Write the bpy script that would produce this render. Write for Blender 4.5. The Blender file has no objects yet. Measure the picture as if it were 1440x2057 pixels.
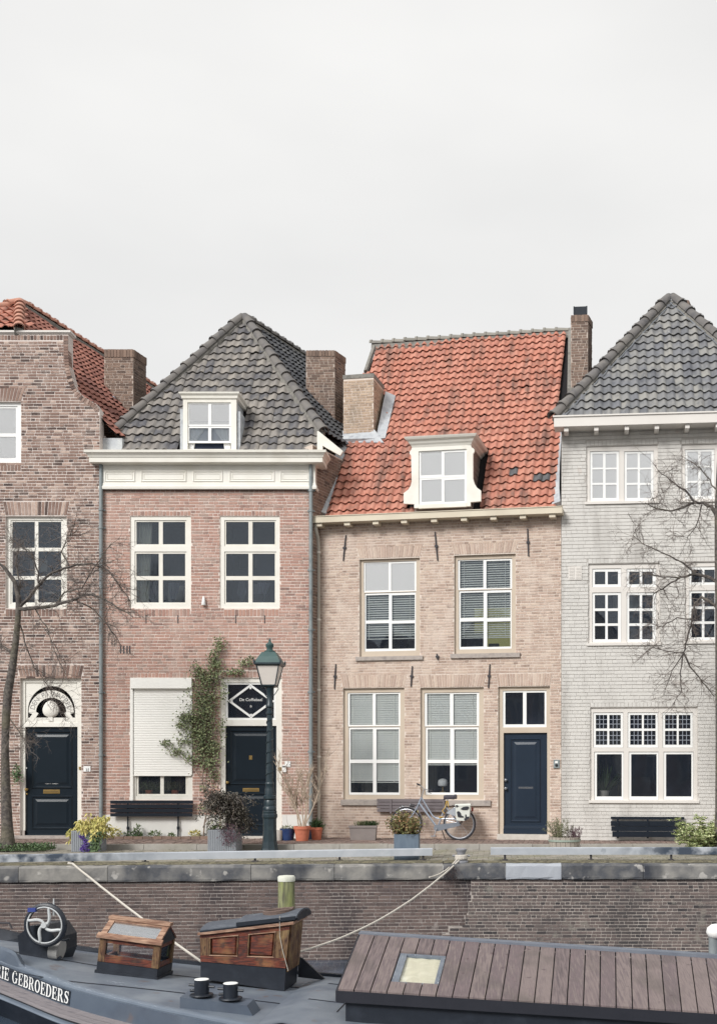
import bpy, math, random
from mathutils import Vector, Matrix
from math import sin, cos, pi, radians
R = random.Random(11)
# ---------------------------------------------------------------- camera, sky, sun, exposure
F, X0, Y0, ZC = 2300.0, 1000.0, 1550.0, 1.457      # focal length and principal point in photo pixels, eye height
sc = bpy.context.scene
cam = bpy.data.cameras.new('camera'); camo = bpy.data.objects.new('camera', cam)
sc.collection.objects.link(camo); sc.camera = camo
camo.location = (0, 0, ZC); camo.rotation_euler = (pi / 2, 0, 0)
cam.sensor_fit = 'VERTICAL'; cam.sensor_height = 36; cam.lens = F / 2057 * 36
cam.shift_x = (720 - X0) / 2057; cam.shift_y = (Y0 - 1028.5) / 2057
cam.clip_start = .1; cam.clip_end = 3000
SUN_EL, SUN_AZ = radians(36), radians(-34)          # sun behind the camera, to the left, veiled by cloud
w = bpy.data.worlds.new('World'); sc.world = w; w.use_nodes = True
nt = w.node_tree; nt.nodes.clear(); N = nt.nodes.new; LK = nt.links.new
sky = N('ShaderNodeTexSky'); sky.sky_type = 'NISHITA'; sky.sun_disc = False
sky.sun_elevation = SUN_EL; sky.sun_rotation = pi + SUN_AZ
mul = N('ShaderNodeVectorMath'); mul.operation = 'SCALE'; mul.inputs['Scale'].default_value = .06
LK(sky.outputs[0], mul.inputs[0])
tc = N('ShaderNodeTexCoord'); mp = N('ShaderNodeMapping'); mp.inputs['Scale'].default_value = (1.2, 1.2, 3.2)
nz = N('ShaderNodeTexNoise'); nz.inputs['Scale'].default_value = 1.7; nz.inputs['Detail'].default_value = 4
rp = N('ShaderNodeValToRGB'); rp.color_ramp.elements[0].position = .3; rp.color_ramp.elements[1].position = .72
rp.color_ramp.elements[0].color = (.378, .376, .371, 1); rp.color_ramp.elements[1].color = (.440, .436, .427, 1)
LK(tc.outputs['Generated'], mp.inputs[0]); LK(mp.outputs[0], nz.inputs[0]); LK(nz.outputs[0], rp.inputs[0])
mx = N('ShaderNodeMix'); mx.data_type = 'RGBA'; mx.inputs[0].default_value = .955
LK(mul.outputs[0], mx.inputs[6]); LK(rp.outputs[0], mx.inputs[7])
bg = N('ShaderNodeBackground'); bg.inputs[1].default_value = 1.0
LK(mx.outputs[2], bg.inputs[0]); wo = N('ShaderNodeOutputWorld'); LK(bg.outputs[0], wo.inputs[0])
sun = bpy.data.lights.new('sun', 'SUN'); sun.energy = 1.5; sun.angle = radians(20); sun.color = (1, .985, .96)
suno = bpy.data.objects.new('sun', sun); sc.collection.objects.link(suno)
sd = Vector((sin(SUN_AZ) * cos(SUN_EL), -cos(SUN_AZ) * cos(SUN_EL), sin(SUN_EL)))   # towards the sun
suno.rotation_euler = sd.to_track_quat('Z', 'Y').to_euler(); suno.location = sd * 60
vs = sc.view_settings; vs.view_transform = 'Standard'; vs.look = 'None'; vs.gamma = 1; vs.exposure = 1.14
vs.use_curve_mapping = False

# ---------------------------------------------------------------- helpers
COL = sc.collection
def C(r, g, b):
    f = lambda c: (c / 255 / 12.92) if c <= 10.3 else ((c / 255 + .055) / 1.055) ** 2.4
    return (f(r), f(g), f(b), 1)
def W(px, py, Y): return Vector(((px - X0) * Y / F, Y, ZC - (py - Y0) * Y / F))
WM = {}
def link(o, parent=None):
    COL.objects.link(o)
    if parent is not None:
        o.parent = parent; WM[o] = WM.get(parent, Matrix.Identity(4))
    return o
def tag(o, label=None, cat=None, group=None, kind=None):
    if label: o['label'] = label
    if cat: o['category'] = cat
    if group: o['group'] = group
    if kind: o['kind'] = kind
    return o
def thing(name, loc, label, cat, group=None, rz=0):
    o = bpy.data.objects.new(name, None); o.empty_display_size = .2
    o.location = loc; o.rotation_euler = (0, 0, rz); COL.objects.link(o)
    WM[o] = Matrix.Translation(loc) @ Matrix.Rotation(rz, 4, 'Z')
    return tag(o, label, cat, group)
def copy_tree(o, parent=None):
    c = o.copy(); COL.objects.link(c); c.parent = parent
    for ch in o.children: copy_tree(ch, c)
    return c

class MB:
    def __init__(s): s.v = []; s.f = []
    def add(s, vs_, fs):
        n = len(s.v); s.v += [tuple(p) for p in vs_]; s.f += [tuple(i + n for i in f) for f in fs]
    def box(s, u0, u1, v0, v1, z0, z1, M=None):
        p = [(u0, v0, z0), (u1, v0, z0), (u1, v1, z0), (u0, v1, z0), (u0, v0, z1), (u1, v0, z1), (u1, v1, z1), (u0, v1, z1)]
        if M is not None: p = [M @ Vector(q) for q in p]
        s.add(p, [(0, 1, 5, 4), (1, 2, 6, 5), (2, 3, 7, 6), (3, 0, 4, 7), (4, 5, 6, 7), (3, 2, 1, 0)])
        return s
    def hexa(s, p):      # 8 corners, bottom ring then top ring
        s.add(p, [(0, 1, 5, 4), (1, 2, 6, 5), (2, 3, 7, 6), (3, 0, 4, 7), (4, 5, 6, 7), (3, 2, 1, 0)]); return s
    def prism(s, poly, v0, v1, shear=0):   # polygon in (u,z) counter-clockwise seen from the front
        n = len(poly)
        a = [(u, v0, z) for u, z in poly] + [(u + shear * (v1 - v0), v1, z) for u, z in poly]
        s.add(a, [tuple(range(n)), tuple(range(2 * n - 1, n - 1, -1))] + [((i + 1) % n, i, i + n, (i + 1) % n + n) for i in range(n)])
        return s
    def quad(s, *p): s.add(p, [tuple(range(len(p)))]); return s
    def tube(s, pts, r, n=6, cap=True):
        pts = [Vector(p) for p in pts]; k = len(pts)
        rr = r if isinstance(r, (list, tuple)) else [r] * k
        ring = []; base = len(s.v); prev = None
        for i, p in enumerate(pts):
            d = (pts[min(i + 1, k - 1)] - pts[max(i - 1, 0)]).normalized()
            if prev is None:
                a = d.orthogonal().normalized()
            else:
                a = prev - d * prev.dot(d); a = a.normalized() if a.length > 1e-5 else d.orthogonal().normalized()
            prev = a; b = d.cross(a)
            for j in range(n):
                t = 2 * pi * j / n; s.v.append(tuple(p + (a * cos(t) + b * sin(t)) * rr[i]))
        for i in range(k - 1):
            for j in range(n):
                s.f.append((base + i * n + j, base + i * n + (j + 1) % n, base + (i + 1) * n + (j + 1) % n, base + (i + 1) * n + j))
        if cap:
            s.f.append(tuple(base + j for j in reversed(range(n)))); s.f.append(tuple(base + (k - 1) * n + j for j in range(n)))
        return s
    def lathe(s, prof, c=(0, 0, 0), n=16, sq=False):     # prof: (radius, z)
        base = len(s.v); off = pi / 4 if sq else 0
        for r, z in prof:
            for j in range(n):
                t = 2 * pi * j / n + off; s.v.append((c[0] + r * cos(t), c[1] + r * sin(t), c[2] + z))
        for i in range(len(prof) - 1):
            for j in range(n):
                s.f.append((base + i * n + j, base + i * n + (j + 1) % n, base + (i + 1) * n + (j + 1) % n, base + (i + 1) * n + j))
        s.f.append(tuple(base + j for j in reversed(range(n)))); s.f.append(tuple(base + (len(prof) - 1) * n + j for j in range(n)))
        return s
    def plate(s, u0, u1, z0, z1, holes, v0, v1):     # rectangular board with rectangular holes
        zs = sorted({z0, z1} | {z for h in holes for z in h[2:] if z0 < z < z1})
        for za, zb in zip(zs, zs[1:]):
            zm = (za + zb) / 2; iv = [(u0, u1)]
            for h in holes:
                if h[2] < zm < h[3]: iv = cut(iv, h[0], h[1])
            for a, b in iv: s.box(a, b, v0, v1, za, zb)
        return s
    def frustum(s, u0, u1, z0, z1, v, out, inset):      # raised field with sloping edges
        p = [(u0, v, z0), (u1, v, z0), (u1, v, z1), (u0, v, z1)]
        q = [(u0 + inset, v - out, z0 + inset), (u1 - inset, v - out, z0 + inset), (u1 - inset, v - out, z1 - inset), (u0 + inset, v - out, z1 - inset)]
        s.add(p + q, [(0, 1, 5, 4), (1, 2, 6, 5), (2, 3, 7, 6), (3, 0, 4, 7), (4, 5, 6, 7)]); return s
    def ringmould(s, u0, u1, z0, z1, wd, v, out):       # picture-frame moulding, triangular section
        for k in range(3):
            pass
        R0 = [(u0, z0), (u1, z0), (u1, z1), (u0, z1)]
        R1 = [(u0 + wd / 2, z0 + wd / 2), (u1 - wd / 2, z0 + wd / 2), (u1 - wd / 2, z1 - wd / 2), (u0 + wd / 2, z1 - wd / 2)]
        R2 = [(u0 + wd, z0 + wd), (u1 - wd, z0 + wd), (u1 - wd, z1 - wd), (u0 + wd, z1 - wd)]
        b = [(u, v, z) for u, z in R0] + [(u, v - out, z) for u, z in R1] + [(u, v, z) for u, z in R2]
        s.add(b, [(i, (i + 1) % 4, 4 + (i + 1) % 4, 4 + i) for i in range(4)] + [(4 + i, 4 + (i + 1) % 4, 8 + (i + 1) % 4, 8 + i) for i in range(4)])
        return s
    def cornice(s, prof, u0, u1, v, back):               # prof: (out, z) from bottom to top; mitred returns
        n = len(prof); b = []
        for o, z in prof: b += [(u0 - o, v + back, z), (u0 - o, v - o, z), (u1 + o, v - o, z), (u1 + o, v + back, z)]
        f = []
        for i in range(n - 1):
            for j in range(3): f.append((i * 4 + j, i * 4 + j + 1, i * 4 + j + 5, i * 4 + j + 4))
            f.append((i * 4 + 3, i * 4, i * 4 + 4, i * 4 + 7))
        f += [(0, 3, 2, 1), tuple((n - 1) * 4 + j for j in range(4))]
        s.add(b, f); return s
    def grid(s, rows, thick=None):      # rows: list of rows of points
        m = len(rows[0]); base = len(s.v)
        for r in rows: s.v += [tuple(p) for p in r]
        for i in range(len(rows) - 1):
            for j in range(m - 1): s.f.append((base + i * m + j, base + i * m + j + 1, base + (i + 1) * m + j + 1, base + (i + 1) * m + j))
        return s
    def mesh(s, name, mat, smooth=False, M=None):
        me = bpy.data.meshes.new(name)
        vv = s.v if M is None else [tuple(M @ Vector(p)) for p in s.v]
        me.from_pydata(vv, [], s.f)
        if mat is not None: me.materials.append(mat)
        if smooth:
            me.polygons.foreach_set('use_smooth', [True] * len(me.polygons))
            me.set_sharp_from_angle(angle=radians(40))
        me.update(); return me
    def build(s, name, mat, parent=None, smooth=False, world=False, kind=None, label=None):
        M = None
        if world and parent is not None: M = WM[parent].inverted()
        o = bpy.data.objects.new(name, s.mesh(name, mat, smooth, M)); link(o, parent)
        if kind: o['kind'] = kind
        if label: o['label'] = label
        return o
def cut(iv, a, b):
    o = []
    for x, y in iv:
        if b <= x or a >= y: o.append((x, y)); continue
        if a > x: o.append((x, a))
        if b < y: o.append((b, y))
    return o
def obj(name, mesh, parent, loc=None, scale=None, M=None):
    o = bpy.data.objects.new(name, mesh); link(o, parent)
    if M is not None: o.matrix_basis = M
    if loc is not None: o.location = loc
    if scale is not None: o.scale = scale
    return o

class Frame:       # a vertical plane through two ground points; local u along it, v away from the canal, z up
    def __init__(s, pl, Yl, pr, Yr):
        s.A = Vector(((pl - X0) * Yl / F, Yl)); B = Vector(((pr - X0) * Yr / F, Yr))
        s.t = (B - s.A).normalized(); s.b = Vector((-s.t.y, s.t.x)); s.a = math.atan2(s.t.y, s.t.x)
        s.M = Matrix.Translation((s.A.x, s.A.y, 0)) @ Matrix.Rotation(s.a, 4, 'Z'); s.Mi = s.M.inverted()
        s.cam = s.Mi @ Vector((0, 0, ZC))
    def U(s, px, v=0):
        k = (px - X0) / F; q = s.A + s.b * v
        return (k * q.y - q.x) / (s.t.x - k * s.t.y)
    def Yat(s, px, v=0): return s.A.y + s.b.y * v + s.t.y * s.U(px, v)
    def Z(s, px, py, v=0): return ZC - (py - Y0) / F * s.Yat(px, v)
    def P(s, px, py, v=0): return Vector((s.U(px, v), v, s.Z(px, py, v)))
    def rect(s, x0, y0, x1, y1, v=0):
        xm = (x0 + x1) / 2
        return (s.U(x0, v), s.U(x1, v), s.Z(xm, y1, v), s.Z(xm, y0, v))
    def ray(s, px, py): return (s.M.to_3x3().inverted() @ Vector(((px - X0) / F, 1, -(py - Y0) / F)))
    def onplane(s, px, py, p0, n):
        d = s.ray(px, py); return s.cam + d * ((Vector(p0) - s.cam).dot(n) / d.dot(n))
    def w2l(s, p): return s.Mi @ Vector(p)
    def thing(s, name, label, cat, group=None):
        return thing(name, (s.A.x, s.A.y, 0), label, cat, group, s.a)

# ---------------------------------------------------------------- materials
MAT = {}
def mat(name, cols, rough=.7, scale=6, bump=0, bscale=60, metal=0, spec=.35, island=0, stretch=(1, 1, 1), stain=None, stain_scale=1.2, stain_amt=.5,
        stain_stretch=(1, 1, 1), detail=5, contrast=1.0, coat=0, interp='LINEAR', speck=None):
    m = bpy.data.materials.new(name); m.use_nodes = True; t = m.node_tree; t.nodes.clear(); n = t.nodes.new; l = t.links.new
    out = n('ShaderNodeOutputMaterial'); p = n('ShaderNodeBsdfPrincipled'); l(p.outputs[0], out.inputs[0])
    p.inputs['Roughness'].default_value = rough; p.inputs['Metallic'].default_value = metal; p.inputs['Specular IOR Level'].default_value = spec
    p.inputs['Coat Weight'].default_value = coat
    g = n('ShaderNodeNewGeometry'); oi = n('ShaderNodeObjectInfo')
    def noise(sca, st, det=5, rnd=False):
        mpn = n('ShaderNodeMapping'); mpn.inputs['Scale'].default_value = st; l(g.outputs['Position'], mpn.inputs[0])
        z = n('ShaderNodeTexNoise'); z.inputs['Scale'].default_value = sca; z.inputs['Detail'].default_value = det
        if rnd:
            z.noise_dimensions = '4D'; l(rnd, z.inputs['W'])
        l(mpn.outputs[0], z.inputs['Vector']); return z.outputs[0]
    rnd = None
    if island:
        a = n('ShaderNodeMath'); a.operation = 'MULTIPLY_ADD'; a.inputs[1].default_value = 7.31
        l(oi.outputs['Random'], a.inputs[0]); l(g.outputs['Random Per Island'], a.inputs[2])
        fr = n('ShaderNodeMath'); fr.operation = 'FRACT'; l(a.outputs[0], fr.inputs[0]); rnd = fr.outputs[0]
    nzv = noise(scale, stretch, detail, None)
    mr = n('ShaderNodeMapRange'); mr.inputs[1].default_value = .5 - .28 / contrast; mr.inputs[2].default_value = .5 + .28 / contrast; l(nzv, mr.inputs[0]); val = mr.outputs[0]
    if island:
        mxv = n('ShaderNodeMix'); mxv.inputs[0].default_value = island; l(val, mxv.inputs[2]); l(rnd, mxv.inputs[3]); val = mxv.outputs[0]
    rp = n('ShaderNodeValToRGB'); rp.color_ramp.interpolation = interp
    cols = cols if isinstance(cols, list) else [cols, tuple(c * .86 for c in cols[:3]) + (1,)]
    e = rp.color_ramp.elements
    while len(e) < len(cols): e.new(.5)
    for i, c in enumerate(cols): e[i].position = i / max(1, len(cols) - (0 if interp == 'CONSTANT' else 1)); e[i].color = c
    l(val, rp.inputs[0]); colr = rp.outputs[0]
    if stain is not None:
        sv = noise(stain_scale, stain_stretch, 6)
        m2 = n('ShaderNodeMapRange'); m2.inputs[1].default_value = .5; m2.inputs[2].default_value = .68; m2.inputs[4].default_value = stain_amt; l(sv, m2.inputs[0])
        mm = n('ShaderNodeMix'); mm.data_type = 'RGBA'; l(m2.outputs[0], mm.inputs[0]); l(colr, mm.inputs[6]); mm.inputs[7].default_value = stain; colr = mm.outputs[2]
    if speck is not None:      # small scattered marks: (colour, scale, threshold, amount)
        sv = noise(speck[1], (1, 1, 1), 3)
        m2 = n('ShaderNodeMapRange'); m2.inputs[1].default_value = speck[2]; m2.inputs[2].default_value = speck[2] + .06; m2.inputs[4].default_value = speck[3]; l(sv, m2.inputs[0])
        mm = n('ShaderNodeMix'); mm.data_type = 'RGBA'; l(m2.outputs[0], mm.inputs[0]); l(colr, mm.inputs[6]); mm.inputs[7].default_value = speck[0]; colr = mm.outputs[2]
    l(colr, p.inputs['Base Color'])
    if bump:
        b = n('ShaderNodeBump'); b.inputs['Strength'].default_value = bump; b.inputs['Distance'].default_value = .01
        l(noise(bscale, stretch, 4), b.inputs['Height']); l(b.outputs[0], p.inputs['Normal'])
    MAT[name] = m; return m
def glassmat(name, tint=(.97, .978, .985, 1), refl=.042, rough=.01, body=None, bodyamt=0, gcol=(.84, .92, 1, 1), fres=True):
    m = bpy.data.materials.new(name); m.use_nodes = True; t = m.node_tree; t.nodes.clear(); n = t.nodes.new; l = t.links.new
    out = n('ShaderNodeOutputMaterial'); tr = n('ShaderNodeBsdfTransparent'); tr.inputs[0].default_value = tint
    gl = n('ShaderNodeBsdfGlossy'); gl.inputs['Roughness'].default_value = rough; gl.inputs[0].default_value = gcol
    g = n('ShaderNodeNewGeometry'); z = n('ShaderNodeTexNoise'); z.inputs['Scale'].default_value = 1.6; z.inputs['Detail'].default_value = 1
    l(g.outputs['Position'], z.inputs['Vector']); b = n('ShaderNodeBump'); b.inputs['Strength'].default_value = .09; b.inputs['Distance'].default_value = .02
    l(z.outputs[0], b.inputs['Height']); l(b.outputs[0], gl.inputs['Normal'])
    fr = n('ShaderNodeFresnel'); fr.inputs[0].default_value = 1.5
    ad = n('ShaderNodeMath'); ad.operation = 'ADD'; ad.inputs[1].default_value = refl - .04 if fres else refl; (l(fr.outputs[0], ad.inputs[0]) if fres else setattr(ad.inputs[0], 'default_value', 0))
    base = tr.outputs[0]
    if body:
        df = n('ShaderNodeBsdfDiffuse'); df.inputs[0].default_value = body; m0 = n('ShaderNodeMixShader'); m0.inputs[0].default_value = bodyamt
        l(tr.outputs[0], m0.inputs[1]); l(df.outputs[0], m0.inputs[2]); base = m0.outputs[0]
    mxs = n('ShaderNodeMixShader'); l(ad.outputs[0], mxs.inputs[0]); l(base, mxs.inputs[1]); l(gl.outputs[0], mxs.inputs[2]); l(mxs.outputs[0], out.inputs[0])
    MAT[name] = m; return m

# bricks
B1 = mat('brick_brown', [C(62, 54, 54), C(92, 77, 72), C(127, 104, 95), C(142, 117, 106), C(129, 105, 96), C(152, 127, 115), C(138, 113, 103), C(178, 154, 141), C(202, 184, 171)], .9, 14, .5, 90, island=.86, stain=C(200, 184, 174), stain_scale=3.4, stain_amt=.3)
MO1 = mat('mortar_pale', [C(226, 216, 209), C(210, 198, 191)], .95, 4, .3, 80, stain=C(168, 150, 144), stain_amt=.35)
B2 = mat('brick_salmon', [C(118, 98, 93), C(156, 127, 117), C(174, 138, 125), C(182, 145, 131), C(166, 130, 119), C(186, 152, 139), C(158, 136, 126), C(196, 166, 153)], .9, 12, .4, 90, island=.84, stain=C(196, 172, 160), stain_scale=1.3, stain_amt=.45, stain_stretch=(1.6, 1.6, .6))
MO2 = mat('mortar_pink', [C(232, 219, 210), C(218, 204, 195)], .95, 4, .3, 80)
B3 = mat('brick_pale', [C(128, 109, 100), C(167, 146, 133), C(190, 168, 153), C(177, 154, 141), C(203, 184, 168), C(194, 171, 156), C(180, 158, 145), C(214, 198, 182)], .92, 16, .6, 70, island=.8, stain=C(213, 197, 184), stain_scale=2.4, stain_amt=.6, stain_stretch=(1.4, 1.4, .7), speck=(C(172, 132, 121), 5, .66, .3))
MO3 = mat('mortar_sand', [C(222, 209, 198), C(209, 196, 185)], .95, 6, .4, 80)
B4 = mat('brick_painted_grey', [C(196, 193, 189), C(205, 202, 197), C(210, 207, 202), C(201, 198, 194)], .8, 5, .5, 60, island=.5, stain=C(172, 168, 163), stain_scale=1.2, stain_amt=.65, stain_stretch=(2.2, 2.2, .35), speck=(C(200, 182, 170), 2.6, .69, .3))
MO4 = mat('mortar_painted_grey', [C(178, 173, 168), C(192, 187, 181)], .9, 6, .3, 70)
BQ1 = mat('brick_quay_red', [C(66, 60, 61), C(88, 78, 76), C(104, 90, 86), C(113, 98, 93), C(97, 85, 82), C(80, 72, 73)], .85, 8, .4, 80, island=.65, stain=C(50, 48, 53), stain_scale=.7, stain_amt=.9, stain_stretch=(1.6, 1.6, .45), speck=(C(180, 172, 166), 3.1, .70, .5))
BQ2 = mat('brick_quay_old', [C(54, 52, 55), C(80, 74, 74), C(104, 93, 90), C(116, 103, 99), C(90, 83, 82), C(128, 112, 106)], .9, 10, .5, 80, island=.85, stain=C(64, 62, 63), stain_scale=.8, stain_amt=.7, stain_stretch=(1.5, 1.5, .6), speck=(C(150, 146, 136), 2.4, .66, .5))
MOQ1 = mat('mortar_quay_thin', [C(190, 182, 176), C(160, 151, 147)], .95, 3, .3, 60, stain=C(98, 92, 98), stain_scale=.8, stain_amt=.7, stain_stretch=(1.6, 1.6, .45))
MOQ2 = mat('mortar_quay_pale', [C(188, 180, 172), C(164, 155, 149)], .95, 3, .3, 60, stain=C(104, 98, 98), stain_amt=.6)
BCH = mat('brick_chimney_dark', [C(78, 67, 63), C(112, 95, 86), C(132, 111, 99), C(143, 122, 109), C(120, 102, 92), C(164, 144, 130)], .92, 9, .5, 80, island=.8, stain=C(100, 92, 90), stain_scale=1.6, stain_amt=.4)
MOC = mat('mortar_chimney', [C(204, 191, 180), C(174, 160, 150)], .95, 4, .3)
BCB = mat('brick_chimney_beige', [C(146, 126, 110), C(176, 154, 134), C(192, 170, 148), C(166, 144, 126), C(204, 184, 162)], .92, 9, .5, 80, island=.8, stain=C(140, 132, 120), stain_scale=1.8, stain_amt=.55, stain_stretch=(1.5, 1.5, .6))
# tiles
T_OR = mat('tile_orange', [C(126, 98, 88), C(160, 113, 98), C(180, 121, 103), C(187, 128, 110), C(193, 138, 120), C(177, 119, 103), C(163, 115, 102), C(144, 109, 98)], .85, 5, .4, 50, island=.55, stain=C(100, 86, 80), stain_scale=1.8, stain_amt=.65, stain_stretch=(3.0, 1, .35), speck=(C(126, 114, 103), 9, .68, .4))
T_OD = mat('tile_gap_grey', [C(86, 88, 92), C(104, 104, 104)], .8, 6, .3)  # grey tiles standing in for gaps where tiles slipped
T_GR = mat('tile_weathered_grey', [C(76, 76, 81), C(108, 105, 104), C(134, 129, 124), C(147, 141, 134), C(118, 115, 113), C(90, 90, 95), C(158, 151, 142)], .8, 4, .5, 50, island=.75, stain=C(78, 78, 82), stain_scale=2.0, stain_amt=.6, stain_stretch=(2.5, 1, .5), speck=(C(190, 188, 178), 11, .70, .7))
T_SL = mat('tile_slate_grey', [C(90, 92, 98), C(112, 113, 116), C(130, 130, 130), C(146, 144, 139), C(118, 119, 123), C(102, 104, 110)], .7, 4, .4, 50, island=.75, stain=C(78, 80, 88), stain_scale=2.4, stain_amt=.6, stain_stretch=(2.5, 1, .5), speck=(C(178, 176, 168), 12, .71, .6))
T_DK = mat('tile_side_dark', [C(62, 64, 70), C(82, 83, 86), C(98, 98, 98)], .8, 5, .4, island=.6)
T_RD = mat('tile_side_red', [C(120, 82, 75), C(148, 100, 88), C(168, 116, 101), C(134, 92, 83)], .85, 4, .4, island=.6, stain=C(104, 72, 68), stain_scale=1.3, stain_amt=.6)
HIPG = mat('hip_tile_grey', [C(92, 90, 92), C(118, 114, 110), C(104, 102, 103)], .75, 3, .3, island=.5, stain=C(78, 78, 82), stain_scale=4, stain_amt=.6)
HIPO = mat('hip_tile_orange', [C(178, 126, 108), C(192, 142, 122)], .8, 3, .3, island=.5, stain=C(130, 106, 92), stain_scale=4, stain_amt=.5)
MOSSR = mat('ridge_mortar_moss', [C(108, 106, 102), C(138, 135, 129), C(98, 97, 93)], .95, 8, .6)
DECK = mat('roof_underlay', C(34, 32, 34), .9)
LEAD = mat('lead_sheet', [C(150, 154, 160), C(182, 186, 190), C(126, 130, 138)], .55, 5, .3, 20, stain=C(208, 210, 208), stain_scale=3, stain_amt=.5)
# joinery
CREAM = mat('paint_cream', [C(231, 228, 219), C(223, 219, 210)], .5, 3, stain=C(208, 202, 188), stain_scale=1.5, stain_amt=.35)
IVORY = mat('paint_ivory', [C(233, 230, 223), C(226, 223, 214)], .5, 3, stain=C(212, 206, 192), stain_scale=1.4, stain_amt=.3)
WHITE = mat('paint_white', [C(238, 238, 236), C(230, 230, 228)], .45, 3)
WARMW = mat('paint_warm_white', [C(232, 226, 218), C(224, 218, 210)], .5, 3)
TAN = mat('paint_tan', [C(198, 184, 167), C(189, 175, 158)], .5, 3, stain=C(182, 164, 146), stain_amt=.4)
GUTT = mat('paint_gutter_beige', [C(214, 204, 184), C(200, 189, 170)], .55, 2, stain=C(180, 168, 148), stain_amt=.4)
GREYW = mat('paint_pale_grey', [C(222, 217, 211), C(214, 209, 203)], .5, 2)
NAVY = mat('paint_door_navy', [C(26, 36, 45), C(22, 31, 39)], .3, 2, spec=.3, bump=.04, bscale=25)
NAVY3 = mat('paint_door_slate_blue', [C(40, 51, 65), C(35, 45, 58)], .3, 2, spec=.3, bump=.04, bscale=25)
DKGR = mat('paint_lamp_green', [C(42, 58, 64), C(34, 48, 56), C(52, 68, 72)], .38, 8, .1, spec=.5)
LGRN = mat('paint_lantern_green', [C(64, 90, 88), C(54, 78, 78)], .4, 5, spec=.5)
BENCHB = mat('paint_bench_black', [C(26, 34, 45), C(20, 28, 38)], .4, 6, .1, spec=.35)
BENCHG = mat('paint_bench_grey', [C(120, 112, 114), C(108, 101, 104)], .7, 6, .2, stretch=(.3, 1, 6))
STONE = mat('sill_stone', [C(150, 142, 138), C(172, 163, 156), C(136, 128, 126)], .85, 8, .3)
STONEL = mat('threshold_stone', [C(206, 200, 192), C(184, 178, 170)], .85, 8, .3)
PLINTH = mat('plinth_white', [C(226, 224, 219), C(214, 212, 208)], .8, 2, .1, stain=C(186, 184, 176), stain_scale=1.4, stain_amt=.4)
ZINC = mat('zinc_pipe', [C(122, 130, 133), C(140, 147, 148), C(108, 117, 121)], .5, 5, metal=.1, stain=C(104, 114, 122), stain_stretch=(1, 1, .3), stain_amt=.5)
PIPEB = mat('pipe_beige', [C(178, 172, 160), C(192, 186, 174)], .5, 4, stain=C(150, 145, 136), stain_stretch=(1, 1, .3), stain_amt=.5)
IRON = mat('wrought_iron', [C(58, 58, 64), C(76, 72, 74)], .7, 20, .3)
BRASS = mat('brass', [C(190, 160, 104), C(160, 134, 86)], .35, 6, metal=.85)
STEEL = mat('chrome_steel', [C(190, 194, 200), C(168, 172, 180)], .25, 6, metal=.9)
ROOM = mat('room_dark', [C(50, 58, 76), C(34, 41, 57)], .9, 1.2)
CURT = mat('curtain_grey_green', [C(206, 208, 198), C(186, 190, 182)], .9, 3, stretch=(6, 6, .4))
NET = mat('curtain_white', [C(236, 236, 234), C(222, 222, 222)], .9, 2)
BLIND = mat('blind_slat', [C(228, 230, 222), C(216, 219, 210)], .6, 3)
BLINDG = mat('blind_slat_green', [C(244, 243, 232), C(248, 247, 238)], .6, 1.5)
SHUT = mat('shutter_slat', [C(243, 241, 236), C(238, 236, 230)], .5, 2)
GLASS = glassmat('window_glass', body=(.5, .6, .78, 1), bodyamt=.02); GLASSD = glassmat('window_glass_dim', (.5, .55, .6, 1), .05); GLASSR = glassmat('window_glass_sky', (.97, .975, .98, 1), .45, gcol=(1, 1, 1, 1))
BLK = mat('print_dark', C(40, 42, 48), .6); WHT = mat('print_white', C(240, 240, 238), .6); GRY = mat('print_grey', C(150, 148, 146), .7)
# ---------------------------------------------------------------- masonry
def ivals(z, uL, uR, excl):
    iv = [(uL(z), uR(z))]
    for e in excl:      # (u0b,u1b,u0t,u1t,za,zb)
        if e[4] < z < e[5]:
            t = (z - e[4]) / (e[5] - e[4]); iv = cut(iv, e[0] + (e[2] - e[0]) * t, e[1] + (e[3] - e[1]) * t)
    return [i for i in iv if i[1] - i[0] > .012]
def lay(uL, uR, z0, z1, excl, course, blen, joint, old=.3, jv=None):
    jv = joint if jv is None else jv
    out = []; n = int(round((z1 - z0) / course)); lo = min(uL(z0), uL(z1)) - .5; hi = max(uR(z0), uR(z1)) + .5
    for i in range(n):
        za = z0 + i * course; zb = za + course; e = lo + R.random() * .2; ed = [e]; k = 0
        while e < hi:
            hd = (i % 2 == 1) if R.random() > old else R.random() < .45
            e += blen * (.5 if hd else 1) * R.uniform(.94, 1.06); ed.append(e)
        for a, b in ivals((za + zb) / 2, uL, uR, excl):
            for p, q in zip(ed, ed[1:]):
                p, q = max(p, a), min(q, b)
                if q - p > .035: out.append((p + jv / 2, q - jv / 2, za + joint / 2, zb - joint / 2))
    return out
UNIT = []
def unit_brick(m, k):
    j = random.Random(k); J = lambda s: j.uniform(-s, s)
    p = [(-.5 + J(.015), -.5, -.5 + J(.05)), (.5 + J(.015), -.5, -.5 + J(.05)), (.5, .5, -.5), (-.5, .5, -.5), (-.5 + J(.015), -.5, .5 + J(.05)), (.5 + J(.015), -.5, .5 + J(.05)), (.5, .5, .5), (-.5, .5, .5)]
    return MB().hexa(p).mesh('brick', m)
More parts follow.
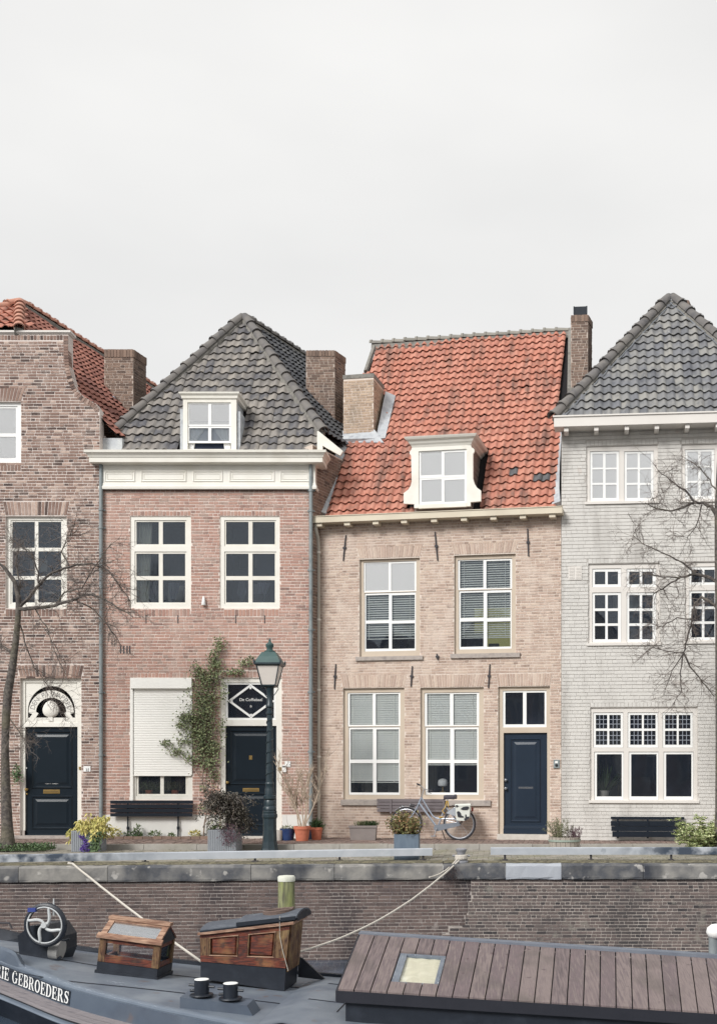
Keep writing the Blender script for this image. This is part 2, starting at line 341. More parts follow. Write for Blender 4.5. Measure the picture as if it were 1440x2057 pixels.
def box_brick(mb, b, v0=-.007, v1=.02, M=None):
    J = lambda s: R.uniform(-s, s); d = v0 + J(.0025)
    ua, ub, za, zb = b
    p = [(ua + J(.003), d, za + J(.0025)), (ub + J(.003), d, za + J(.0025)), (ub, v1, za), (ua, v1, za), (ua + J(.003), d, zb + J(.0025)), (ub + J(.003), d, zb + J(.0025)), (ub, v1, zb), (ua, v1, zb)]
    if M is not None: p = [M @ Vector(q) for q in p]
    mb.add(p, [(0, 1, 5, 4), (1, 2, 6, 5), (3, 0, 4, 7), (4, 5, 6, 7), (3, 2, 1, 0)])
def wall(H, house, uL, uR, z0, z1, openings, arches, course, blen, mb_mat, mo_mat, joint=.012, nind=300, prefer=(0, 2), thick=.28, fine=None, old=.3, wname='wall', prot=-.007, jv=None):
    """brick front: mortar body with openings, loose bricks as pieces of their own, the rest joined"""
    ex = [(o[0], o[1], o[0], o[1], o[2], o[3]) for o in openings]
    body = MB(); zs = {z0, z1} | {z for o in openings for z in o[2:]}
    if fine: zs |= {fine[0] + i * (fine[1] - fine[0]) / 24 for i in range(25)}
    zs = sorted(z for z in zs if z0 <= z <= z1)
    for a, b in zip(zs, zs[1:]):
        if b - a < 1e-4: continue
        for p, q in ivals((a + b) / 2, uL, uR, ex): body.box(p, q, 0, thick, a, b)
    wo_ = body.build(wname, mo_mat, house)
    exa = ex + [(a[0], a[1], a[0] - a[4], a[1] + a[4], a[2], a[3]) for a in arches]
    br = lay(uL, uR, z0, z1, exa, course, blen, joint, old, jv)
    br.sort(key=lambda b: -(min(b[1] - b[0], blen * .97) - .004 * abs((b[2] - 1.5))))
    if not UNIT or UNIT[0].materials[0] != mb_mat:
        UNIT[:] = [unit_brick(mb_mat, k) for k in range(6)]
    for b in br[:nind]:
        d = .027 + R.uniform(-.002, .002)
        obj('brick', R.choice(UNIT), wo_, ((b[0] + b[1]) / 2, prot + d / 2, (b[2] + b[3]) / 2), (b[1] - b[0], d, b[3] - b[2]))
    rest = MB()
    for b in br[nind:]: box_brick(rest, b, prot)
    for a in arches:       # (u0,u1,z0,z1,splay,n) soldier bricks
        u0, u1, za, zb, sp, nb = a
        for k in range(nb):
            b0 = u0 + (u1 - u0) * k / nb; b1 = u0 + (u1 - u0) * (k + 1) / nb; t0 = u0 - sp + (u1 - u0 + 2 * sp) * k / nb; t1 = u0 - sp + (u1 - u0 + 2 * sp) * (k + 1) / nb
            g = joint * .42; d = -.008 + R.uniform(-.003, .003); ze = zb - R.uniform(.006, .02)
            rest.prism([(b0 + g, za + .004), (b1 - g, za + .004), (t1 - g, ze), (t0 + g, ze)], d, .02)
    rest.build('brickwork', mb_mat, wo_, kind='stuff')
    return wo_
def face_bricks(mb, M, width, z0, z1, course, blen, joint=.012, old=.3, excl=()):
    for b in lay(lambda z: 0, lambda z: width, z0, z1, list(excl), course, blen, joint, old): box_brick(mb, b, -.007, .01, M)
def chimney(house, u0, u1, v0, dep, z0, z1, bm, mm, shear=0, cap=None, course=.062):
    body = MB().prism([(u0, z0), (u1, z0), (u1, z1), (u0, z1)], v0, v0 + dep, shear)
    ch = body.build('chimney', mm, house); bk = MB(); wd = u1 - u0; n = int((z1 - z0) / course); zt = z0 + n * course
    face_bricks(bk, Matrix.Translation((u0, v0, 0)), wd, z0, zt - course * (2 if cap else 0), course, .21, .015)
    L = math.hypot(dep, shear * dep); an = math.atan2(dep, shear * dep)
    face_bricks(bk, Matrix.Translation((u1, v0, 0)) @ Matrix.Rotation(an, 4, 'Z'), L, z0, zt - course * (2 if cap else 0), course, .21, .015)
    face_bricks(bk, Matrix.Translation((u0 + shear * dep, v0 + dep, 0)) @ Matrix.Rotation(an + pi, 4, 'Z'), L, z0, zt, course, .21)
    if cap:      # soldier course, slightly corbelled
        zt2 = zt - course * 2
        for M, ln in ((Matrix.Translation((u0, v0, 0)), wd), (Matrix.Translation((u1, v0, 0)) @ Matrix.Rotation(an, 4, 'Z'), L)):
            k = int(ln / .075)
            for i in range(k): box_brick(bk, (ln * i / k + .005, ln * (i + 1) / k - .005, zt2 + .006, z1 + .01), -.02, .02, M)
    bk.build('brickwork', bm, ch, kind='stuff')
    return ch
# ---------------------------------------------------------------- roof tiles
def tile_mesh(wd, ln, h, th, m, n=8):
    mb = MB(); x = [wd * 1.06 * i / n for i in range(n + 1)]
    prof = [h * (.5 + .5 * cos(2 * pi * (q / wd - .74))) ** 1.25 for q in x]
    a = [(q, -.014, z + .046) for q, z in zip(x, prof)]; b = [(q, ln, z * .96) for q, z in zip(x, prof)]; c = [(q, -.010, z + .046 - th) for q, z in zip(x, prof)]
    f = []; m1 = n + 1
    for i in range(n): f += [(i, i + 1, m1 + i + 1, m1 + i), (2 * m1 + i, 2 * m1 + i + 1, i + 1, i)]
    f += [(2 * m1, 0, m1), (m1 - 1, 3 * m1 - 1, 2 * m1 - 1)]
    mb.add(a + b + c, f); me = mb.mesh('tile', m)
    me.polygons.foreach_set('use_smooth', [True] * len(me.polygons)); me.set_sharp_from_angle(angle=radians(50)); return me
def inpoly(p, poly):
    r = False; n = len(poly)
    for i in range(n):
        a, b = poly[i], poly[i - 1]
        if (a[1] > p[1]) != (b[1] > p[1]) and p[0] < (b[0] - a[0]) * (p[1] - a[1]) / (b[1] - a[1]) + a[0]: r = not r
    return r
def tiles(roof, O, U, Wd, poly, tw, ex, h, m, nind=300, jit=.004, odd=None, skip=None, u_off=0.0):
    """lay pantiles over a polygon (u,w) in the plane O + u*U + w*Wd"""
    U = U.normalized(); Wd = Wd.normalized(); Nn = U.cross(Wd).normalized(); Wd = Nn.cross(U)
    me = tile_mesh(tw, ex * 1.12, h, .02, m); lst = []
    us = [p[0] for p in poly]; ws = [p[1] for p in poly]
    for r in range(int((max(ws) - min(ws)) / ex) + 1):
        w0 = min(ws) + r * ex
        for c in range(int((max(us) - min(us)) / tw) + 2):
            u0 = min(us) + u_off + c * tw; cp = (u0 + tw * .5, w0 + ex * .45)
            if inpoly(cp, poly) and not (skip and skip(*cp)): lst.append((u0, w0))
    lst.sort(key=lambda q: q[1])
    joined = MB(); B = Matrix(((U.x, Wd.x, Nn.x), (U.y, Wd.y, Nn.y), (U.z, Wd.z, Nn.z))).to_4x4()
    mv = [v.co.copy() for v in me.vertices]; mf = [tuple(p.vertices) for p in me.polygons]
    for k, (u, q) in enumerate(lst):
        J = lambda s: R.uniform(-s, s)
        M = Matrix.Translation(O + U * (u + J(jit)) + Wd * (q + J(jit * 1.6)) + Nn * (J(jit * .9) + .018 * sin(u * 1.1 + q * .7) + .01 * sin(u * 2.9 + 1)) + Wd * (.012 * sin(u * 1.7 + q * .9) - (.05 * R.random() if R.random() < .03 else 0))) @ B @ Matrix.Rotation(J(.022), 4, 'Z') @ Matrix.Rotation(J(.018), 4, 'X')
        if k < nind:
            o = obj('tile', me, roof, M=M)
            if odd and odd(u + tw / 2, q + ex / 2):
                o.material_slots[0].link = 'OBJECT'; o.material_slots[0].material = T_OD
        else: joined.add([M @ v for v in mv], mf)
    if joined.v:
        o = joined.build('tile_field', m, roof, kind='stuff')
        o.data.polygons.foreach_set('use_smooth', [True] * len(o.data.polygons)); o.data.set_sharp_from_angle(angle=radians(50))
    return lst
def ridge_tiles(roof, a, b, m, r=.11, ln=.36, name='ridge_tile', lift=.02, n=9, up=None, bed=None):
    """half-round tiles lapping from a (low end) to b"""
    a, b = Vector(a), Vector(b); d = (b - a); k = max(1, int(round(d.length / ln))); st = d.length / k; d.normalize()
    sd = d.cross(Vector((0, 0, 1)) if up is None else up).normalized(); nn = sd.cross(d).normalized()
    mb = MB(); rows = []
    for y, rr, off in ((-.04, r * 1.06, .018), (st, r * .9, 0)):
        rows.append([Vector((cos(pi * 1.1 * j / n - .157) * rr, y, sin(pi * 1.1 * j / n - .157) * rr * .9 + off)) for j in range(n + 1)])
    mb.grid(rows); mb.grid([[v * .86 + Vector((0, v.y * .14, 0)) for v in rows[0]], rows[0]])
    # raised collar at the lower end of each tile
    mb.grid([[Vector((v.x * 1.1, v.y - .005, v.z * 1.1)) for v in rows[0]], [Vector((v.x * 1.1, v.y + .05, v.z * 1.1)) for v in rows[0]]])
    me = mb.mesh(name, m, True)
    B = Matrix(((sd.x, d.x, nn.x), (sd.y, d.y, nn.y), (sd.z, d.z, nn.z))).to_4x4()
    MB().tube([a + nn * (lift - r * .75), b + nn * (lift - r * .75)], r * .95, 7).build(name + '_bedding', MOSSR if bed is None else bed, roof)
    for i in range(k):
        obj(name, me, roof, M=Matrix.Translation(a + d * (st * i) + nn * (lift + R.uniform(-.006, .006))) @ B @ Matrix.Rotation(R.uniform(-.02, .02), 4, 'Z') @ Matrix.Rotation(R.uniform(-.05, .05), 4, 'Y'))
FURN = [mat('furniture_grey', C(92, 98, 108), .7), mat('furniture_brown', C(84, 66, 56), .6), mat('furniture_pale', C(150, 152, 150), .7), mat('furniture_dark', C(30, 34, 42), .6)]
# ---------------------------------------------------------------- windows and doors
def grow(r, d): return (r[0] - d, r[1] + d, r[2] - d, r[3] + d)
def panes_of(H, xs, ys, v):
    return [H.rect(x0, y0, x1, y1, v) for (y0, y1) in ys for (x0, x1) in xs]
def window(H, house, outer, sashes, v, fm, sm, glass=None, frame_d=.07, room=True, sill=None, label=None, roomd=.9):
    """outer: px rect; sashes: list of (sash px rect, xs, ys); v: depth of the frame's face behind the wall"""
    o = H.rect(*outer, v); holes = [H.rect(*s[0], v) for s in sashes]
    fr = MB().plate(*o, holes, v, v + frame_d).build('window', fm, house, label=label)
    for s, h in zip(sashes, holes):
        pn = panes_of(H, s[1], s[2], v)
        e = .004
        mb = MB().plate(h[0] + e, h[1] - e, h[2] + e, h[3] - e, pn, v + .018, v + .055)
        for p in pn:     # sloping putty line round each pane
            mb.frustum(p[0] - .008, p[1] + .008, p[2] - .008, p[3] + .008, v + .018, -.012, .012) if False else None
        mb.build('sash', sm, fr)
        for p in pn:
            a = R.uniform(-.004, .004); g = MB().box(p[0] - .006, p[1] + .006, v + .034, v + .039, p[2] - .006, p[3] + .006)
            go = g.build('pane', s[3] if len(s) > 3 else (glass or GLASS), fr)
    if room:
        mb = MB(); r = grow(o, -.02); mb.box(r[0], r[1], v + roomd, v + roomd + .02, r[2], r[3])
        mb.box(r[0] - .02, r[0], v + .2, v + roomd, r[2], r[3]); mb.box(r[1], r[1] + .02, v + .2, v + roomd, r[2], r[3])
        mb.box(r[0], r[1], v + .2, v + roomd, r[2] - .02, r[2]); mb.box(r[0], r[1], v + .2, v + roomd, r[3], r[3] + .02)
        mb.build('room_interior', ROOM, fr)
        wd_, ht_ = r[1] - r[0], r[3] - r[2]
        for k in range(4):
            a0 = r[0] + wd_ * R.uniform(.03, .7); b0 = min(a0 + wd_ * R.uniform(.12, .4), r[1] - .02); z0_ = r[2] + (.0 if k < 2 else ht_ * R.uniform(.35, .6)); z1_ = min(z0_ + ht_ * R.uniform(.12, .34), r[3] - .03); v0_ = v + roomd * (R.uniform(.45, .8) if k < 2 else .97)
            MB().box(a0, b0, v0_, v0_ + (.12 if k < 2 else .02), z0_, z1_).build('furniture', R.choice(FURN), fr)
    if sill:
        s = H.rect(*sill[:4], v)
        MB().hexa([(s[0], -sill[4], s[2]), (s[1], -sill[4], s[2]), (s[1], v + .05, s[2]), (s[0], v + .05, s[2]), (s[0], -sill[4], s[3] - .012), (s[1], -sill[4], s[3] - .012), (s[1], v + .05, s[3]), (s[0], v + .05, s[3])]).build('sill', sill[5], fr)
    return fr
def blind(H, fr, x0, y0, x1, y1, v, m, tilt, pitch=.05, bottom=True):
    r = H.rect(x0, y0, x1, y1, v); n = int((r[3] - r[2]) / pitch); mb = MB()
    for i in range(n):
        z = r[3] - pitch * (i + .5); hw = .025; c, s = cos(tilt) * hw, sin(tilt) * hw
        j = R.uniform(-.001, .001)
        mb.hexa([(r[0], v - c, z - s + j), (r[1], v - c, z - s), (r[1], v + c, z + s), (r[0], v + c, z + s + j), (r[0], v - c, z - s + .003), (r[1], v - c, z - s + .003), (r[1], v + c, z + s + .003), (r[0], v + c, z + s + .003)])
    if bottom: mb.box(r[0], r[1], v - .02, v + .02, r[2] - .012, r[2] + .006)
    mb.box(r[0], r[1], v - .025, v + .025, r[3] - .03, r[3])
    for k in (.12, .88):
        u = r[0] + (r[1] - r[0]) * k; mb.box(u - .004, u + .004, v - .028, v - .026, r[2], r[3])
    return mb.build('blind', m, fr, kind='stuff')
def curtain(H, fr, pts, v, m, folds=9, depth=.03):
    """pts: two px rows (top, bottom) of (xl,xr,y)"""
    rows = []; n = folds * 4
    for k in range(9):
        t = k / 8; i = min(int(t * (len(pts) - 1)), len(pts) - 2); q = t * (len(pts) - 1) - i
        xl, xr, y = [pts[i][j] + (pts[i + 1][j] - pts[i][j]) * q for j in range(3)]
        rows.append([H.P(xl + (xr - xl) * j / n, y, v) + Vector((0, sin(j / 4 * 2 * pi) * depth, 0)) for j in range(n + 1)])
    return MB().grid(rows).build('curtain', m, fr, True)
def text_mb(s, size, ext=.002, spacing=1.0):
    cu = bpy.data.curves.new('lettering', 'FONT'); cu.body = s; cu.size = size; cu.align_x = 'CENTER'; cu.align_y = 'CENTER'; cu.extrude = ext; cu.space_character = spacing
    o = bpy.data.objects.new('lettering', cu); me = bpy.data.meshes.new_from_object(o)
    mb = MB(); mb.add([(v.co.x, -v.co.z, v.co.y) for v in me.vertices], [tuple(p.vertices) for p in me.polygons])
    bpy.data.objects.remove(o); bpy.data.curves.remove(cu); bpy.data.meshes.remove(me); return mb
def moved(mb, M): mb.v = [tuple(M @ Vector(p)) for p in mb.v]; return mb
def door(H, house, r, v, m, panels, knob, letter, lm, sillz=None, kn_m=None):
    u0, u1, z0, z1 = r
    d = MB().box(u0, u1, v, v + .05, z0, z1).build('door', m, house)
    for p in panels:
        q = H.rect(*p, v); mb = MB().ringmould(*q, .045, v, .022); g = grow(q, -.085)
        mb.frustum(*g, v, .014, .05); mb.build('panel', m, d)
    b = MB().hexa([(u0 + .004, v - .05, z0), (u1 - .004, v - .05, z0), (u1 - .004, v, z0), (u0 + .004, v, z0), (u0 + .004, v - .045, z0 + .05), (u1 - .004, v - .045, z0 + .05), (u1 - .004, v, z0 + .075), (u0 + .004, v, z0 + .075)])
    b.build('weather_bar', m, d)
    for k in knob:
        c = H.P(k[0], k[1], v); moved(MB().lathe([(.026, 0), (.028, .006), (.012, .012), (.012, .03), (.028, .04), (.034, .055), (.026, .07), (.008, .074)], n=12), Matrix.Translation(c) @ Matrix.Rotation(pi / 2, 4, 'X')).build('knob', kn_m or BRASS, d, True)
    if letter:
        q = H.rect(*letter, v); lp = MB().box(q[0], q[1], v - .008, v, q[2], q[3])
        lp.frustum(q[0] + .015, q[1] - .015, q[2] + .012, q[3] - .012, v - .008, .008, .008); lo = lp.build('letter_plate', lm, d)
        MB().box(q[0] + .02, q[1] - .02, v - .018, v - .0165, (q[2] + q[3]) / 2 - .003, (q[2] + q[3]) / 2 + .003).build('letter_slot', BLK, d)
    return d
# ---------------------------------------------------------------- plants
def leaf(mb, p, d, up, ln, wd):
    d = d.normalized(); s = d.cross(up)
    s = s.normalized() if s.length > 1e-4 else d.orthogonal().normalized()
    n = s.cross(d); a = p; c = p + d * ln - n * ln * .12; m1 = p + d * ln * .45 + s * wd * .5 + n * ln * .06; m2 = p + d * ln * .45 - s * wd * .5 + n * ln * .06
    k = len(mb.v); mb.v += [tuple(a), tuple(m1), tuple(c), tuple(m2)]; mb.f += [(k, k + 1, k + 2), (k, k + 2, k + 3)]
def rv(s=1): return Vector((R.gauss(0, s), R.gauss(0, s), R.gauss(0, s)))
def clump(mb, c, rad, n, ln, wd, out=.6, shell=.5, flat=.5):
    c = Vector(c); rad = Vector(rad)
    for _ in range(n):
        q = rv().normalized(); r = (shell + (1 - shell) * R.random()) ** .7; p = c + Vector((q.x * rad.x, q.y * rad.y, q.z * rad.z)) * r
        leaf(mb, p, q * out + rv(.5) + Vector((0, 0, .1)), Vector((0, 0, 1)) + rv(flat), ln * R.uniform(.6, 1.3), wd * R.uniform(.6, 1.3))
def bough(mb, p, d, ln, r, nseg=4, wob=.25, sag=0, n=5, tip=.35):
    pts = [Vector(p)]; rr = [r]; d = Vector(d).normalized()
    for i in range(nseg):
        d = (d + rv(wob) + Vector((0, 0, -sag))).normalized(); pts.append(pts[-1] + d * (ln / nseg)); rr.append(r * (1 - (1 - tip) * (i + 1) / nseg))
    mb.tube(pts, rr, n, cap=False); return pts, rr
def twigs(mb, pts, r0, lv, ln, count, sag, wob=.3, spread=.9, bias=Vector((0, 0, 0))):
    """side shoots along a polyline, recursing lv times"""
    tot = len(pts) - 1
    for _ in range(count):
        t = R.random() ** .8 * tot * .999; i = int(t); q = t - i; p = pts[i].lerp(pts[i + 1], q); ax = (pts[i + 1] - pts[i]).normalized()
        d = (ax * R.uniform(.3, 1) + rv(spread) + bias); L = ln * R.uniform(.5, 1.3)
        sp, sr = bough(mb, p, d, L, r0, 5, wob, sag, 3 if r0 < .006 else 4, .4)
        if lv > 0: twigs(mb, sp, r0 * .62, lv - 1, L * .55, 4 if lv > 1 else 4, sag, wob, spread, bias)
def lerp_tab(tab, z):
    for (z0, u0), (z1, u1) in zip(tab, tab[1:]):
        if z0 <= z <= z1: return u0 + (u1 - u0) * (z - z0) / max(1e-6, z1 - z0)
    return tab[0][1] if z < tab[0][0] else tab[-1][1]
def arch(H, r, y0, y1, sp, wid=.07, ext=0):
    """flat soldier arch over a px opening: between photo rows y0 (top) and y1 (bottom)"""
    xm = (r[0] + r[2]) / 2; u0, u1 = H.U(r[0]) - ext, H.U(r[2]) + ext
    return (u0, u1, H.Z(xm, y1), H.Z(xm, y0), sp, int((u1 - u0 + sp) / wid))
def pipe(H, house, px, v, ytop, ybot, m, r=.045, name='drainpipe', extra=(), clips=()):
    u = H.U(px, v); pts = [Vector((u, v, H.Z(px, ytop, v))), Vector((u, v, H.Z(px, ybot, v)))]
    mb = MB().tube(list(extra) + pts, r, 10)
    for y in clips:
        z = H.Z(px, y, v); mb.tube([(u, v, z - .025), (u, v, z + .025)], r * 1.28, 10)
        mb.box(u - r * 1.9, u + r * 1.9, v + r * .7, v + r * 1.1, z - .015, z + .015)
    return mb.build(name, m, house, True)
def plane_of(p): return Vector((0, -sin(p), cos(p)))

NETG = mat('screen_pale_grey', [C(206, 208, 212), C(196, 198, 204)], .9, 3)
NETD = mat('curtain_dim', [C(120, 128, 142), C(96, 104, 120)], .9, 3, stretch=(5, 5, .5))
# ================================================================ house 1: brown brick with curved gable shoulder
H1 = Frame(-150, 24.95, 205, 24.95)
h1 = H1.thing('townhouse', 'brown brick house with a curved gable shoulder and pineapple fanlight, at the left edge', 'house', 'canal houses in a row')
o_t, o_m, o_d = (-75, 807, 43, 932), (12, 1037, 135, 1222), (41, 1362, 164, 1690)
edge = [(205, 1700), (203, 1200), (201, 900), (200, 822), (192, 811), (178, 804), (165, 795), (156, 785), (149, 771), (144, 755), (140, 738), (138, 715), (137.5, 672)]
tab1 = [(H1.Z(x, y), H1.U(x)) for x, y in edge]
zt1 = H1.Z(50, 672)
ops = [H1.rect(*o) for o in (o_t, o_m, o_d)]
ar = [arch(H1, o_t, 778, 806, .10), arch(H1, o_m, 1007, 1035, .06), arch(H1, o_d, 1335, 1360, .06), arch(H1, (12, 0, 135, 0), 1223, 1238, 0, .075), arch(H1, (-75, 0, 43, 0), 933, 946, 0, .075),
      arch(H1, (-148, 0, 127, 0), 673, 683, 0, .07)]
w1 = wall(H1, h1, lambda z: 0, lambda z: lerp_tab(tab1, z), .0, zt1, ops, ar, .0645, .205, B1, MO1, .019, jv=.014, fine=(H1.Z(0, 825), H1.Z(0, 735)), old=.5)
eb = MB(); cpts = [Vector((u, z)) for z, u in tab1 if z > H1.Z(0, 830)]       # edging bricks laid square to the curved shoulder
acc = 0
for a, b in zip(cpts, cpts[1:]):
    L = (b - a).length; d = (b - a).normalized(); n = Vector((-d.y, d.x)); t = .03
    while t < L:
        c = a + d * t; q = [c - d * .026 + n * .0, c + d * .026, c + d * .026 + n * .1, c - d * .026 + n * .1]
        eb.prism([(p.x, p.y) for p in (q[3], q[0], q[1], q[2])][::1], -.014 + R.uniform(-.003, .003), .2); t += .064
eb.build('edging_brick', B1, w1, kind='stuff')
# side of the house beyond the shoulder, seen over the neighbour's gutter
MB().cornice([(0, H1.Z(50, 672)), (.02, H1.Z(50, 671)), (.05, H1.Z(50, 668.5)), (.05, H1.Z(50, 665)), (.0, H1.Z(50, 664.5))], -.3, H1.U(139), 0, .3).build('parapet_gutter', GREYW, h1)
wn = window(H1, h1, o_t, [((-64, 816, 36, 924), [(-60, -14), (-8, 32)], [(820, 870), (877, 920)], GLASSR)], .06, WHITE, WHITE)
MB().box(*H1.rect(-70, 812, 40, 872, .2)[:2], .13, .135, *H1.rect(-70, 812, 40, 872, .2)[2:]).build('blind_sky_sheet', NET, wn)  # blind and the net below also stand in for the panes' pale reflection
MB().box(*H1.rect(-70, 874, 40, 928, .24)[:2], .13, .135, *H1.rect(-70, 874, 40, 928, .24)[2:]).build('net_curtain', NET, wn)
window(H1, h1, o_m, [((22, 1045, 127, 1213), [(25, 70), (77, 123)], [(1048, 1100), (1107, 1157), (1164, 1210)])], .06, IVORY, IVORY, glass=GLASSR if False else GLASS)
# door with carved fanlight
v = .07; fd = H1.rect(*o_d, v); dl = H1.rect(51, 1460, 156, 1682, v + .05); tr_ = H1.rect(51, 1371, 156.5, 1452, v)
df = MB().plate(*fd, [(H1.U(51, v), H1.U(156.5, v), fd[2] - 1, H1.Z(100, 1460, v)), tr_], v, v + .12).build('door_frame', IVORY, h1)
MB().box(fd[0] - .0, H1.U(51, v), v - .02, v + .1, 0.0, H1.Z(45, 1668, v)).build('frame_foot', STONE, df)
MB().box(fd[0] - .05, fd[1] + .02, -.1, v + .1, 0.0, .065).build('threshold', STONE, df)
q = lambda x, y: (H1.U(x, v), H1.Z(103, y, v))
ap = [q(55.7, 1442), q(55.7, 1428)] + [q(103 - 47.3 * cos(pi * k / 18), 1427 - 49 * sin(pi * k / 18)) for k in range(19)] + [q(150.6, 1428), q(150.6, 1442)]
bd = [q(51, 1449), q(51, 1371)] + [q(156.5, 1371), q(156.5, 1449)] + ap[::-1] + []
MB().prism([q(51, 1442)] + ap + [q(156.5, 1442), q(156.5, 1371), q(51, 1371)], v + .05, v + .025).build('fanlight_board', IVORY, df)
MB().box(*H1.rect(51, 1441, 156.5, 1452, v)[:2], v + .02, v + .052, *H1.rect(51, 1441.5, 156.5, 1452, v)[2:]).build('fanlight_rail', IVORY, df)
MB().box(tr_[0], tr_[1], v + .07, v + .075, tr_[2], tr_[3]).build('pane', GLASSD, df)
MB().box(tr_[0], tr_[1], v + .4, v + .42, tr_[2] - .1, tr_[3]).build('room_interior', ROOM, df)
ban = [q(103 - 45.3 * cos(pi * k / 16), 1431 - 44.5 * sin(pi * k / 16)) for k in range(17)]; bin_ = [q(103 - 30.5 * cos(pi * k / 16), 1430 - 28.5 * sin(pi * k / 16)) for k in range(17)]
bn = MB()
for k in range(16): bn.prism([bin_[k], ban[k], ban[k + 1], bin_[k + 1]], v + .03, v + .012)
for s in (-1, 1):
    pl = [q(103 + s * 45.3, 1432), q(103 + s * 38, 1434), q(103 + s * 49, 1450), q(103 + s * 37, 1450), q(103 + s * 25.5, 1433), q(103 + s * 30.5, 1430)]
    bn.prism(pl if s < 0 else pl[::-1], v + .03, v + .014)
bn.build('banner', IVORY, df)
pa = MB(); c = H1.P(102.6, 1426, v + .02); kx, kz = 16.4 / 92, 1 / 92.
for iy in range(9):
    pass
rows = []
for i in range(13):
    th = -pi / 2 + pi * i / 12; rr = cos(th) * (.178 - .03 * sin(th)); zz = c.z + .02 + sin(th) * .185
    rows.append([Vector((c.x + rr * cos(2 * pi * j / 16), c.y - .0 + rr * .35 * sin(2 * pi * j / 16), zz)) for j in range(17)])
pa.grid(rows); pa.box(c.x - .05, c.x + .05, c.y - .02, c.y + .03, H1.Z(103, 1449, v), c.z - .14); pa.build('carved_pineapple', IVORY, df, True)
s = 'DEN PIJNAPPEL'; lt = MB()
for i, ch in enumerate(s):
    if ch == ' ': continue
    an = pi - .28 - (pi - .56) * i / (len(s) - 1)
    cx, cz = q(103 + 37.5 * cos(an), 1430.5 - 36.5 * sin(an)); m2 = text_mb(ch, .15)
    lt.add([Matrix.Translation((cx, v + .0105, cz)) @ Matrix.Rotation(-(an - pi / 2), 4, 'Y') @ Vector(p) for p in m2.v], m2.f)
lt.build('lettering', GRY, df)
d1 = door(H1, h1, dl, v + .05, NAVY, [(64, 1468, 147, 1584), (64, 1598, 147, 1666)], [(55, 1586)], (88, 1586, 121, 1594), BRASS)
moved(text_mb('Van Milten', .07), Matrix.Translation(H1.P(104, 1573, v + .045))).build('lettering', WHT, d1)
moved(MB().lathe([(.018, 0), (.018, .02), (.006, .024)], n=10), Matrix.Translation(H1.P(54, 1543, v + .05)) @ Matrix.Rotation(pi / 2, 4, 'X')).build('spyhole', WHT, d1)
moved(MB().lathe([(.02, 0), (.02, .02), (.006, .024)], n=10), Matrix.Translation(H1.P(55, 1595, v + .05)) @ Matrix.Rotation(pi / 2, 4, 'X')).build('lock', BRASS, d1)
MB().box(*H1.rect(159.5, 1540, 163, 1546, v)[:2], v - .02, v, *H1.rect(159.5, 1540, 163, 1546, v)[2:]).build('doorbell', BRASS, df)
np_ = MB().box(*H1.rect(169, 1539, 183, 1550)[:2], -.022, .0, *H1.rect(169, 1539, 183, 1550)[2:]).build('number_plate', WHT, h1)
moved(text_mb('32', .075), Matrix.Translation(H1.P(176, 1547, -.024))).build('number', BLK, np_)
m3 = text_mb('. .', .1); moved(m3, Matrix.Translation(H1.P(176, 1541, -.024))).build('number_mark', BLK, np_)
# roof: hipped, red tiles
k1 = Vector((.228, 1, 0)).normalized(); ap1 = H1.w2l(W(41, 611, 27)); p1 = radians(48)
pr1 = Vector((k1.y, -k1.x, 0)); dn1 = (pr1 * cos(p1) - Vector((0, 0, sin(p1)))).normalized()     # down the right slope
L1 = (ap1.z - H1.Z(235, 880, .5)) / sin(p1); zpar = H1.Z(40, 667, .3)
O1 = ap1 + dn1 * L1; rt = None
u_h = (-(1.55)) ; lowhip = ap1 + dn1 * ((ap1.z - zpar) / sin(p1)); t_ = (lowhip.y - .12) / k1.y; lowhip = lowhip - k1 * t_
e0 = O1 - k1 * ((O1.y - .12) / k1.y)
roof1 = MB()
roof1.quad(e0, O1 + k1 * 9, ap1 + k1 * 9, ap1, lowhip)
lhip = Vector((2 * ap1.x - lowhip.x - .1, .12, zpar)); roof1.quad(lhip, lowhip, ap1)
roof1.quad(lhip, ap1, ap1 + k1 * 9, Vector((2 * ap1.x - O1.x, 9, O1.z)), Vector((2 * ap1.x - O1.x, .28, O1.z)))
roof1.v = [(x, y, z - .045) for x, y, z in roof1.v]
r1 = roof1.build('roof', DECK, h1)
uw = lambda p: ((p - O1).dot(k1), (p - O1).dot(-dn1))
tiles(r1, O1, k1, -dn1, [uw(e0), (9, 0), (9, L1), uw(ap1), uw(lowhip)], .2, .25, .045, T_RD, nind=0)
pf = math.atan2(ap1.z - zpar, ap1.y - .12); Uf = Vector((1, 0, 0)); Wf = Vector((0, cos(pf), sin(pf))); Of = Vector((lhip.x - .3, .12, zpar))
uwf = lambda p: ((p - Of).dot(Uf), (p - Of).dot(Wf))
tiles(r1, Of, Uf, Wf, [(0, 0), (uwf(lowhip)[0] + .2, 0), uwf(ap1)], .22, .3, .05, T_OR, nind=300)
ridge_tiles(r1, lowhip - (ap1 - lowhip).normalized() * .2, ap1, HIPO, .115, .36, lift=.05); ridge_tiles(r1, lhip, ap1, HIPO, .115, .36, lift=.05); ridge_tiles(r1, ap1 + k1 * 9, ap1, HIPO, .11, .33, lift=.05)
chimney(h1, H1.U(210, 2.5), H1.U(268, 2.5), 2.5, .58, H1.Z(240, 900, 2.5), H1.Z(240, 703, 2.5), BCH, MOC, .228, True)
ld = MB(); a = H1.P(210, 795, 2.4); b = H1.P(243, 850, 2.3)
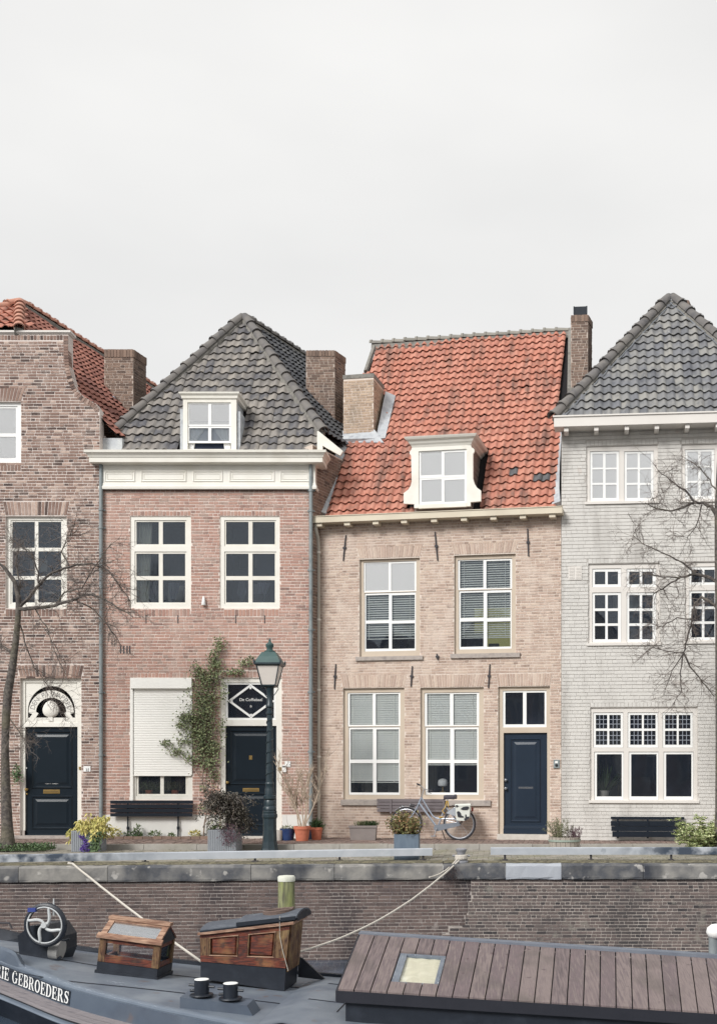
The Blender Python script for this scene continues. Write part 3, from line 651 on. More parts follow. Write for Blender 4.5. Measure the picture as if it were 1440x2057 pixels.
ld.prism([(H1.U(210, 2.3), H1.Z(210, 795, 2.3)), (H1.U(211, 2.3), H1.Z(211, 812, 2.3)), (H1.U(240, 2.3), H1.Z(240, 862, 2.3)), (H1.U(250, 2.3), H1.Z(250, 855, 2.3)), (H1.U(250, 2.3), H1.Z(250, 830, 2.3)), (H1.U(232, 2.3), H1.Z(232, 818, 2.3)), (H1.U(230, 2.3), H1.Z(230, 795, 2.3))], 2.3, 2.42)
ld.build('lead_flashing', LEAD, h1)
MB().box(H1.U(198), H1.U(203), .281, 9, 0, H1.Z(203, 868)).build('side_wall', MO1, h1); MB().box(0, .28, .281, 9, 0, H1.Z(-150, 800)).build('side_wall', MO1, h1)

# ================================================================ house 2: salmon brick with cream cornice
H2 = Frame(205, 25.0, 628, 25.0)
h2 = H2.thing('townhouse', 'salmon pink brick house with a cream panelled cornice, roller shutter and grey hipped roof', 'house', 'canal houses in a row')
wA, wB, wG, wD = (262, 1037, 384, 1222), (442, 1037, 562, 1222), (262, 1362, 387, 1609), (443, 1362, 566, 1690)
ops = [H2.rect(*o) for o in (wA, wB, wG, wD)]
ar = [arch(H2, o, 1026, 1036, 0, .075) for o in (wA, wB)] + [arch(H2, (o[0] + 8, 0, o[2] - 2, 0), 1223, 1238, 0, .075) for o in (wA, wB)] + [arch(H2, (262, 0, 440, 0), 1351, 1361, 0, .075), arch(H2, wD, 1348, 1361, 0, .075)]
zc2 = H2.Z(400, 985)
w2 = wall(H2, h2, lambda z: 0, lambda z: H2.U(628), 0, zc2 + .02, ops, ar, .0645, .215, B2, MO2, .017, jv=.012)
# right flank, seen past the corner and above the next roof
flank = MB(); k2 = Vector((.385, 1, 0)); fl = 6.0; c2 = Vector((H2.U(628), 0, 0)); zf = H2.Z(628, 900, .3)
flank.hexa([c2 + Vector((-.25, .28, 0)), c2 + Vector((0, .001, 0)), c2 + k2 * fl, c2 + k2 * fl + Vector((-.25, 0, 0)), c2 + Vector((-.25, .28, zf)), c2 + Vector((0, .001, zf)), c2 + k2 * fl + Vector((0, 0, zf)), c2 + k2 * fl + Vector((-.25, 0, zf))])
fo = flank.build('flank_wall', MOC, h2); fb = MB()
face_bricks(fb, Matrix.Translation(c2) @ Matrix.Rotation(math.atan2(1, .385), 4, 'Z'), 2.2, 0, zf - .01, .0645, .215)
fb.build('brickwork', BCH, fo, kind='stuff')
# plinth
pz = H2.Z(400, 1637)
for x0, x1 in ((206, 441), (567, 628)):
    MB().box(H2.U(x0), H2.U(x1), -.02, 0.0, 0, pz).build('plinth', PLINTH, h2)
# cornice
cz = lambda y: H2.Z(420, y, -.2)
cor = MB().cornice([(.02, cz(931)), (.05, cz(930)), (.19, cz(929.3)), (.19, cz(920)), (.205, cz(919.5)), (.215, cz(916.5)), (.25, cz(912.5)), (.27, cz(911.5)), (.275, cz(906.5)), (.0, cz(905))], H2.U(205), H2.U(634), -.06, .42).build('cornice', CREAM, h2)
MB().box(H2.U(204), H2.U(634), -.06, .34, H2.Z(420, 985), H2.Z(420, 931)).build('frieze', IVORY, cor)
MB().cornice([(0, H2.Z(420, 985)), (.03, H2.Z(420, 984)), (.035, H2.Z(420, 979)), (.015, H2.Z(420, 977)), (.012, H2.Z(420, 972)), (0, H2.Z(420, 971.5))], H2.U(204), H2.U(634), -.063, .38).build('architrave', IVORY, cor)
for x0, x1 in ((210, 273), (283, 376), (387, 449), (460, 553), (562, 624)):
    r = H2.rect(x0, 945, x1, 969, -.06); mb = MB().ringmould(*r, .05, -.06, .02); mb.ringmould(*grow(r, -.06), .025, -.06, .012); mb.build('frieze_panel', IVORY, cor)
# upper windows
for i, o in enumerate((wA, wB)):
    x = o[0]; fr = window(H2, h2, o, [((x + 9, 1045, x + 113, 1097), [(x + 12, x + 57), (x + 65, x + 110)], [(1048, 1093)]), ((x + 9, 1108, x + 113, 1213), [(x + 12, x + 57), (x + 65, x + 110)], [(1112, 1157), (1165, 1210)])], .02, IVORY, CREAM, roomd=1.1)
    if i == 0: curtain(H2, fr, [(270, 307, 1046), (270, 304, 1110), (270, 300, 1215)], .2, CURT, 6, .03)
    else: curtain(H2, fr, [(448, 452, 1046), (448, 456, 1110), (448, 452, 1215)], .2, CURT, 2, .03)
    for xs_ in (((300, 312, 1168), (296, 316, 1190), (304, 308, 1212)), ((338, 362, 1170), (340, 358, 1190), (344, 350, 1212))):
        curtain(H2, fr, [(a_ + (i * 180), b_ + i * 180, y_) for a_, b_, y_ in xs_], .5 + .1 * i, NETD, 3, .02)
for x in (294, 358, 474, 532):
    MB().box(H2.U(x) - .008, H2.U(x) + .008, -.014, 0, H2.Z(x, 1252), H2.Z(x, 1236)).build('wall_tie', IRON, h2)
# ground window with roller shutter
fr = window(H2, h2, wG, [((274, 1550, 378, 1599), [(278, 322), (329, 373)], [(1540, 1595)])], .02, IVORY, CREAM, roomd=.8)
sb = H2.rect(263, 1362, 386, 1383, -.06); sh = MB().prism([(sb[0], sb[2]), (sb[1], sb[2]), (sb[1], sb[3]), (sb[0], sb[3])], -.1, .02).build('roller_shutter', SHUT, h2)
sr = H2.rect(269, 1383, 384, 1556, -.02); n = 36; ph = (sr[3] - sr[2]) / n
sm_ = MB().add
sl = MB(); pf_ = [(0, 0), (-.001, ph * .1), (-.004, ph * .3), (-.005, ph * .6), (-.003, ph * .9), (0, ph * .98)]
for (a, za), (b, zb) in zip(pf_, pf_[1:]): sl.quad((0, a, za), (sr[1] - sr[0], a, za), (sr[1] - sr[0], b, zb), (0, b, zb))
sl.box(0, sr[1] - sr[0], .001, .006, 0, ph); sme = sl.mesh('slat', SHUT)
for i in range(n): obj('slat', sme, sh, (sr[0], -.012, sr[2] + i * ph))
for x0, x1 in ((262.5, 268.5), (384, 387)): MB().box(H2.U(x0), H2.U(x1), -.035, .02, H2.Z(x0, 1609 if x0 < 300 else 1556), H2.Z(x0, 1383)).build('guide_rail', SHUT, sh)
MB().box(sr[0], sr[1], -.022, .0, sr[2] - .03, sr[2]).build('bottom_rail', SHUT, sh)
# lamp, vent slits
lm = MB(); c = H2.P(410, 1207, -.03); lm.lathe([(.045, -.1), (.05, -.09), (.035, 0), (.022, .07), (.012, .1)], c + Vector((0, -.03, 0)), 12); lm.build('wall_lamp', WHT, h2, True)
for x in (243, 249.5, 256, 261.5): MB().box(H2.U(x) - .014, H2.U(x) + .014, -.0095, .0, H2.Z(x, 1313), H2.Z(x, 1297)).build('vent_slit', IRON, h2)
# door with diamond fanlight
v = .03; fd = H2.rect(*wD, v); tr_ = H2.rect(453, 1371, 554, 1446, v); gl = H2.rect(457.5, 1375, 550, 1442, v)
df = MB().plate(*fd, [(H2.U(453, v), H2.U(555.5, v), -1, H2.Z(500, 1458, v)), tr_], v, v + .1).build('door_frame', IVORY, h2)
MB().plate(*tr_, [gl], v + .02, v + .06).build('fanlight_frame', WHITE, df)
MB().box(gl[0], gl[1], v + .045, v + .05, gl[2], gl[3]).build('pane', GLASS, df)
MB().box(gl[0] - .2, gl[1] + .2, v + .6, v + .62, gl[2] - .2, gl[3] + .1).build('room_interior', ROOM, df)
q = lambda x, y: Vector((H2.U(x, v), v + .035, H2.Z(503, y, v)))
dm = MB(); cs = [(503, 1376.5), (547, 1408.5), (504, 1440), (460.5, 1408)]
def bar(mb, a, b, wd, dp):
    d = (b - a).normalized(); s = d.cross(Vector((0, 1, 0))).normalized() * wd / 2; y = Vector((0, dp / 2, 0))
    mb.hexa([a - s - y, a + s - y, a + s + y, a - s + y, b - s - y, b + s - y, b + s + y, b - s + y])
for i in range(4): bar(dm, q(*cs[i]), q(*cs[(i + 1) % 4]), .045, .035)
for a, b in (((503, 1384), (503, 1374)), ((504, 1434), (504, 1443)), ((467, 1408), (456, 1408)), ((541, 1408.5), (551, 1408.5))): bar(dm, q(*a), q(*b), .042, .033)
dm.build('diamond_bars', WHITE, df)
moved(text_mb('De Coffiebaal', .092, .001), Matrix.Translation(q(503.5, 1405.5) + Vector((0, .006, 0)))).build('lettering', WHT, df)
moved(text_mb('*', .12, .001), Matrix.Translation(q(503.5, 1421) + Vector((0, .006, 0)))).build('lettering_star', WHT, df)
dl = H2.rect(453.5, 1459, 555, 1680, v + .05)
d2 = door(H2, h2, dl, v + .05, NAVY, [(462, 1466, 547, 1577), (462, 1592, 547, 1660)], [(458, 1572)], (488, 1583, 521, 1590), BRASS)
MB().frustum(*H2.rect(500, 1517, 508, 1527, v + .045), v + .045, .02, .015).build('door_knocker', BRASS, d2)
MB().box(fd[0] + .02, fd[1] - .02, -.12, v + .1, 0, .05).build('threshold', STONEL, df)
np_ = MB().box(*H2.rect(572, 1529, 584, 1540)[:2], -.022, 0, *H2.rect(572, 1529, 584, 1540)[2:]).build('number_plate', WHT, h2)
moved(text_mb('21', .06), Matrix.Translation(H2.P(579.5, 1531.5, -.024))).build('number', GRY, np_); moved(text_mb('• •', .08), Matrix.Translation(H2.P(579.5, 1536.5, -.024))).build('number_mark', BLK, np_)
ic = MB().box(*H2.rect(567.5, 1537, 575.5, 1551)[:2], -.05, 0, *H2.rect(567.5, 1537, 575.5, 1551)[2:]).build('intercom', WHT, h2)
MB().box(*H2.rect(568.5, 1539, 574.5, 1541.5)[:2], -.053, -.05, *H2.rect(568.5, 1539, 574.5, 1541.5)[2:]).build('intercom_grille', BLK, ic)
MB().box(*H2.rect(559, 1541, 565, 1548, v)[:2], v - .015, v, *H2.rect(559, 1541, 565, 1548, v)[2:]).build('doorbell', BRASS, df)
# drainpipes
pipe(H2, h2, 203.5, -.07, 930, 1662, ZINC, .042, clips=(1024, 1060, 1391, 1517)); pipe(H2, h2, 624.5, -.07, 930, 1660, ZINC, .042, clips=(985, 1026, 1145, 1265, 1390, 1510))
# roof
pc2 = radians(55.3); nl = plane_of(pc2); vE = .2; zE = H2.Z(440, 906, vE); P0 = (0, vE, zE)
on2 = lambda x, y: H2.onplane(x, y, P0, nl); ap2 = on2(490, 640); lc, rc = on2(241, 864), on2(646, 870); lb, rb = on2(243, 907), on2(640, 907)
kk = k2.normalized(); rf = MB()
rf.quad(lb, rb, rc, ap2, lc); rf.quad(rc, rc + kk * 9, ap2 + kk * 9, ap2); rf.quad(lc, ap2, ap2 + kk * 9, lc + kk * 9)
rf.v = [(x, y + .03, z - .04) for x, y, z in rf.v]; r2 = rf.build('roof', DECK, h2)
O = Vector((lb.x, vE, zE)); Wv = Vector((0, cos(pc2), sin(pc2))); f2 = lambda p: (p.x - O.x, (p - O).dot(Wv))
d0, d1_ = H2.U(362, .3), H2.U(482, .3); wtop = (H2.Z(420, 797, .3) - zE) / sin(pc2)
tiles(r2, O, Vector((1, 0, 0)), Wv, [f2(p) for p in (lb, rb, rc, ap2, lc)], .198, .25, .044, T_GR, skip=lambda u, q_: d0 < u + O.x < d1_ and q_ < wtop - .1)
dn2 = (rc - ap2); Wr = -(dn2 - kk * dn2.dot(kk)).normalized(); Lr = (ap2 - rc).dot(Wr)
ua = (ap2 - rc).dot(kk)
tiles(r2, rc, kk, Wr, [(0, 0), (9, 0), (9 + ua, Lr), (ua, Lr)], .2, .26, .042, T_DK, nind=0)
ridge_tiles(r2, lc - (ap2 - lc).normalized() * .12, ap2, HIPG, .115, .37, lift=.06); ridge_tiles(r2, rc, ap2, HIPG, .115, .37, lift=.06); ridge_tiles(r2, ap2 + kk * 8, ap2, HIPG, .11, .35, lift=.05)
# lead apron at the left eave, barge board and step flashing on the right
MB().box(H2.U(206, .15), H2.U(246, .15), .15, .4, H2.Z(225, 907, .15), H2.Z(225, 880, .15)).build('lead_apron', LEAD, h2)
q = lambda x, y, vv=.12: (H2.U(x, vv), H2.Z(x, y, vv))
MB().prism([q(637, 907), q(648, 907), q(648, 895), q(683, 915), q(689, 906), q(640, 866), q(637, 866)], .12, .2).build('barge_board', CREAM, h2)
chimney(h2, H2.U(615, 2.5), H2.U(672, 2.5), 2.5, .5, H2.Z(640, 960, 2.5), H2.Z(640, 705, 2.5), BCH, MOC, .385, True)
lf = MB()
for i, (x, y) in enumerate(((615, 801), (630, 822), (645, 842), (659, 864))):
    r = H2.rect(x, y, x + 17, y + 45, 2.44 - i * .02); lf.box(r[0], r[1], 2.43 - i * .02, 2.46 - i * .02, r[2], r[3])
lf.build('step_flashing', LEAD, h2)
# dormer
v = .16; r = H2.rect(368, 800, 475, 905, v); zt = r[3]
dc = MB().box(r[0] + .03, r[1] - .03, v + .12, v + 1.6, r[2], zt - .02).build('dormer', LEAD, h2)
MB().cornice([(0, zt - .02), (.03, zt - .005), (.035, zt + .05), (.075, zt + .085), (.08, zt + .12), (0, zt + .14)], r[0], r[1], v, 1.5).build('dormer_cornice', CREAM, dc)
sr_ = [((377, 808, 464, 855), [(380, 418), (424, 460)], [(811, 852)]), ((377, 856, 464, 889), [(380, 418), (424, 460)], [(859, 885)])]
holes = [H2.rect(377, 808, 464, 902, v)]
MB().plate(*r, holes, v, v + .1).build('dormer_frame', CREAM, dc)
for s_, xs, ys in sr_:
    pn = panes_of(H2, xs, ys, v); h_ = H2.rect(*s_, v); MB().plate(*h_, pn, v + .03, v + .06).build('sash', WHITE, dc)
    for p in pn: MB().box(*p[:2], v + .043, v + .047, *p[2:]).build('pane', GLASSR if s_[1] < 850 else GLASS, dc)
dr = H2.rect(376, 806, 465, 904, .3); MB().box(dr[0], dr[1], v + .1185, v + .1195, dr[2], dr[3]).build('room_interior', ROOM, dc)
nb = H2.rect(378, 809, 463, 848, .3); MB().box(nb[0], nb[1], v + .062, v + .064, nb[2], nb[3]).build('blind_sky_sheet', NET, dc)
nb = H2.rect(378, 849, 463, 889, .3); MB().box(nb[0], nb[1], v + .1, v + .102, nb[2], nb[3]).build('inner_screen', NETG, dc)
for s in (0, 1):
    x = lambda a: a if s == 0 else 841 - a
    c = MB().grid([[H2.P(x(378) + (x(xx) - x(378)) * j / 12, y, v + .08) + Vector((0, .008 * sin(j * 1.7), 0)) for j in range(13)] for xx, y in ((416, 850), (408, 868), (392, 890), (390, 902))]); c.build('net_curtain', NET, dc, True)
MB().box(H2.U(361, v), H2.U(368, v), v + .05, v + .5, r[2], H2.Z(365, 820, v)).build('dormer_flashing', LEAD, dc); MB().box(H2.U(475.5, v), H2.U(482, v), v + .05, v + .5, r[2], H2.Z(478, 825, v)).build('dormer_flashing', LEAD, dc)
GLOW = bpy.data.materials.new('garden_light'); GLOW.use_nodes = True; _b = GLOW.node_tree.nodes['Principled BSDF']; _b.inputs['Base Color'].default_value = C(150, 156, 96); _b.inputs['Emission Color'].default_value = C(190, 190, 126); _b.inputs['Emission Strength'].default_value = .16
# ================================================================ house 3: pale brick with orange tiled roof
H3 = Frame(640, 25.3, 1127, 24.35)
h3 = H3.thing('townhouse', 'pale beige brick house with a steep orange tiled roof and scrolled dormer', 'house', 'canal houses in a row')
uA, uB = (722, 1122, 843, 1320), (912, 1114, 1035, 1314); gA, gB, gD = (689, 1382, 812, 1607), (844, 1381, 971, 1606), (1000, 1379, 1104, 1692)
ops = [H3.rect(*o) for o in (uA, uB, gA, gB, gD)]
ar = [arch(H3, uA, 1097, 1120, .06, .055), arch(H3, uB, 1090, 1112, .06, .055), arch(H3, gA, 1355, 1381, .06, .055), arch(H3, gB, 1354, 1380, .06, .055), arch(H3, gD, 1352, 1378, .04, .055)]
zg = H3.Z(640, 1042, 0)
w3 = wall(H3, h3, lambda z: 0, lambda z: H3.U(1126.5), 0, zg + .05, ops, ar, .0595, .2, B3, MO3, .017, jv=.012, old=.6, prot=-.006)
def sash3(x0, x1, y0, ym, y1, c):       # upper sash one row, lower sash two rows
    x = c; return None
def hwin(o, sx, ys, xs, g0=None):
    (a0, a1), (b0, b1), (c0, c1) = ys
    return [((sx[0], a0 - 3, sx[1], a1 + 3), xs, [(a0, a1)], g0 or GLASS), ((sx[0] + 2, b0 - 5, sx[1] - 1, c1 + 5), [(p + 1.5, q_ + .5) for p, q_ in xs], [(b0, b1), (c0, c1)])]
fr = window(H3, h3, uA, hwin(uA, (730, 836), [(1131, 1186), (1195, 1246), (1252, 1303)], [(733, 780), (785, 832)], GLASSR), .06, TAN, WHITE, sill=(717, 1318, 851, 1327, .05, STONE), roomd=1.2)
blind(H3, fr, 729, 1128, 838, 1283, .15, BLIND, .7)
b_ = H3.rect(730, 1129, 836, 1187, .14); MB().box(b_[0], b_[1], .122, .125, b_[2], b_[3]).build('blind_sky_sheet', NET, fr)  # white sheet standing in for sky reflected in the top sash
fr = window(H3, h3, uB, hwin(uB, (919, 1028), [(1126, 1181), (1190, 1241), (1248, 1299)], [(923, 970), (976, 1024)]), .06, TAN, WHITE, sill=(906, 1312, 1045, 1322, .05, STONE), roomd=1.2)
blind(H3, fr, 920, 1122, 1028, 1281, .15, BLIND, .65)
gb_ = H3.rect(948, 1218, 1026, 1300, .95); MB().box(gb_[0], gb_[1], 1.2, 1.22, gb_[2], gb_[3]).build('back_window', GLOW, fr)
sg = H3.rect(690, 1606, 990, 1618, .0); sgo = MB().hexa([(sg[0], -.06, sg[2]), (sg[1], -.06, sg[2]), (sg[1], .08, sg[2]), (sg[0], .08, sg[2]), (sg[0], -.06, sg[3] - .02), (sg[1], -.06, sg[3] - .02), (sg[1], .08, sg[3]), (sg[0], .08, sg[3])])
sgo.v = [(x - .05, y, z) for x, y, z in sgo.v]; sgo.build('window_ledge', STONE, h3)
fr = window(H3, h3, gA, hwin(gA, (698, 804), [(1394, 1456), (1465, 1526), (1533, 1592)], [(702, 748), (754, 800)]), .06, TAN, WHITE, roomd=1.2)
blind(H3, fr, 698, 1391, 805, 1571, .125, BLINDG, 1.2)
frB = fr = window(H3, h3, gB, hwin(gB, (852, 962), [(1394, 1456), (1465, 1526), (1533, 1592)], [(857, 903), (910, 957)]), .06, TAN, WHITE, roomd=1.2)
blind(H3, fr, 851, 1391, 963, 1536, .125, BLINDG, 1.2)
# door
v = .06; fd = H3.rect(*gD, v); ts = H3.rect(1009, 1387, 1097, 1461, v)
df = MB().plate(*fd, [(H3.U(1011, v), H3.U(1098.5, v), -1, H3.Z(1055, 1472, v)), ts], v, v + .1).build('door_frame', TAN, h3)
pn = panes_of(H3, [(1014, 1049.5), (1056.5, 1093)], [(1391, 1455)], v); MB().plate(*ts, pn, v + .02, v + .06).build('fanlight_frame', WHITE, df)
for p in pn: MB().box(*p[:2], v + .04, v + .045, *p[2:]).build('pane', GLASS, df)
MB().box(ts[0] - .2, ts[1] + .1, v + .8, v + .82, ts[2] - .2, ts[3] + .1).build('room_interior', ROOM, df)
dl = H3.rect(1011.5, 1473, 1098, 1664, v + .05)
d3 = door(H3, h3, dl, v + .05, NAVY3, [(1024, 1483, 1086, 1652)], [(1016, 1567), (1016, 1584)], (1039, 1579, 1072, 1586), STEEL, kn_m=STEEL)
MB().box(dl[0], dl[1], v - .01, v + .09, H3.Z(1055, 1675, v), dl[2] - .002).build('door_step', NAVY3, df); MB().box(fd[0], fd[1], -.06, v + .1, 0, H3.Z(1055, 1675.5, v)).build('threshold', STONEL, df)
bl = MB().box(*H3.rect(1111.5, 1526, 1123.5, 1543)[:2], -.03, 0, *H3.rect(1111.5, 1526, 1123.5, 1543)[2:]).build('bell_plate', ZINC, h3)
moved(MB().lathe([(.03, 0), (.03, .012), (.012, .02)], n=12), Matrix.Translation(H3.P(1117, 1537, -.03)) @ Matrix.Rotation(pi / 2, 4, 'X')).build('bell_button', BLK, bl); MB().box(*H3.rect(1114.5, 1529, 1120, 1533)[:2], -.033, -.03, *H3.rect(1114.5, 1529, 1120, 1533)[2:]).build('name_card', WHT, bl)
# wall anchors
for x, y0, y1, tl in ((692, 1075, 1126, .06), (876, 1068, 1126, -.06), (1060, 1062, 1117, -.02), (673, 1334, 1384, .03), (826.5, 1338, 1379, .03), (982, 1334, 1382, .03), (878, 1313, 1325, -.03)):
    a, b = H3.P(x, y0, -.02), H3.P(x, y1, -.02); a.x += tl / 2; b.x -= tl / 2; mb = MB().tube([a, a.lerp(b, .5), b], [.014, .02, .015], 6); m_ = a.lerp(b, .5); mb.box(m_.x - .035, m_.x + .035, -.04, 0, m_.z - .02, m_.z + .02); mb.build('wall_anchor', IRON, h3)
# gutter on blocks
gz0, gz1 = H3.Z(632, 1050, -.3), H3.Z(632, 1038, -.3)
g = MB().prism([(-.3, gz0), (-.26, gz0), (-.25, gz0 + .0), (0, gz0), (0, gz0 + .02), (-.24, gz0 + .02), (-.25, gz1), (-.3, gz1)], 0, 1)
ul, ur = H3.U(628, -.3), H3.U(1128.5, -.3); gv = [(ul + y * (ur - ul), x, z) for x, y, z in g.v]
gm = MB(); gm.box(ul, ur, -.3, -.27, gz0, gz1); gm.box(ul, ur, -.27, .02, gz0 - .0, gz0 + .02); gm.box(ul, ul + .02, -.27, 0, gz0 + .02, gz1 - .01); gm.box(ur - .02, ur, -.27, 0, gz0 + .02, gz1 - .01); gm.box(ul - .01, ur + .01, -.315, -.262, gz1, gz1 + .015)
go = gm.build('gutter', GUTT, h3)
for x in (642, 698, 755, 812, 872, 932, 991, 1050, 1109):
    u = H3.U(x, -.22); MB().box(u - .065, u + .065, -.26, -.0, gz0 - .075, gz0 - .002).build('gutter_block', GUTT, go)
uu = H3.U(639, -.1); z0 = gz0
MB().tube([(uu - .02, -.2, z0 + .01), (uu - .02, -.2, z0 - .12), (uu, -.12, z0 - .3), (uu, -.08, z0 - .5), (uu, -.08, .05)], .045, 10).build('drainpipe', PIPEB, h3, True)
for y in (1110, 1245, 1386, 1520):
    z = H3.Z(639, y, -.08); MB().tube([(uu, -.08, z - .02), (uu, -.08, z + .02)], .056, 10).build('pipe_bracket', WARMW, h3)
# roof
p3 = radians(55.5); n3 = plane_of(p3); vE = .05; zE3 = gz1 - .02; P0 = (0, vE, zE3); on3 = lambda x, y: H3.onplane(x, y, P0, n3)
Wv3 = Vector((0, cos(p3), sin(p3))); O3 = Vector((0, vE, zE3)); f3 = lambda p: (p.x, (p - O3).dot(Wv3))
rr3 = on3(1142, 668); wR = f3(rr3)[1]; rl3 = Vector((on3(756, 697).x, rr3.y, rr3.z))
pl3 = [on3(655, 1034), on3(1112, 1018), on3(1124, 850), rr3, rl3, on3(733, 762), on3(745, 800), on3(770, 800), on3(774, 885), on3(697, 893)]
pl3[0] = O3 + Vector((pl3[0].x, 0, 0)); pl3[1] = O3 + Vector((pl3[1].x, 0, 0))
urt = H3.U(1127); rf = MB().quad(*[(p[0], p[1] + .03, p[2] - .05) for p in ((H3.U(640), vE, zE3), (urt + .05, vE, zE3), (rr3.x + .1, rr3.y, rr3.z), (rl3.x, rl3.y, rl3.z), tuple(on3(735, 750)), tuple(on3(690, 890)))])
back = MB(); rf.quad((rl3.x, rl3.y, rl3.z), (rr3.x + .1, rr3.y, rr3.z), (rr3.x + .1, rr3.y + 4, zE3), (rl3.x, rr3.y + 4, zE3))
r3 = rf.build('roof', DECK, h3)
du0, du1 = H3.U(811, .1), H3.U(966, .1); dw = (H3.Z(880, 885, .1) - zE3) / sin(p3)
holes3 = {(1091, 852)}
greyc = [f3(on3(x, y)) for x, y in ((1034, 951), (1087, 968))]
def odd3(u, q_): return any(abs(u - a) < .095 and abs(q_ - b) < .12 for a, b in greyc)
du_lo = du0 + .14; du_hi = du1 - .12
lst3 = tiles(r3, O3, Vector((1, 0, 0)), Wv3, [f3(p) for p in pl3], .183, .235, .052, T_OR, nind=300, odd=odd3, skip=lambda u, q_: (du_lo < u < du_hi and q_ < dw) or (du0 < u < du1 and q_ < .42 and q_ > .12))
ridge_tiles(r3, rl3 + Vector((-.12, 0, 0)), rr3 + Vector((.0, 0, 0)), mat('ridge_tile_grey', [C(120, 118, 114), C(146, 142, 134), C(104, 104, 100)], .85, 5, .5, island=.4), .1, .3, lift=.03, up=Vector((0, 0, 1)))
MB().tube([rl3 + Vector((0, -.07, -.12)), rr3 + Vector((0, -.07, -.12))], .055, 6).build('ridge_bedding', MOSSR, r3)
# verges, lead valley beside the neighbour, right-hand flashing
q3 = lambda x, y, d=.0: on3(x, y) + n3 * d
MB().tube([q3(752, 698, .02), q3(735, 748, .02)], .06, 5).build('verge', MOSSR, r3)
lv = MB()
for a, b in zip([(640, 1036, 656), (652, 1000, 668), (668, 950, 683), (688, 893, 703)], [(652, 1000, 668), (668, 950, 683), (688, 893, 703), (690, 885, 775)]):
    lv.hexa([q3(a[0], a[1], -.02), q3(a[2], a[1], -.02), q3(b[2], b[1], -.02), q3(b[0], b[1], -.02), q3(a[0], a[1], .16), q3(a[2], a[1], .075), q3(b[2], b[1], .075), q3(b[0], b[1], .16)])
lv.build('lead_valley', LEAD, r3)
lv = MB()
for a, b in zip([(1108, 1016, 1126), (1112, 990, 1124), (1117, 940, 1125), (1121, 890, 1128)], [(1112, 990, 1124), (1117, 940, 1125), (1121, 890, 1128), (1125, 850, 1130)]):
    lv.hexa([q3(a[0], a[1], 0), q3(a[2], a[1], 0), q3(b[2], b[1], 0), q3(b[0], b[1], 0), q3(a[0], a[1], .045), q3(a[2], a[1], .13), q3(b[2], b[1], .13), q3(b[0], b[1], .045)])
lv.build('lead_flashing', LEAD, r3)
# parapet at the right verge
a, b = q3(1141, 668, .02), q3(1139, 790, .02)
MB().hexa([b + Vector((0, 0, -.3)), b + Vector((.28, 0, -.3)), a + Vector((.28, 0, -.3)), a + Vector((0, 0, -.3)), b + Vector((0, 0, .1)), b + Vector((.28, 0, .1)), a + Vector((.28, 0, .1)), a + Vector((0, 0, .1))]).build('verge_parapet', MOSSR, r3)
# beige chimney
vc = on3(715, 890).y; ct = H3.rect(690, 752, 750, 884, vc)
ch = chimney(h3, ct[0], ct[1], vc, .85, ct[2] - .4, ct[3] - .08, BCB, MO3, 0, None)
MB().box(ct[0] - .015, ct[1] + .015, vc - .015, vc + .88, ct[3] - .09, ct[3]).build('chimney_cap', MOSSR, ch)
lf = MB(); lf.hexa([q3(690, 893, -.05), q3(772, 893, -.05), q3(768, 878, -.05), q3(692, 878, -.05), q3(690, 893, .06), q3(772, 893, .06), q3(755, 874, .16), q3(692, 876, .16)])
lf.hexa([q3(757, 885, -.05), q3(774, 885, -.05), q3(795, 798, -.05), q3(772, 800, -.05), q3(757, 885, .09), q3(774, 885, .05), q3(795, 798, .05), q3(778, 800, .2)]); lf.build('lead_apron', LEAD, ch)
# dormer with scrolled cheeks
v = .0; P = lambda x, y: (H3.U(x, v), H3.Z(x, y, v))
zt = H3.Z(886, 897, v); ua, ub = H3.U(828, v), H3.U(946, v)
dc = MB().box(ua + .02, ub - .02, v + .1, v + 1.7, zE3 + .02, zt).build('dormer', mat('dormer_boards', [C(112, 100, 96), C(136, 122, 114)], .8, 4, .3, stretch=(1, 1, 8)), h3)
for i in range(9):
    z = zE3 + .12 + i * .125
    if z < zt - .1: MB().box(ub - .021, ub - .002, v + .12, v + 1.2, z, z + .112).build('cheek_board', MAT['dormer_boards'], dc)
zc_ = [H3.Z(886, y, v) for y in (897, 893, 890, 886, 883, 880, 878)]
MB().cornice(list(zip((0, .02, .05, .07, .12, .14, .15), zc_)) + [(0, zc_[-1] + .015)], ua, ub, v - .02, 1.5).build('dormer_cornice', CREAM, dc)
out = [(832, 1021), (945, 1017), (945, 1009), (966, 1007), (966, 986), (958, 980), (953, 972), (950, 962), (950, 912), (953, 908), (952, 902), (947, 899), (946, 895),
       (828, 899), (826, 904), (823, 908), (823, 912), (826, 916), (827, 968), (825, 976), (820, 984), (811, 991), (811, 1012), (832, 1013)]
hole = [(841, 1014), (841, 906), (937, 903), (937, 1011)]
HP = [P(*p) for p in hole]; OP = [P(*p) for p in out]
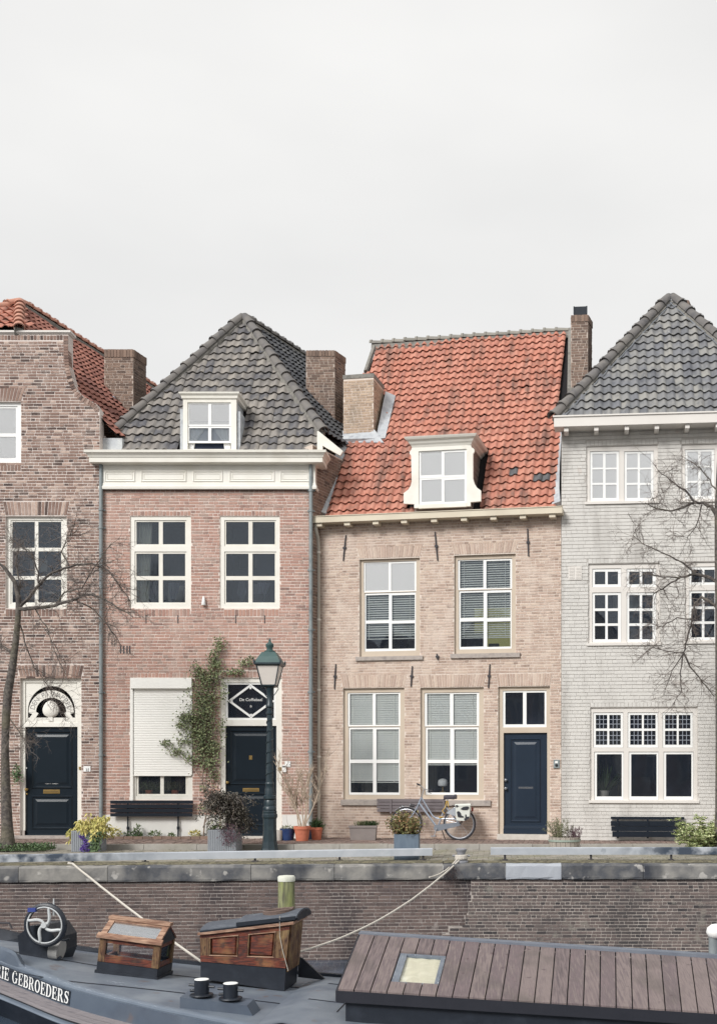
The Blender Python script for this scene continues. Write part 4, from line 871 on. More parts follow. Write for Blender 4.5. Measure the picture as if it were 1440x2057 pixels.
# frame board built as four strips round the window opening
il, ir, ib, it = H3.U(841, v), H3.U(937, v), H3.Z(889, 1012, v), H3.Z(889, 904.5, v)
left = [p for p in OP if p[0] < H3.U(880, v)]; right = [p for p in OP if p[0] >= H3.U(880, v)]
mbf = MB()
lp = [P(x, y) for x, y in out[13:]] + [P(*out[0])]; lp = [(il, zt + 0), ] + lp + [(il, P(*out[0])[1])]
mbf.prism(lp, v - .02, v + .05)
rp_ = [(ir, P(*out[1])[1])] + [P(x, y) for x, y in out[1:13]] + [(ir, zt + 0)]
mbf.prism(rp_, v - .02, v + .05); mbf.box(il, ir, v - .019, v + .049, it, zt); mbf.box(il, ir, v - .03, v + .049, H3.Z(889, 1020, v), ib)
mbf.build('dormer_frame', CREAM, dc)
for s_, xs, ys in (((841, 904.5, 937, 960), [(845, 886.5), (892, 933)], [(908, 954)]), ((841, 959, 937, 1012), [(846.5, 886.5), (892, 932.5)], [(963.5, 1007.5)])):
    pn = panes_of(H3, xs, ys, v); MB().plate(*H3.rect(*s_, v), pn, v + .01, v + .04).build('sash', WHITE, dc)
    for p in pn: MB().box(*p[:2], v + .022, v + .026, *p[2:]).build('pane', GLASSR, dc)
MB().box(il, ir, v + .045, v + .048, ib, it).build('blind_sky_sheet', NET, dc)

# ================================================================ house 4: painted pale grey brick
H4 = Frame(1127, 24.33, 1440, 24.03)
h4 = H4.thing('townhouse', 'pale grey painted brick house with white casements and slate grey tiled roof', 'house', 'canal houses in a row')
tA, tB, mA, mB_, gW = (1177, 895, 1320, 1012), (1368, 891, 1511, 1008), (1181, 1132, 1324, 1296), (1375, 1128, 1515, 1292), (1185, 1421, 1400, 1612)
ops = [H4.rect(*o) for o in (tA, tB, mA, mB_, gW)]
ar = [arch(H4, tA, 883, 894, 0, .08), arch(H4, tB, 880, 890, 0, .08), arch(H4, mA, 1121, 1131, 0, .08), arch(H4, mB_, 1118, 1127, 0, .08), arch(H4, gW, 1410, 1420, 0, .08)]
zg4 = H4.Z(1127, 846, 0); ue = H4.U(1560)
w4 = wall(H4, h4, lambda z: .0, lambda z: ue, 0, zg4, ops, ar, .0765, .225, B4, MO4, .011, jv=.003, old=.2, prot=-.010)
def casement(o, sash, v=.03, gl=GLASS):
    s = []
    for sx, cols, rows, sy in sash: s.append(((sx[0], sy[0], sx[1], sy[1]), cols, rows, gl))
    return window(H4, h4, o, s, v, GREYW, WHITE, sill=(o[0] - 3, o[3] - 5, o[2] + 3, o[3] + 1, .045, GREYW), roomd=1.0)
top_rows = [(911, 939), (942.5, 969.5), (973.5, 1000)]
for o, dx, dy in ((tA, 0, 0), (tB, 191, -4)):
    rw = [(a + dy, b + dy) for a, b in top_rows]
    f_ = casement(o, [((1184 + dx, 1243 + dx), [(1189 + dx, 1210.5 + dx), (1215.5 + dx, 1237.5 + dx)], rw, (906 + dy, 1006 + dy)), ((1253 + dx, 1312 + dx), [(1258 + dx, 1280 + dx), (1284.5 + dx, 1307 + dx)], rw, (906 + dy, 1006 + dy))], gl=GLASSR)
    r = H4.rect(o[0] + 5, o[1] + 8, o[2] - 5, o[3] - 4, .15); MB().box(r[0], r[1], .092, .095, r[2], r[3]).build('net_curtain', NET, f_)  # white net also stands in for sky reflected in these panes
mid = [(1195, 1222), (1227, 1252), (1257, 1284)]
for o, dx, dy in ((mA, 0, 0), (mB_, 194, -4)):
    rw = [(a + dy, b + dy) for a, b in mid]; ss = []
    for c0, c1, s0, s1 in (((1194, 1215), (1220, 1240.5), 1189, 1247), ((1263, 1284), (1289, 1310), 1258, 1317)):
        cl = [(c0[0] + dx, c0[1] + dx), (c1[0] + dx, c1[1] + dx)]
        ss += [((s0 + dx, s1 + dx), cl, [(1148 + dy, 1173.5 + dy)], (1142 + dy, 1179 + dy)), ((s0 + dx, s1 + dx), cl, rw, (1190 + dy, 1290 + dy))]
    casement(o, ss)
ss = []; bays = [(1196, 1246), (1265, 1316), (1335, 1386)]
for a, b in bays: m_ = (a + b) / 2; ss += [((a - 5, b + 5), [(a, m_ - 2), (m_ + 2, b)], [(1436, 1463.5), (1468, 1496)], (1431, 1502)), ((a - 3, b + 6), [(a + 2, b + 2)], [(1515, 1600)], (1510, 1607))]
fg = casement(gW, ss)
le = MB()
for a, b in bays:        # leaded lights
    m_ = (a + b) / 2
    for x0, x1 in ((a, m_ - 2), (m_ + 2, b)):
        for y0, y1 in ((1436, 1463.5), (1468, 1496)):
            p = H4.rect(x0, y0, x1, y1, .03)
            for k in (1, 2):
                u = p[0] + (p[1] - p[0]) * k / 3; z = p[2] + (p[3] - p[2]) * k / 3
                le.box(u - .007, u + .007, .054, .062, p[2], p[3]); le.box(p[0], p[1], .055, .061, z - .007, z + .007)
le.build('lead_cames', mat('lead_came', C(150, 156, 166), .5), fg)
vg = MB().box(*H4.rect(1141, 1138, 1168, 1165)[:2], -.02, 0, *H4.rect(1141, 1138, 1168, 1165)[2:]).build('vent', GREYW, h4)
for x in (1143, 1156.5):
    for i in range(8): y = 1140 + i * 3; MB().box(*H4.rect(x, y, x + 10, y + 1.6)[:2], -.028, -.02, *H4.rect(x, y, x + 10, y + 1.6)[2:]).build('louvre', GREYW, vg)
# gutter
gz0, gz1 = H4.Z(1115, 857, -.42), H4.Z(1115, 838, -.42); ul = H4.U(1112, -.42)
gm = MB(); gm.box(ul, ue, -.42, -.38, gz0, gz1); gm.box(ul, ue, -.38, .02, gz0 + .01, gz0 + .03); gm.box(ul, ul + .03, -.38, .02, gz0 + .03, gz1 - .01); gm.box(ul - .02, ue, -.445, -.36, gz1, gz1 + .03)
go = gm.build('gutter', GREYW, h4)
for x in (1137, 1197, 1258, 1318, 1379, 1440): u = H4.U(x, -.25); MB().box(u - .045, u + .045, -.37, 0, gz0 - .09, gz0 + .008).build('gutter_block', GREYW, go)
p4 = radians(54); n4 = plane_of(p4); vE = -.15; zE4 = gz1 + .03; P0 = (0, vE, zE4); on4 = lambda x, y: H4.onplane(x, y, P0, n4)
Wv4 = Vector((0, cos(p4), sin(p4))); ap4 = on4(1346, 602); lc4 = on4(1118, 826); lc4 = Vector((lc4.x, vE, zE4)); O4 = Vector((lc4.x, vE, zE4)); rc4 = Vector((2 * ap4.x - lc4.x, vE, zE4))
k4 = Vector((.25, 1, 0)).normalized()
rf = MB().quad(lc4, rc4, ap4); rf.quad(lc4, ap4, ap4 + k4 * 8, lc4 + k4 * 8); rf.quad(rc4, rc4 + k4 * 8, ap4 + k4 * 8, ap4); rf.v = [(x, y + .03, z - .05) for x, y, z in rf.v]
r4 = rf.build('roof', DECK, h4); f4 = lambda p: (p.x - O4.x, (p - O4).dot(Wv4))
tiles(r4, O4, Vector((1, 0, 0)), Wv4, [f4(p) for p in (lc4, rc4, ap4)], .192, .26, .05, T_SL, nind=300)
ridge_tiles(r4, lc4 + Vector((-.02, 0, .02)), ap4, HIPG, .125, .36, lift=.06); ridge_tiles(r4, rc4, ap4, HIPG, .125, .36, lift=.06); ridge_tiles(r4, ap4 + k4 * 8, ap4, HIPG, .11, .36, lift=.05)
dnr = (rc4 - ap4); Wr4 = -(dnr - k4 * dnr.dot(k4)).normalized(); Lr4 = (ap4 - rc4).dot(Wr4); ua4 = (ap4 - rc4).dot(k4)
tiles(r4, rc4, k4, Wr4, [(0, 0), (8, 0), (8 + ua4, Lr4), (ua4, Lr4)], .2, .26, .05, T_SL, nind=0)
MB().box(ue - .28, ue, .28, 7, 0, gz0).build('side_wall', MO4, h4); MB().box(ue - .3, rc4.x + .05, -.1, 7, gz0 + .02, gz1).build('side_gutter', GREYW, go)
dh = (ap4 - lc4).normalized(); sdv = n4.cross(dh).normalized()
for a, b, sg_ in ((lc4, ap4, 1), (rc4, ap4, -1)):
    d = (b - a).normalized(); s_ = d.cross(n4).normalized() * sg_ * .13; pts = [a.lerp(b, i / 24) + s_ + n4 * (.05 + .02 * (i % 2)) for i in range(25)]
    MB().tube(pts, .012, 5).build('hip_flashing', mat('lead_dull', C(130, 134, 140), .6) if 'lead_dull' not in MAT else MAT['lead_dull'], r4)
cp = MB(); cp.lathe([(.17, -.1), (.16, .02), (.1, .09), (.02, .11)], ap4 + Vector((0, 0, .02)), 10); cp.build('hip_cap', LEAD, r4, True)
for s in (-1, 1): MB().hexa([ap4 + Vector((s * .12, .1, .07)), ap4 + Vector((s * .3, .1, .03)), ap4 + Vector((s * .3, .25, .03)), ap4 + Vector((s * .12, .25, .07)), ap4 + Vector((s * .12, .1, .11)), ap4 + Vector((s * .3, .1, .05)), ap4 + Vector((s * .3, .25, .05)), ap4 + Vector((s * .12, .25, .11))]).build('ridge_flap', IRON, r4)
c4 = H4.rect(1366, 604, 1381, 660, 4.5); chimney(h4, c4[0], c4[1], 4.5, .3, c4[2], c4[3], BCH, MOC, .25, True)
# brick chimney on the party wall with a dark pot
ch_r = H4.rect(1146, 634, 1180, 830, 2.3); ch = chimney(h4, ch_r[0], ch_r[1], 2.3, .45, ch_r[2] - .3, ch_r[3], BCH, MOC, .2, True)
pt = H4.rect(1152, 617, 1180, 632, 2.4); pm = MB().box(pt[0], pt[1] - .02, 2.36, 2.7, pt[2] - .02, pt[3]); pm.box(pt[0] - .01, pt[0] + .02, 2.35, 2.38, pt[2], pt[3] + .005); pm.box(pt[1] - .04, pt[1] - .01, 2.35, 2.38, pt[2], pt[3] + .005); pm.build('chimney_pot', BENCHB, ch)
# ================================================================ ground, street, quay wall, water
WZ, RZ = -1.7, -.1                       # water level, road level
PAVE = mat('paving_brick', [C(104, 90, 85), C(126, 108, 101), C(144, 125, 116), C(114, 100, 95)], .9, 7, .4, island=.8, stain=C(104, 98, 88), stain_amt=.4)
SAND = mat('joint_sand', [C(92, 86, 80), C(78, 74, 67)], .95, 9, .3)
ROADM = mat('paving_stone', [C(138, 133, 124), C(156, 150, 140), C(130, 127, 115), C(146, 141, 131)], .9, 6, .4, island=.6, stain=C(136, 134, 106), stain_amt=.5)
KERB = mat('kerb_stone', [C(150, 147, 142), C(166, 162, 155), C(136, 133, 128)], .9, 6, .3, island=.4, stain=C(140, 136, 122), stain_amt=.5)
GRND = mat('ground_earth', [C(120, 116, 106), C(100, 98, 88)], .95, .5)
COPE = mat('coping_stone', [C(104, 104, 105), C(148, 145, 140), C(84, 86, 91), C(136, 132, 126)], .9, 3, .5, 25, island=.5, stain=C(50, 54, 63), stain_scale=1.1, stain_amt=.95, stain_stretch=(1.6, 1.6, .6), speck=(C(196, 192, 186), 5, .62, .6))
COPEN = mat('coping_stone_new', [C(172, 176, 182), C(160, 164, 172)], .85, 3, .2, stain=C(126, 132, 142), stain_amt=.6, speck=(C(190, 192, 194), 6, .66, .5))
MOSS = mat('moss_strip', [C(96, 92, 74), C(126, 120, 98), C(78, 74, 62), C(140, 134, 114)], .95, 14, .8, 40)
RAILM = mat('rail_galvanised', [C(186, 190, 196), C(170, 175, 182), C(200, 202, 206)], .6, 2, .1, 30, stain=C(150, 156, 164), stain_scale=.8, stain_amt=.6, stain_stretch=(1, 1, 3), speck=(C(110, 118, 128), 6, .68, .4))
_t = RAILM.node_tree; _n = _t.nodes.new; _p = [q for q in _t.nodes if q.type == 'BSDF_PRINCIPLED'][0]; _c = _p.inputs['Base Color'].links[0].from_socket
_g = _n('ShaderNodeNewGeometry'); _s = _n('ShaderNodeSeparateXYZ'); _t.links.new(_g.outputs['Position'], _s.inputs[0]); _z = _n('ShaderNodeTexNoise'); _z.inputs['Scale'].default_value = 5; _z.inputs['Detail'].default_value = 6; _t.links.new(_g.outputs['Position'], _z.inputs['Vector'])
_acc = None
for _a, _b in ((-5.6, -7.4), (1.9, 2.9)):      # grime worn into the two outer ends of the rails
    _m = _n('ShaderNodeMapRange'); _m.inputs[1].default_value = _a; _m.inputs[2].default_value = _b; _t.links.new(_s.outputs[0], _m.inputs[0])
    if _acc is None: _acc = _m.outputs[0]
    else:
        _d = _n('ShaderNodeMath'); _d.operation = 'ADD'; _t.links.new(_acc, _d.inputs[0]); _t.links.new(_m.outputs[0], _d.inputs[1]); _acc = _d.outputs[0]
_d = _n('ShaderNodeMath'); _d.operation = 'MULTIPLY'; _t.links.new(_acc, _d.inputs[0]); _q = _n('ShaderNodeMapRange'); _q.inputs[1].default_value = .34; _q.inputs[2].default_value = .6; _t.links.new(_z.outputs[0], _q.inputs[0]); _t.links.new(_q.outputs[0], _d.inputs[1])
_x = _n('ShaderNodeMix'); _x.data_type = 'RGBA'; _t.links.new(_d.outputs[0], _x.inputs[0]); _t.links.new(_c, _x.inputs[6]); _x.inputs[7].default_value = C(62, 72, 86); _t.links.new(_x.outputs[2], _p.inputs['Base Color'])
WATER = mat('canal_water', [C(62, 74, 90), C(74, 86, 102)], .12, .8, .35, 5, spec=.5)
QL = Frame(-300, 18.58, 890, 19.33); QR = Frame(890, 19.33, 1700, 19.36)
def sheet(name, pts, z, m):
    return tag(MB().quad(*[(p[0], p[1], z) for p in pts]).build(name, m), kind='structure')
a, k_, b = QL.M @ Vector((0, .02, 0)), QR.M @ Vector((0, .02, 0)), QR.M @ Vector((QR.U(1700), .02, 0))
gd = MB()
far_l = QL.M @ Vector((-60, .02, 0))
gd.quad((-1500, 1800, RZ - .03), (-1500, far_l.y, RZ - .03), (far_l.x, far_l.y, RZ - .03), (a.x, a.y, RZ - .03), (k_.x, k_.y, RZ - .03), (b.x, b.y, RZ - .03), (1500, b.y, RZ - .03), (1500, 1800, RZ - .03))
gd.quad((-1500, 1.6, RZ), (-1500, -1500, RZ), (1500, -1500, RZ), (1500, 1.6, RZ)); gd.quad((-1500, 1.6, -3), (-1500, 1.6, RZ), (1500, 1.6, RZ), (1500, 1.6, -3))
tag(gd.build('ground', GRND), kind='structure')
tag(MB().quad((-1500, 1.5, WZ), (1500, 1.5, WZ), (1500, 22, WZ), (-1500, 22, WZ)).build('water', WATER), kind='structure')
# street between kerb and quay
kl, kr = -14.0, 8.6; KY0, KY1 = 22.85, 23.05
road = sheet('road', [(kl, 18.35), (k_.x, 19.38), (kr, 19.42), (kr, KY0 + .05), (kl, KY0 + .05)], RZ - .012, SAND)
rm = MB()
def inroad(x, y): return y > (19.8 + (0 if x > k_.x else (x - k_.x) * .063))
for i in range(17):
    for j in range(110):
        x = kl + j * .208 + (.1 if i % 2 else 0); y = 19.3 + i * .215
        if inroad(x, y) and y < KY0 - .2 and x < kr - .2:
            J = lambda s: R.uniform(-s, s); rm.box(x + .004, x + .202 + J(.002), y + .004, y + .209, RZ - .011, RZ + J(.004))
rm.build('paving_stone', ROADM, road, kind='stuff')
pv = sheet('pavement', [(kl, KY1 - .1), (kr, KY1 - .1), (kr, 26), (kl, 26)], -.012, SAND); pm = MB()
for i in range(12):
    for j in range(218):
        x = kl + j * .105 + i * .012; y = KY1 + .01 + i * .2
        if x < kr - .1: pm.box(x + .006, x + .099, y + .006, y + .194, -.011, R.uniform(-.006, .006))
pm.build('paving_brick', PAVE, pv, kind='stuff')
x = kl
while x < kr:
    L = R.uniform(.85, 1.1); MB().box(x + .004, x + L - .004, KY0, KY1, RZ - .2, .004 + R.uniform(-.004, .004)).build('kerb_stone', KERB, pv); x += L
# quay wall
qw = thing('quay_wall', tuple(QL.M @ Vector((0, 0, 0))), 'dark brick quay wall with weathered grey coping stones above the water', 'quay wall', None, QL.a)
cz1 = RZ; cz0 = RZ - .255
tabj = [(QL.Z(900, y), QL.U(x)) for x, y in ((888, 2000), (888, 1876), (900, 1874), (900, 1862), (934, 1860), (934, 1838), (940, 1836), (941, 1812), (946, 1810), (946, 1740))]
wL = wall(QL, qw, lambda z: 0, lambda z: lerp_tab(tabj, z), -1.95, cz0 - .002, [], [], .0575, .2, BQ1, MOQ1, .014, jv=.009, old=.1, fine=(QL.Z(900, 1890), QL.Z(900, 1800)))
root2 = bpy.data.objects.new('wall_section', None); link(root2, qw); root2.matrix_basis = QL.Mi @ QR.M
tabk = [(z, QR.w2l(QL.M @ Vector((u, 0, 0))).x) for z, u in tabj]
ubig = QR.U(1680)
wb2 = MB()
for i in range(60):
    za = -1.95 + (cz0 + 1.948) * i / 60; wb2.box(lerp_tab(tabk, za + .012), ubig, .0, .3, za, za + (cz0 + 1.948) / 60)
wb2.build('wall_body', MOQ2, root2)
br = lay(lambda z: lerp_tab(tabk, z), lambda z: ubig, -1.95, cz0 - .006, [], .055, .165, .016, .5, .011)
br.sort(key=lambda b: -(b[1] - b[0]) - .1 * (b[0] < 4)); ub_ = [unit_brick(BQ2, k) for k in range(6)]
for b_ in br[:300]: obj('brick', R.choice(ub_), root2, ((b_[0] + b_[1]) / 2, .005, (b_[2] + b_[3]) / 2), (b_[1] - b_[0], .026, b_[3] - b_[2]))
rest = MB()
for b_ in br[300:]: box_brick(rest, b_, -.008, .015)
rest.build('brickwork', BQ2, root2, kind='stuff')
jt = [-300, -120, 40, 218, 505, 672, 890, 1015, 1127, 1290, 1470, 1680]
for x0, x1 in zip(jt, jt[1:]):
    H = QL if x1 <= 890 else QR; u0, u1 = H.U(x0) + .004, H.U(x1) - .004; n = 8; mb = MB()
    rows = []
    for (vv, zz) in ((.5, cz0), (-.05, cz0), (-.06, cz0 + .03), (-.06, cz1 - .035), (-.045, cz1 - .01), (-.01, cz1), (.5, cz1)):
        rows.append([Vector((u0 + (u1 - u0) * j / n, vv + R.uniform(-.006, .006), zz + R.uniform(-.006, .006))) for j in range(n + 1)])
    mb.grid(rows); f = len(rows); m1 = n + 1
    mb.f += [tuple(i * m1 for i in range(f)), tuple(i * m1 + n for i in reversed(range(f)))]
    M = None if H is QL else QL.Mi @ QR.M
    if M is not None: moved(mb, M)
    mb.build('coping_stone', COPEN if x0 == 1015 else COPE, qw)
def strip_(H, u0, u1, M):
    n = int((u1 - u0) / .12); rows = []
    for vv in (.16, .26, .36, .46, .56, .62): rows.append([Vector((u0 + (u1 - u0) * j / n, vv + R.uniform(-.03, .03), RZ + (.004 if vv in (.16, .62) else R.uniform(.008, .03)))) for j in range(n + 1)])
    mb = MB().grid(rows)
    if M is not None: moved(mb, M)
    return mb
ms = strip_(QL, 0, QL.U(890), None); m2 = strip_(QR, 0, ubig, QL.Mi @ QR.M); ms.add(m2.v, m2.f); ms.build('moss', MOSS, qw, True, kind='stuff')
mb = MB(); c = QR.P(905, 1762, -.07)
for i in range(60):
    p = c + Vector((R.uniform(-.14, .14), R.uniform(-.03, .02), R.uniform(-.02, .2))); mb.tube([p, p + Vector((R.uniform(-.08, .08), -.04, -.06)), p + Vector((R.uniform(-.14, .14), -.05, R.uniform(-.22, -.08)))], [.003, .002, .001], 3, False)
tag(mb.build('dry_weed', mat('dry_stem', [C(74, 64, 66), C(98, 86, 84)], .9, 20), None, world=False), 'dark dry weed tuft hanging from the quay coping below the bollard', 'weed').matrix_basis = QR.M
# fallen leaves and weeds along the street
LIT = mat('leaf_litter', [C(112, 92, 74), C(140, 120, 92), C(92, 78, 66), C(120, 118, 80)], .9, 30, island=.8); lf = MB()
for i in range(900):
    y = R.choice((23.1, 24.9, 24.75, 20.4, 22.75)) + R.gauss(0, .14); z = .006 if y > 23.05 else RZ + .008; leaf(lf, Vector((R.uniform(-10.5, 5), y, z)), Vector((R.gauss(0, 1), R.gauss(0, 1), .1)), Vector((0, 0, 1)) + rv(.3), R.uniform(.02, .05), .02)
tag(lf.build('leaf_litter', LIT), 'scattered small dry leaves on the pavement and street', 'leaf litter', kind='stuff')
# rails
def rail(x0, y0, Y0_, x1, y1, Y1_, posts, label):
    a, b = W(x0, y0, Y0_), W(x1, y1, Y1_); t = thing('quay_rail', (a.x, a.y, RZ), label, 'rail', 'low rails along the quay edge')
    d = (b - a); d2 = Vector((d.x, d.y, 0)).normalized(); s = Vector((-d2.y, d2.x, 0)) * .05
    h = Vector((0, 0, -.115)); mb = MB(); pr = []
    for p in (a, b): pr.append([p + h - s, p + h + s * .9, p + s, p + s * .7 + Vector((0, 0, .012)), p - s * .7 + Vector((0, 0, .012)), p - s])
    mb.grid([pr[0] + [pr[0][0]], pr[1] + [pr[1][0]]]); n = len(mb.v); mb.f += [tuple(range(6)), tuple(range(n - 2, n - 8, -1))]
    mb.build('beam', RAILM, t, world=True)
    for k in posts:
        p = a.lerp(b, k); q = MB().tube([Vector((p.x, p.y, RZ + .0)), Vector((p.x, p.y, p.z - .1))], .02, 6); q.box(p.x - .05, p.x + .05, p.y - .05, p.y + .05, RZ, RZ + .025); q.build('post', IRON, t, world=True)
rail(-90, 1719.5, 19.25, 868, 1705, 20.0, (.05, .24, .39, .62, .8, .98), 'long pale grey steel rail on short posts, running from the left edge to the bollard')
rail(985, 1703.5, 20.0, 1560, 1703, 20.0, (.05, .35, .63, .9), 'pale grey steel rail on short posts, right of the bollard')
# bollard
bp = W(926, 1731, 19.55); bp.z = RZ
bo = thing('bollard', bp, 'grey cast mooring bollard with rope round it on the quay edge', 'bollard')
GBOL = mat('bollard_paint', [C(128, 130, 136), C(150, 150, 154)], .6, 10, .2, stain=C(100, 98, 98), stain_amt=.6)
MB().lathe([(.12, 0), (.12, .03), (.075, .05), (.065, .12), (.07, .17), (.085, .2)], n=16).build('stem', GBOL, bo, True); MB().lathe([(.085, .2), (.095, .215), (.095, .235), (.06, .25), (.01, .252)], n=16).build('cap', GBOL, bo, True)
MB().tube([(-.15, 0, .12), (.15, 0, .12)], .018, 8).build('cross_pin', GBOL, bo)
ROPE = mat('rope', [C(188, 182, 172), C(206, 200, 190), C(168, 162, 152)], .9, 60, .5, 120)
mb = MB(); mb.tube([(.095 * cos(t * .5), .095 * sin(t * .5), .06 + t * .0018) for t in range(40)], .019, 6); mb.build('rope_turns', ROPE, bo, True)
def rope(name, a, b, sag, r, label, n=24, wob=.002, mids=None):
    pts = []
    for i in range(n + 1):
        t = i / n; p = a.lerp(b, t); p.z -= sag * 4 * t * (1 - t); pts.append(p + Vector((R.uniform(-wob, wob), 0, R.uniform(-wob, wob)) if 0 < i < n else (0, 0, 0)))
    return tag(MB().tube((mids or []) + pts, r, 6).build(name, ROPE, None, True), label, 'rope', 'mooring ropes')
rope('mooring_rope', W(922, 1728, 19.47), W(592, 1914, 15.3), .22, .016, 'pale rope from the bollard down to the barge behind the wooden companionway, lower strand')
rope('mooring_rope', W(921, 1722, 19.5), W(862, 1762, 18.8), .07, .013, 'short upper strand of rope leaving the bollard', 14)
rope('mooring_rope', W(147, 1735, 18.75), W(408, 1934, 15.6), .03, .017, 'pale rope from the left quay edge, passing behind the small wooden skylight', mids=[W(138, 1734, 18.9)])
MOOR = mat('post_wood_green', [C(120, 124, 92), C(148, 150, 112), C(104, 104, 84), C(88, 84, 74)], .9, 7, .6, stretch=(4, 4, .5), stain=C(150, 158, 96), stain_scale=3, stain_amt=.7, stain_stretch=(3, 3, .4))
pb = W(575.5, 1900, 17.6); pb.z = -2.4
po = thing('mooring_post', pb, 'green mossy timber mooring post with a white cap against the quay wall', 'post')
zt_ = W(575, 1770, 17.6).z; zc_ = W(575, 1758, 17.6).z
MB().lathe([(.132, 0), (.13, zt_ - pb.z - .3), (.126, zt_ - pb.z)], n=14).build('shaft', MOOR, po, True); MB().lathe([(.134, zt_ - pb.z), (.136, zt_ - pb.z + .06), (.12, zc_ - pb.z - .01), (.03, zc_ - pb.z)], n=14).build('cap', mat('cap_white', [C(220, 220, 210), C(196, 198, 184)], .8, 12, .2), po, True)
# ================================================================ barge
B = Frame(402, 14.55, 557.6, 14.47)
DKM = mat('deck_grey', [C(98, 106, 118), C(112, 120, 130), C(88, 96, 110)], .5, 1.2, .15, 12, spec=.4, stain=C(134, 141, 149), stain_scale=1.6, stain_amt=.65, speck=(C(104, 84, 74), 3.3, .64, .5), contrast=1.6)
HULL = mat('hull_grey', [C(92, 102, 114), C(80, 90, 104), C(104, 112, 122)], .5, 1.5, .2, 10, stain=C(70, 76, 88), stain_scale=2, stain_amt=.5, speck=(C(108, 90, 82), 3.0, .66, .45))
HBAND = mat('hull_band_dark', [C(36, 42, 52), C(46, 52, 62)], .5, 3)
HBLK = mat('steel_black', [C(34, 40, 50), C(26, 32, 42), C(44, 50, 60)], .45, 4, .1, spec=.5)
HWOOD = mat('rubbing_board', [C(112, 108, 112), C(134, 128, 130), C(98, 96, 102)], .8, 6, .3, stretch=(.6, .6, 8))
RAILB = mat('rubbing_rail', [C(120, 130, 142), C(98, 108, 122)], .4, 3)
VARN = mat('varnished_wood', [C(48, 28, 26), C(82, 40, 32), C(116, 58, 41), C(64, 34, 30), C(94, 48, 37)], .45, 5, .4, 30, stretch=(.7, 3, 6), contrast=1.6, spec=.4, coat=.15, stain=C(158, 116, 76), stain_scale=4.2, stain_amt=.5, speck=(C(46, 38, 38), 6, .6, .6))
VARNP = mat('bleached_wood', [C(150, 118, 98), C(178, 146, 124), C(126, 94, 78), C(166, 132, 110)], .6, 5, .3, 30, stretch=(.7, 3, 6), contrast=1.4, stain=C(116, 78, 62), stain_scale=4, stain_amt=.5)
VARNW = mat('worn_wood', [C(62, 42, 36), C(88, 62, 47), C(118, 92, 66), C(54, 37, 34)], .6, 7, .4, 30, stretch=(4, 3, .8), contrast=1.4, stain=C(164, 140, 96), stain_scale=5, stain_amt=.5, speck=(C(44, 36, 36), 7, .6, .6))
PLANK = mat('roof_plank', [C(98, 88, 90), C(124, 111, 111), C(138, 125, 122), C(112, 100, 102), C(128, 113, 114)], .75, 5, .8, 40, island=.6, stretch=(9, .5, 1), contrast=1.7, stain=C(92, 86, 82), stain_scale=1.5, stain_amt=.5, stain_stretch=(1.6, .8, 1), speck=(C(92, 78, 80), 7, .68, .7))
FASC = mat('fascia_dark', [C(32, 34, 42), C(40, 41, 49)], .6, 4, .2)
near = [(-330, 1848, 16.3), (-200, 1876, 15.6), (-100, 1900, 15.0), (-30, 1918, 14.6), (5, 1928, 14.42), (34, 1939, 14.25), (60, 1949, 14.1), (100, 1965, 13.87), (133, 1977, 13.7), (200, 1996, 13.35), (267, 2012, 13.1), (333, 2027, 12.9), (420, 2044, 12.68), (520, 2064, 12.5), (700, 2096, 12.3), (1000, 2115, 12.1), (1700, 2130, 11.7)]
bulw = [(-330, 1825, 16.3), (-200, 1852, 15.6), (-100, 1878, 15.0), (-30, 1896, 14.6), (5, 1905, 14.42), (22, 1911, 14.31), (30, 1917, 14.27), (36, 1929, 14.24), (41, 1938, 14.21), (48, 1944.5, 14.17)]
fars = [(-330, 1848, 16.3), (-200, 1862, 16.4), (-60, 1880, 16.45), (60, 1896, 16.4), (120, 1904, 16.35), (230, 1919, 16.3), (340, 1933, 16.2), (480, 1948, 16.1), (600, 1957, 16.05), (760, 1969, 16), (1100, 1974, 15.9), (1700, 1976, 15.6)]
fart = [(-330, 1825, 16.3), (-200, 1838, 16.4), (-60, 1858, 16.45), (5, 1867, 16.45), (60, 1880, 16.4), (110, 1893, 16.35), (135, 1897, 16.35), (230, 1911, 16.3), (340, 1925.5, 16.2), (480, 1941, 16.1), (600, 1951, 16.05), (760, 1963, 16), (1100, 1968, 15.9), (1700, 1970, 15.6)]
bl = lambda L: [B.w2l(W(*p)) for p in L]
nS, fS, nB, fT = bl(near), bl(fars), bl(bulw), bl(fart)
def at(L, u):
    for a, b in zip(L, L[1:]):
        if a.x <= u <= b.x: return a.lerp(b, (u - a.x) / (b.x - a.x))
    return (L[0] if u < L[0].x else L[-1]).copy()
boat = B.thing('barge', 'dark grey steel barge with varnished wooden hatches, lettered bow and plank-roofed deckhouse', 'boat'); boat.location.z = 0
def deckz(u, v):
    n, f = at(nS, u), at(fS, u); t = max(0, min(1, (v - n.y) / max(.01, f.y - n.y))); return n.z + (f.z - n.z) * t + .05 * 4 * t * (1 - t) - .025 * (1 - t)
u_lo, u_hi = nS[0].x + .02, 6.6
us = [u_lo + (u_hi - u_lo) * i / 60 for i in range(61)]
rows = []
for j in range(9):
    t = j / 8; r = []
    for u in us: n, f = at(nS, u), at(fS, u); v_ = n.y + (f.y - n.y) * t; r.append(Vector((u, v_, deckz(u, v_))))
    rows.append(r)
MB().grid(rows).build('deck', DKM, boat, True)
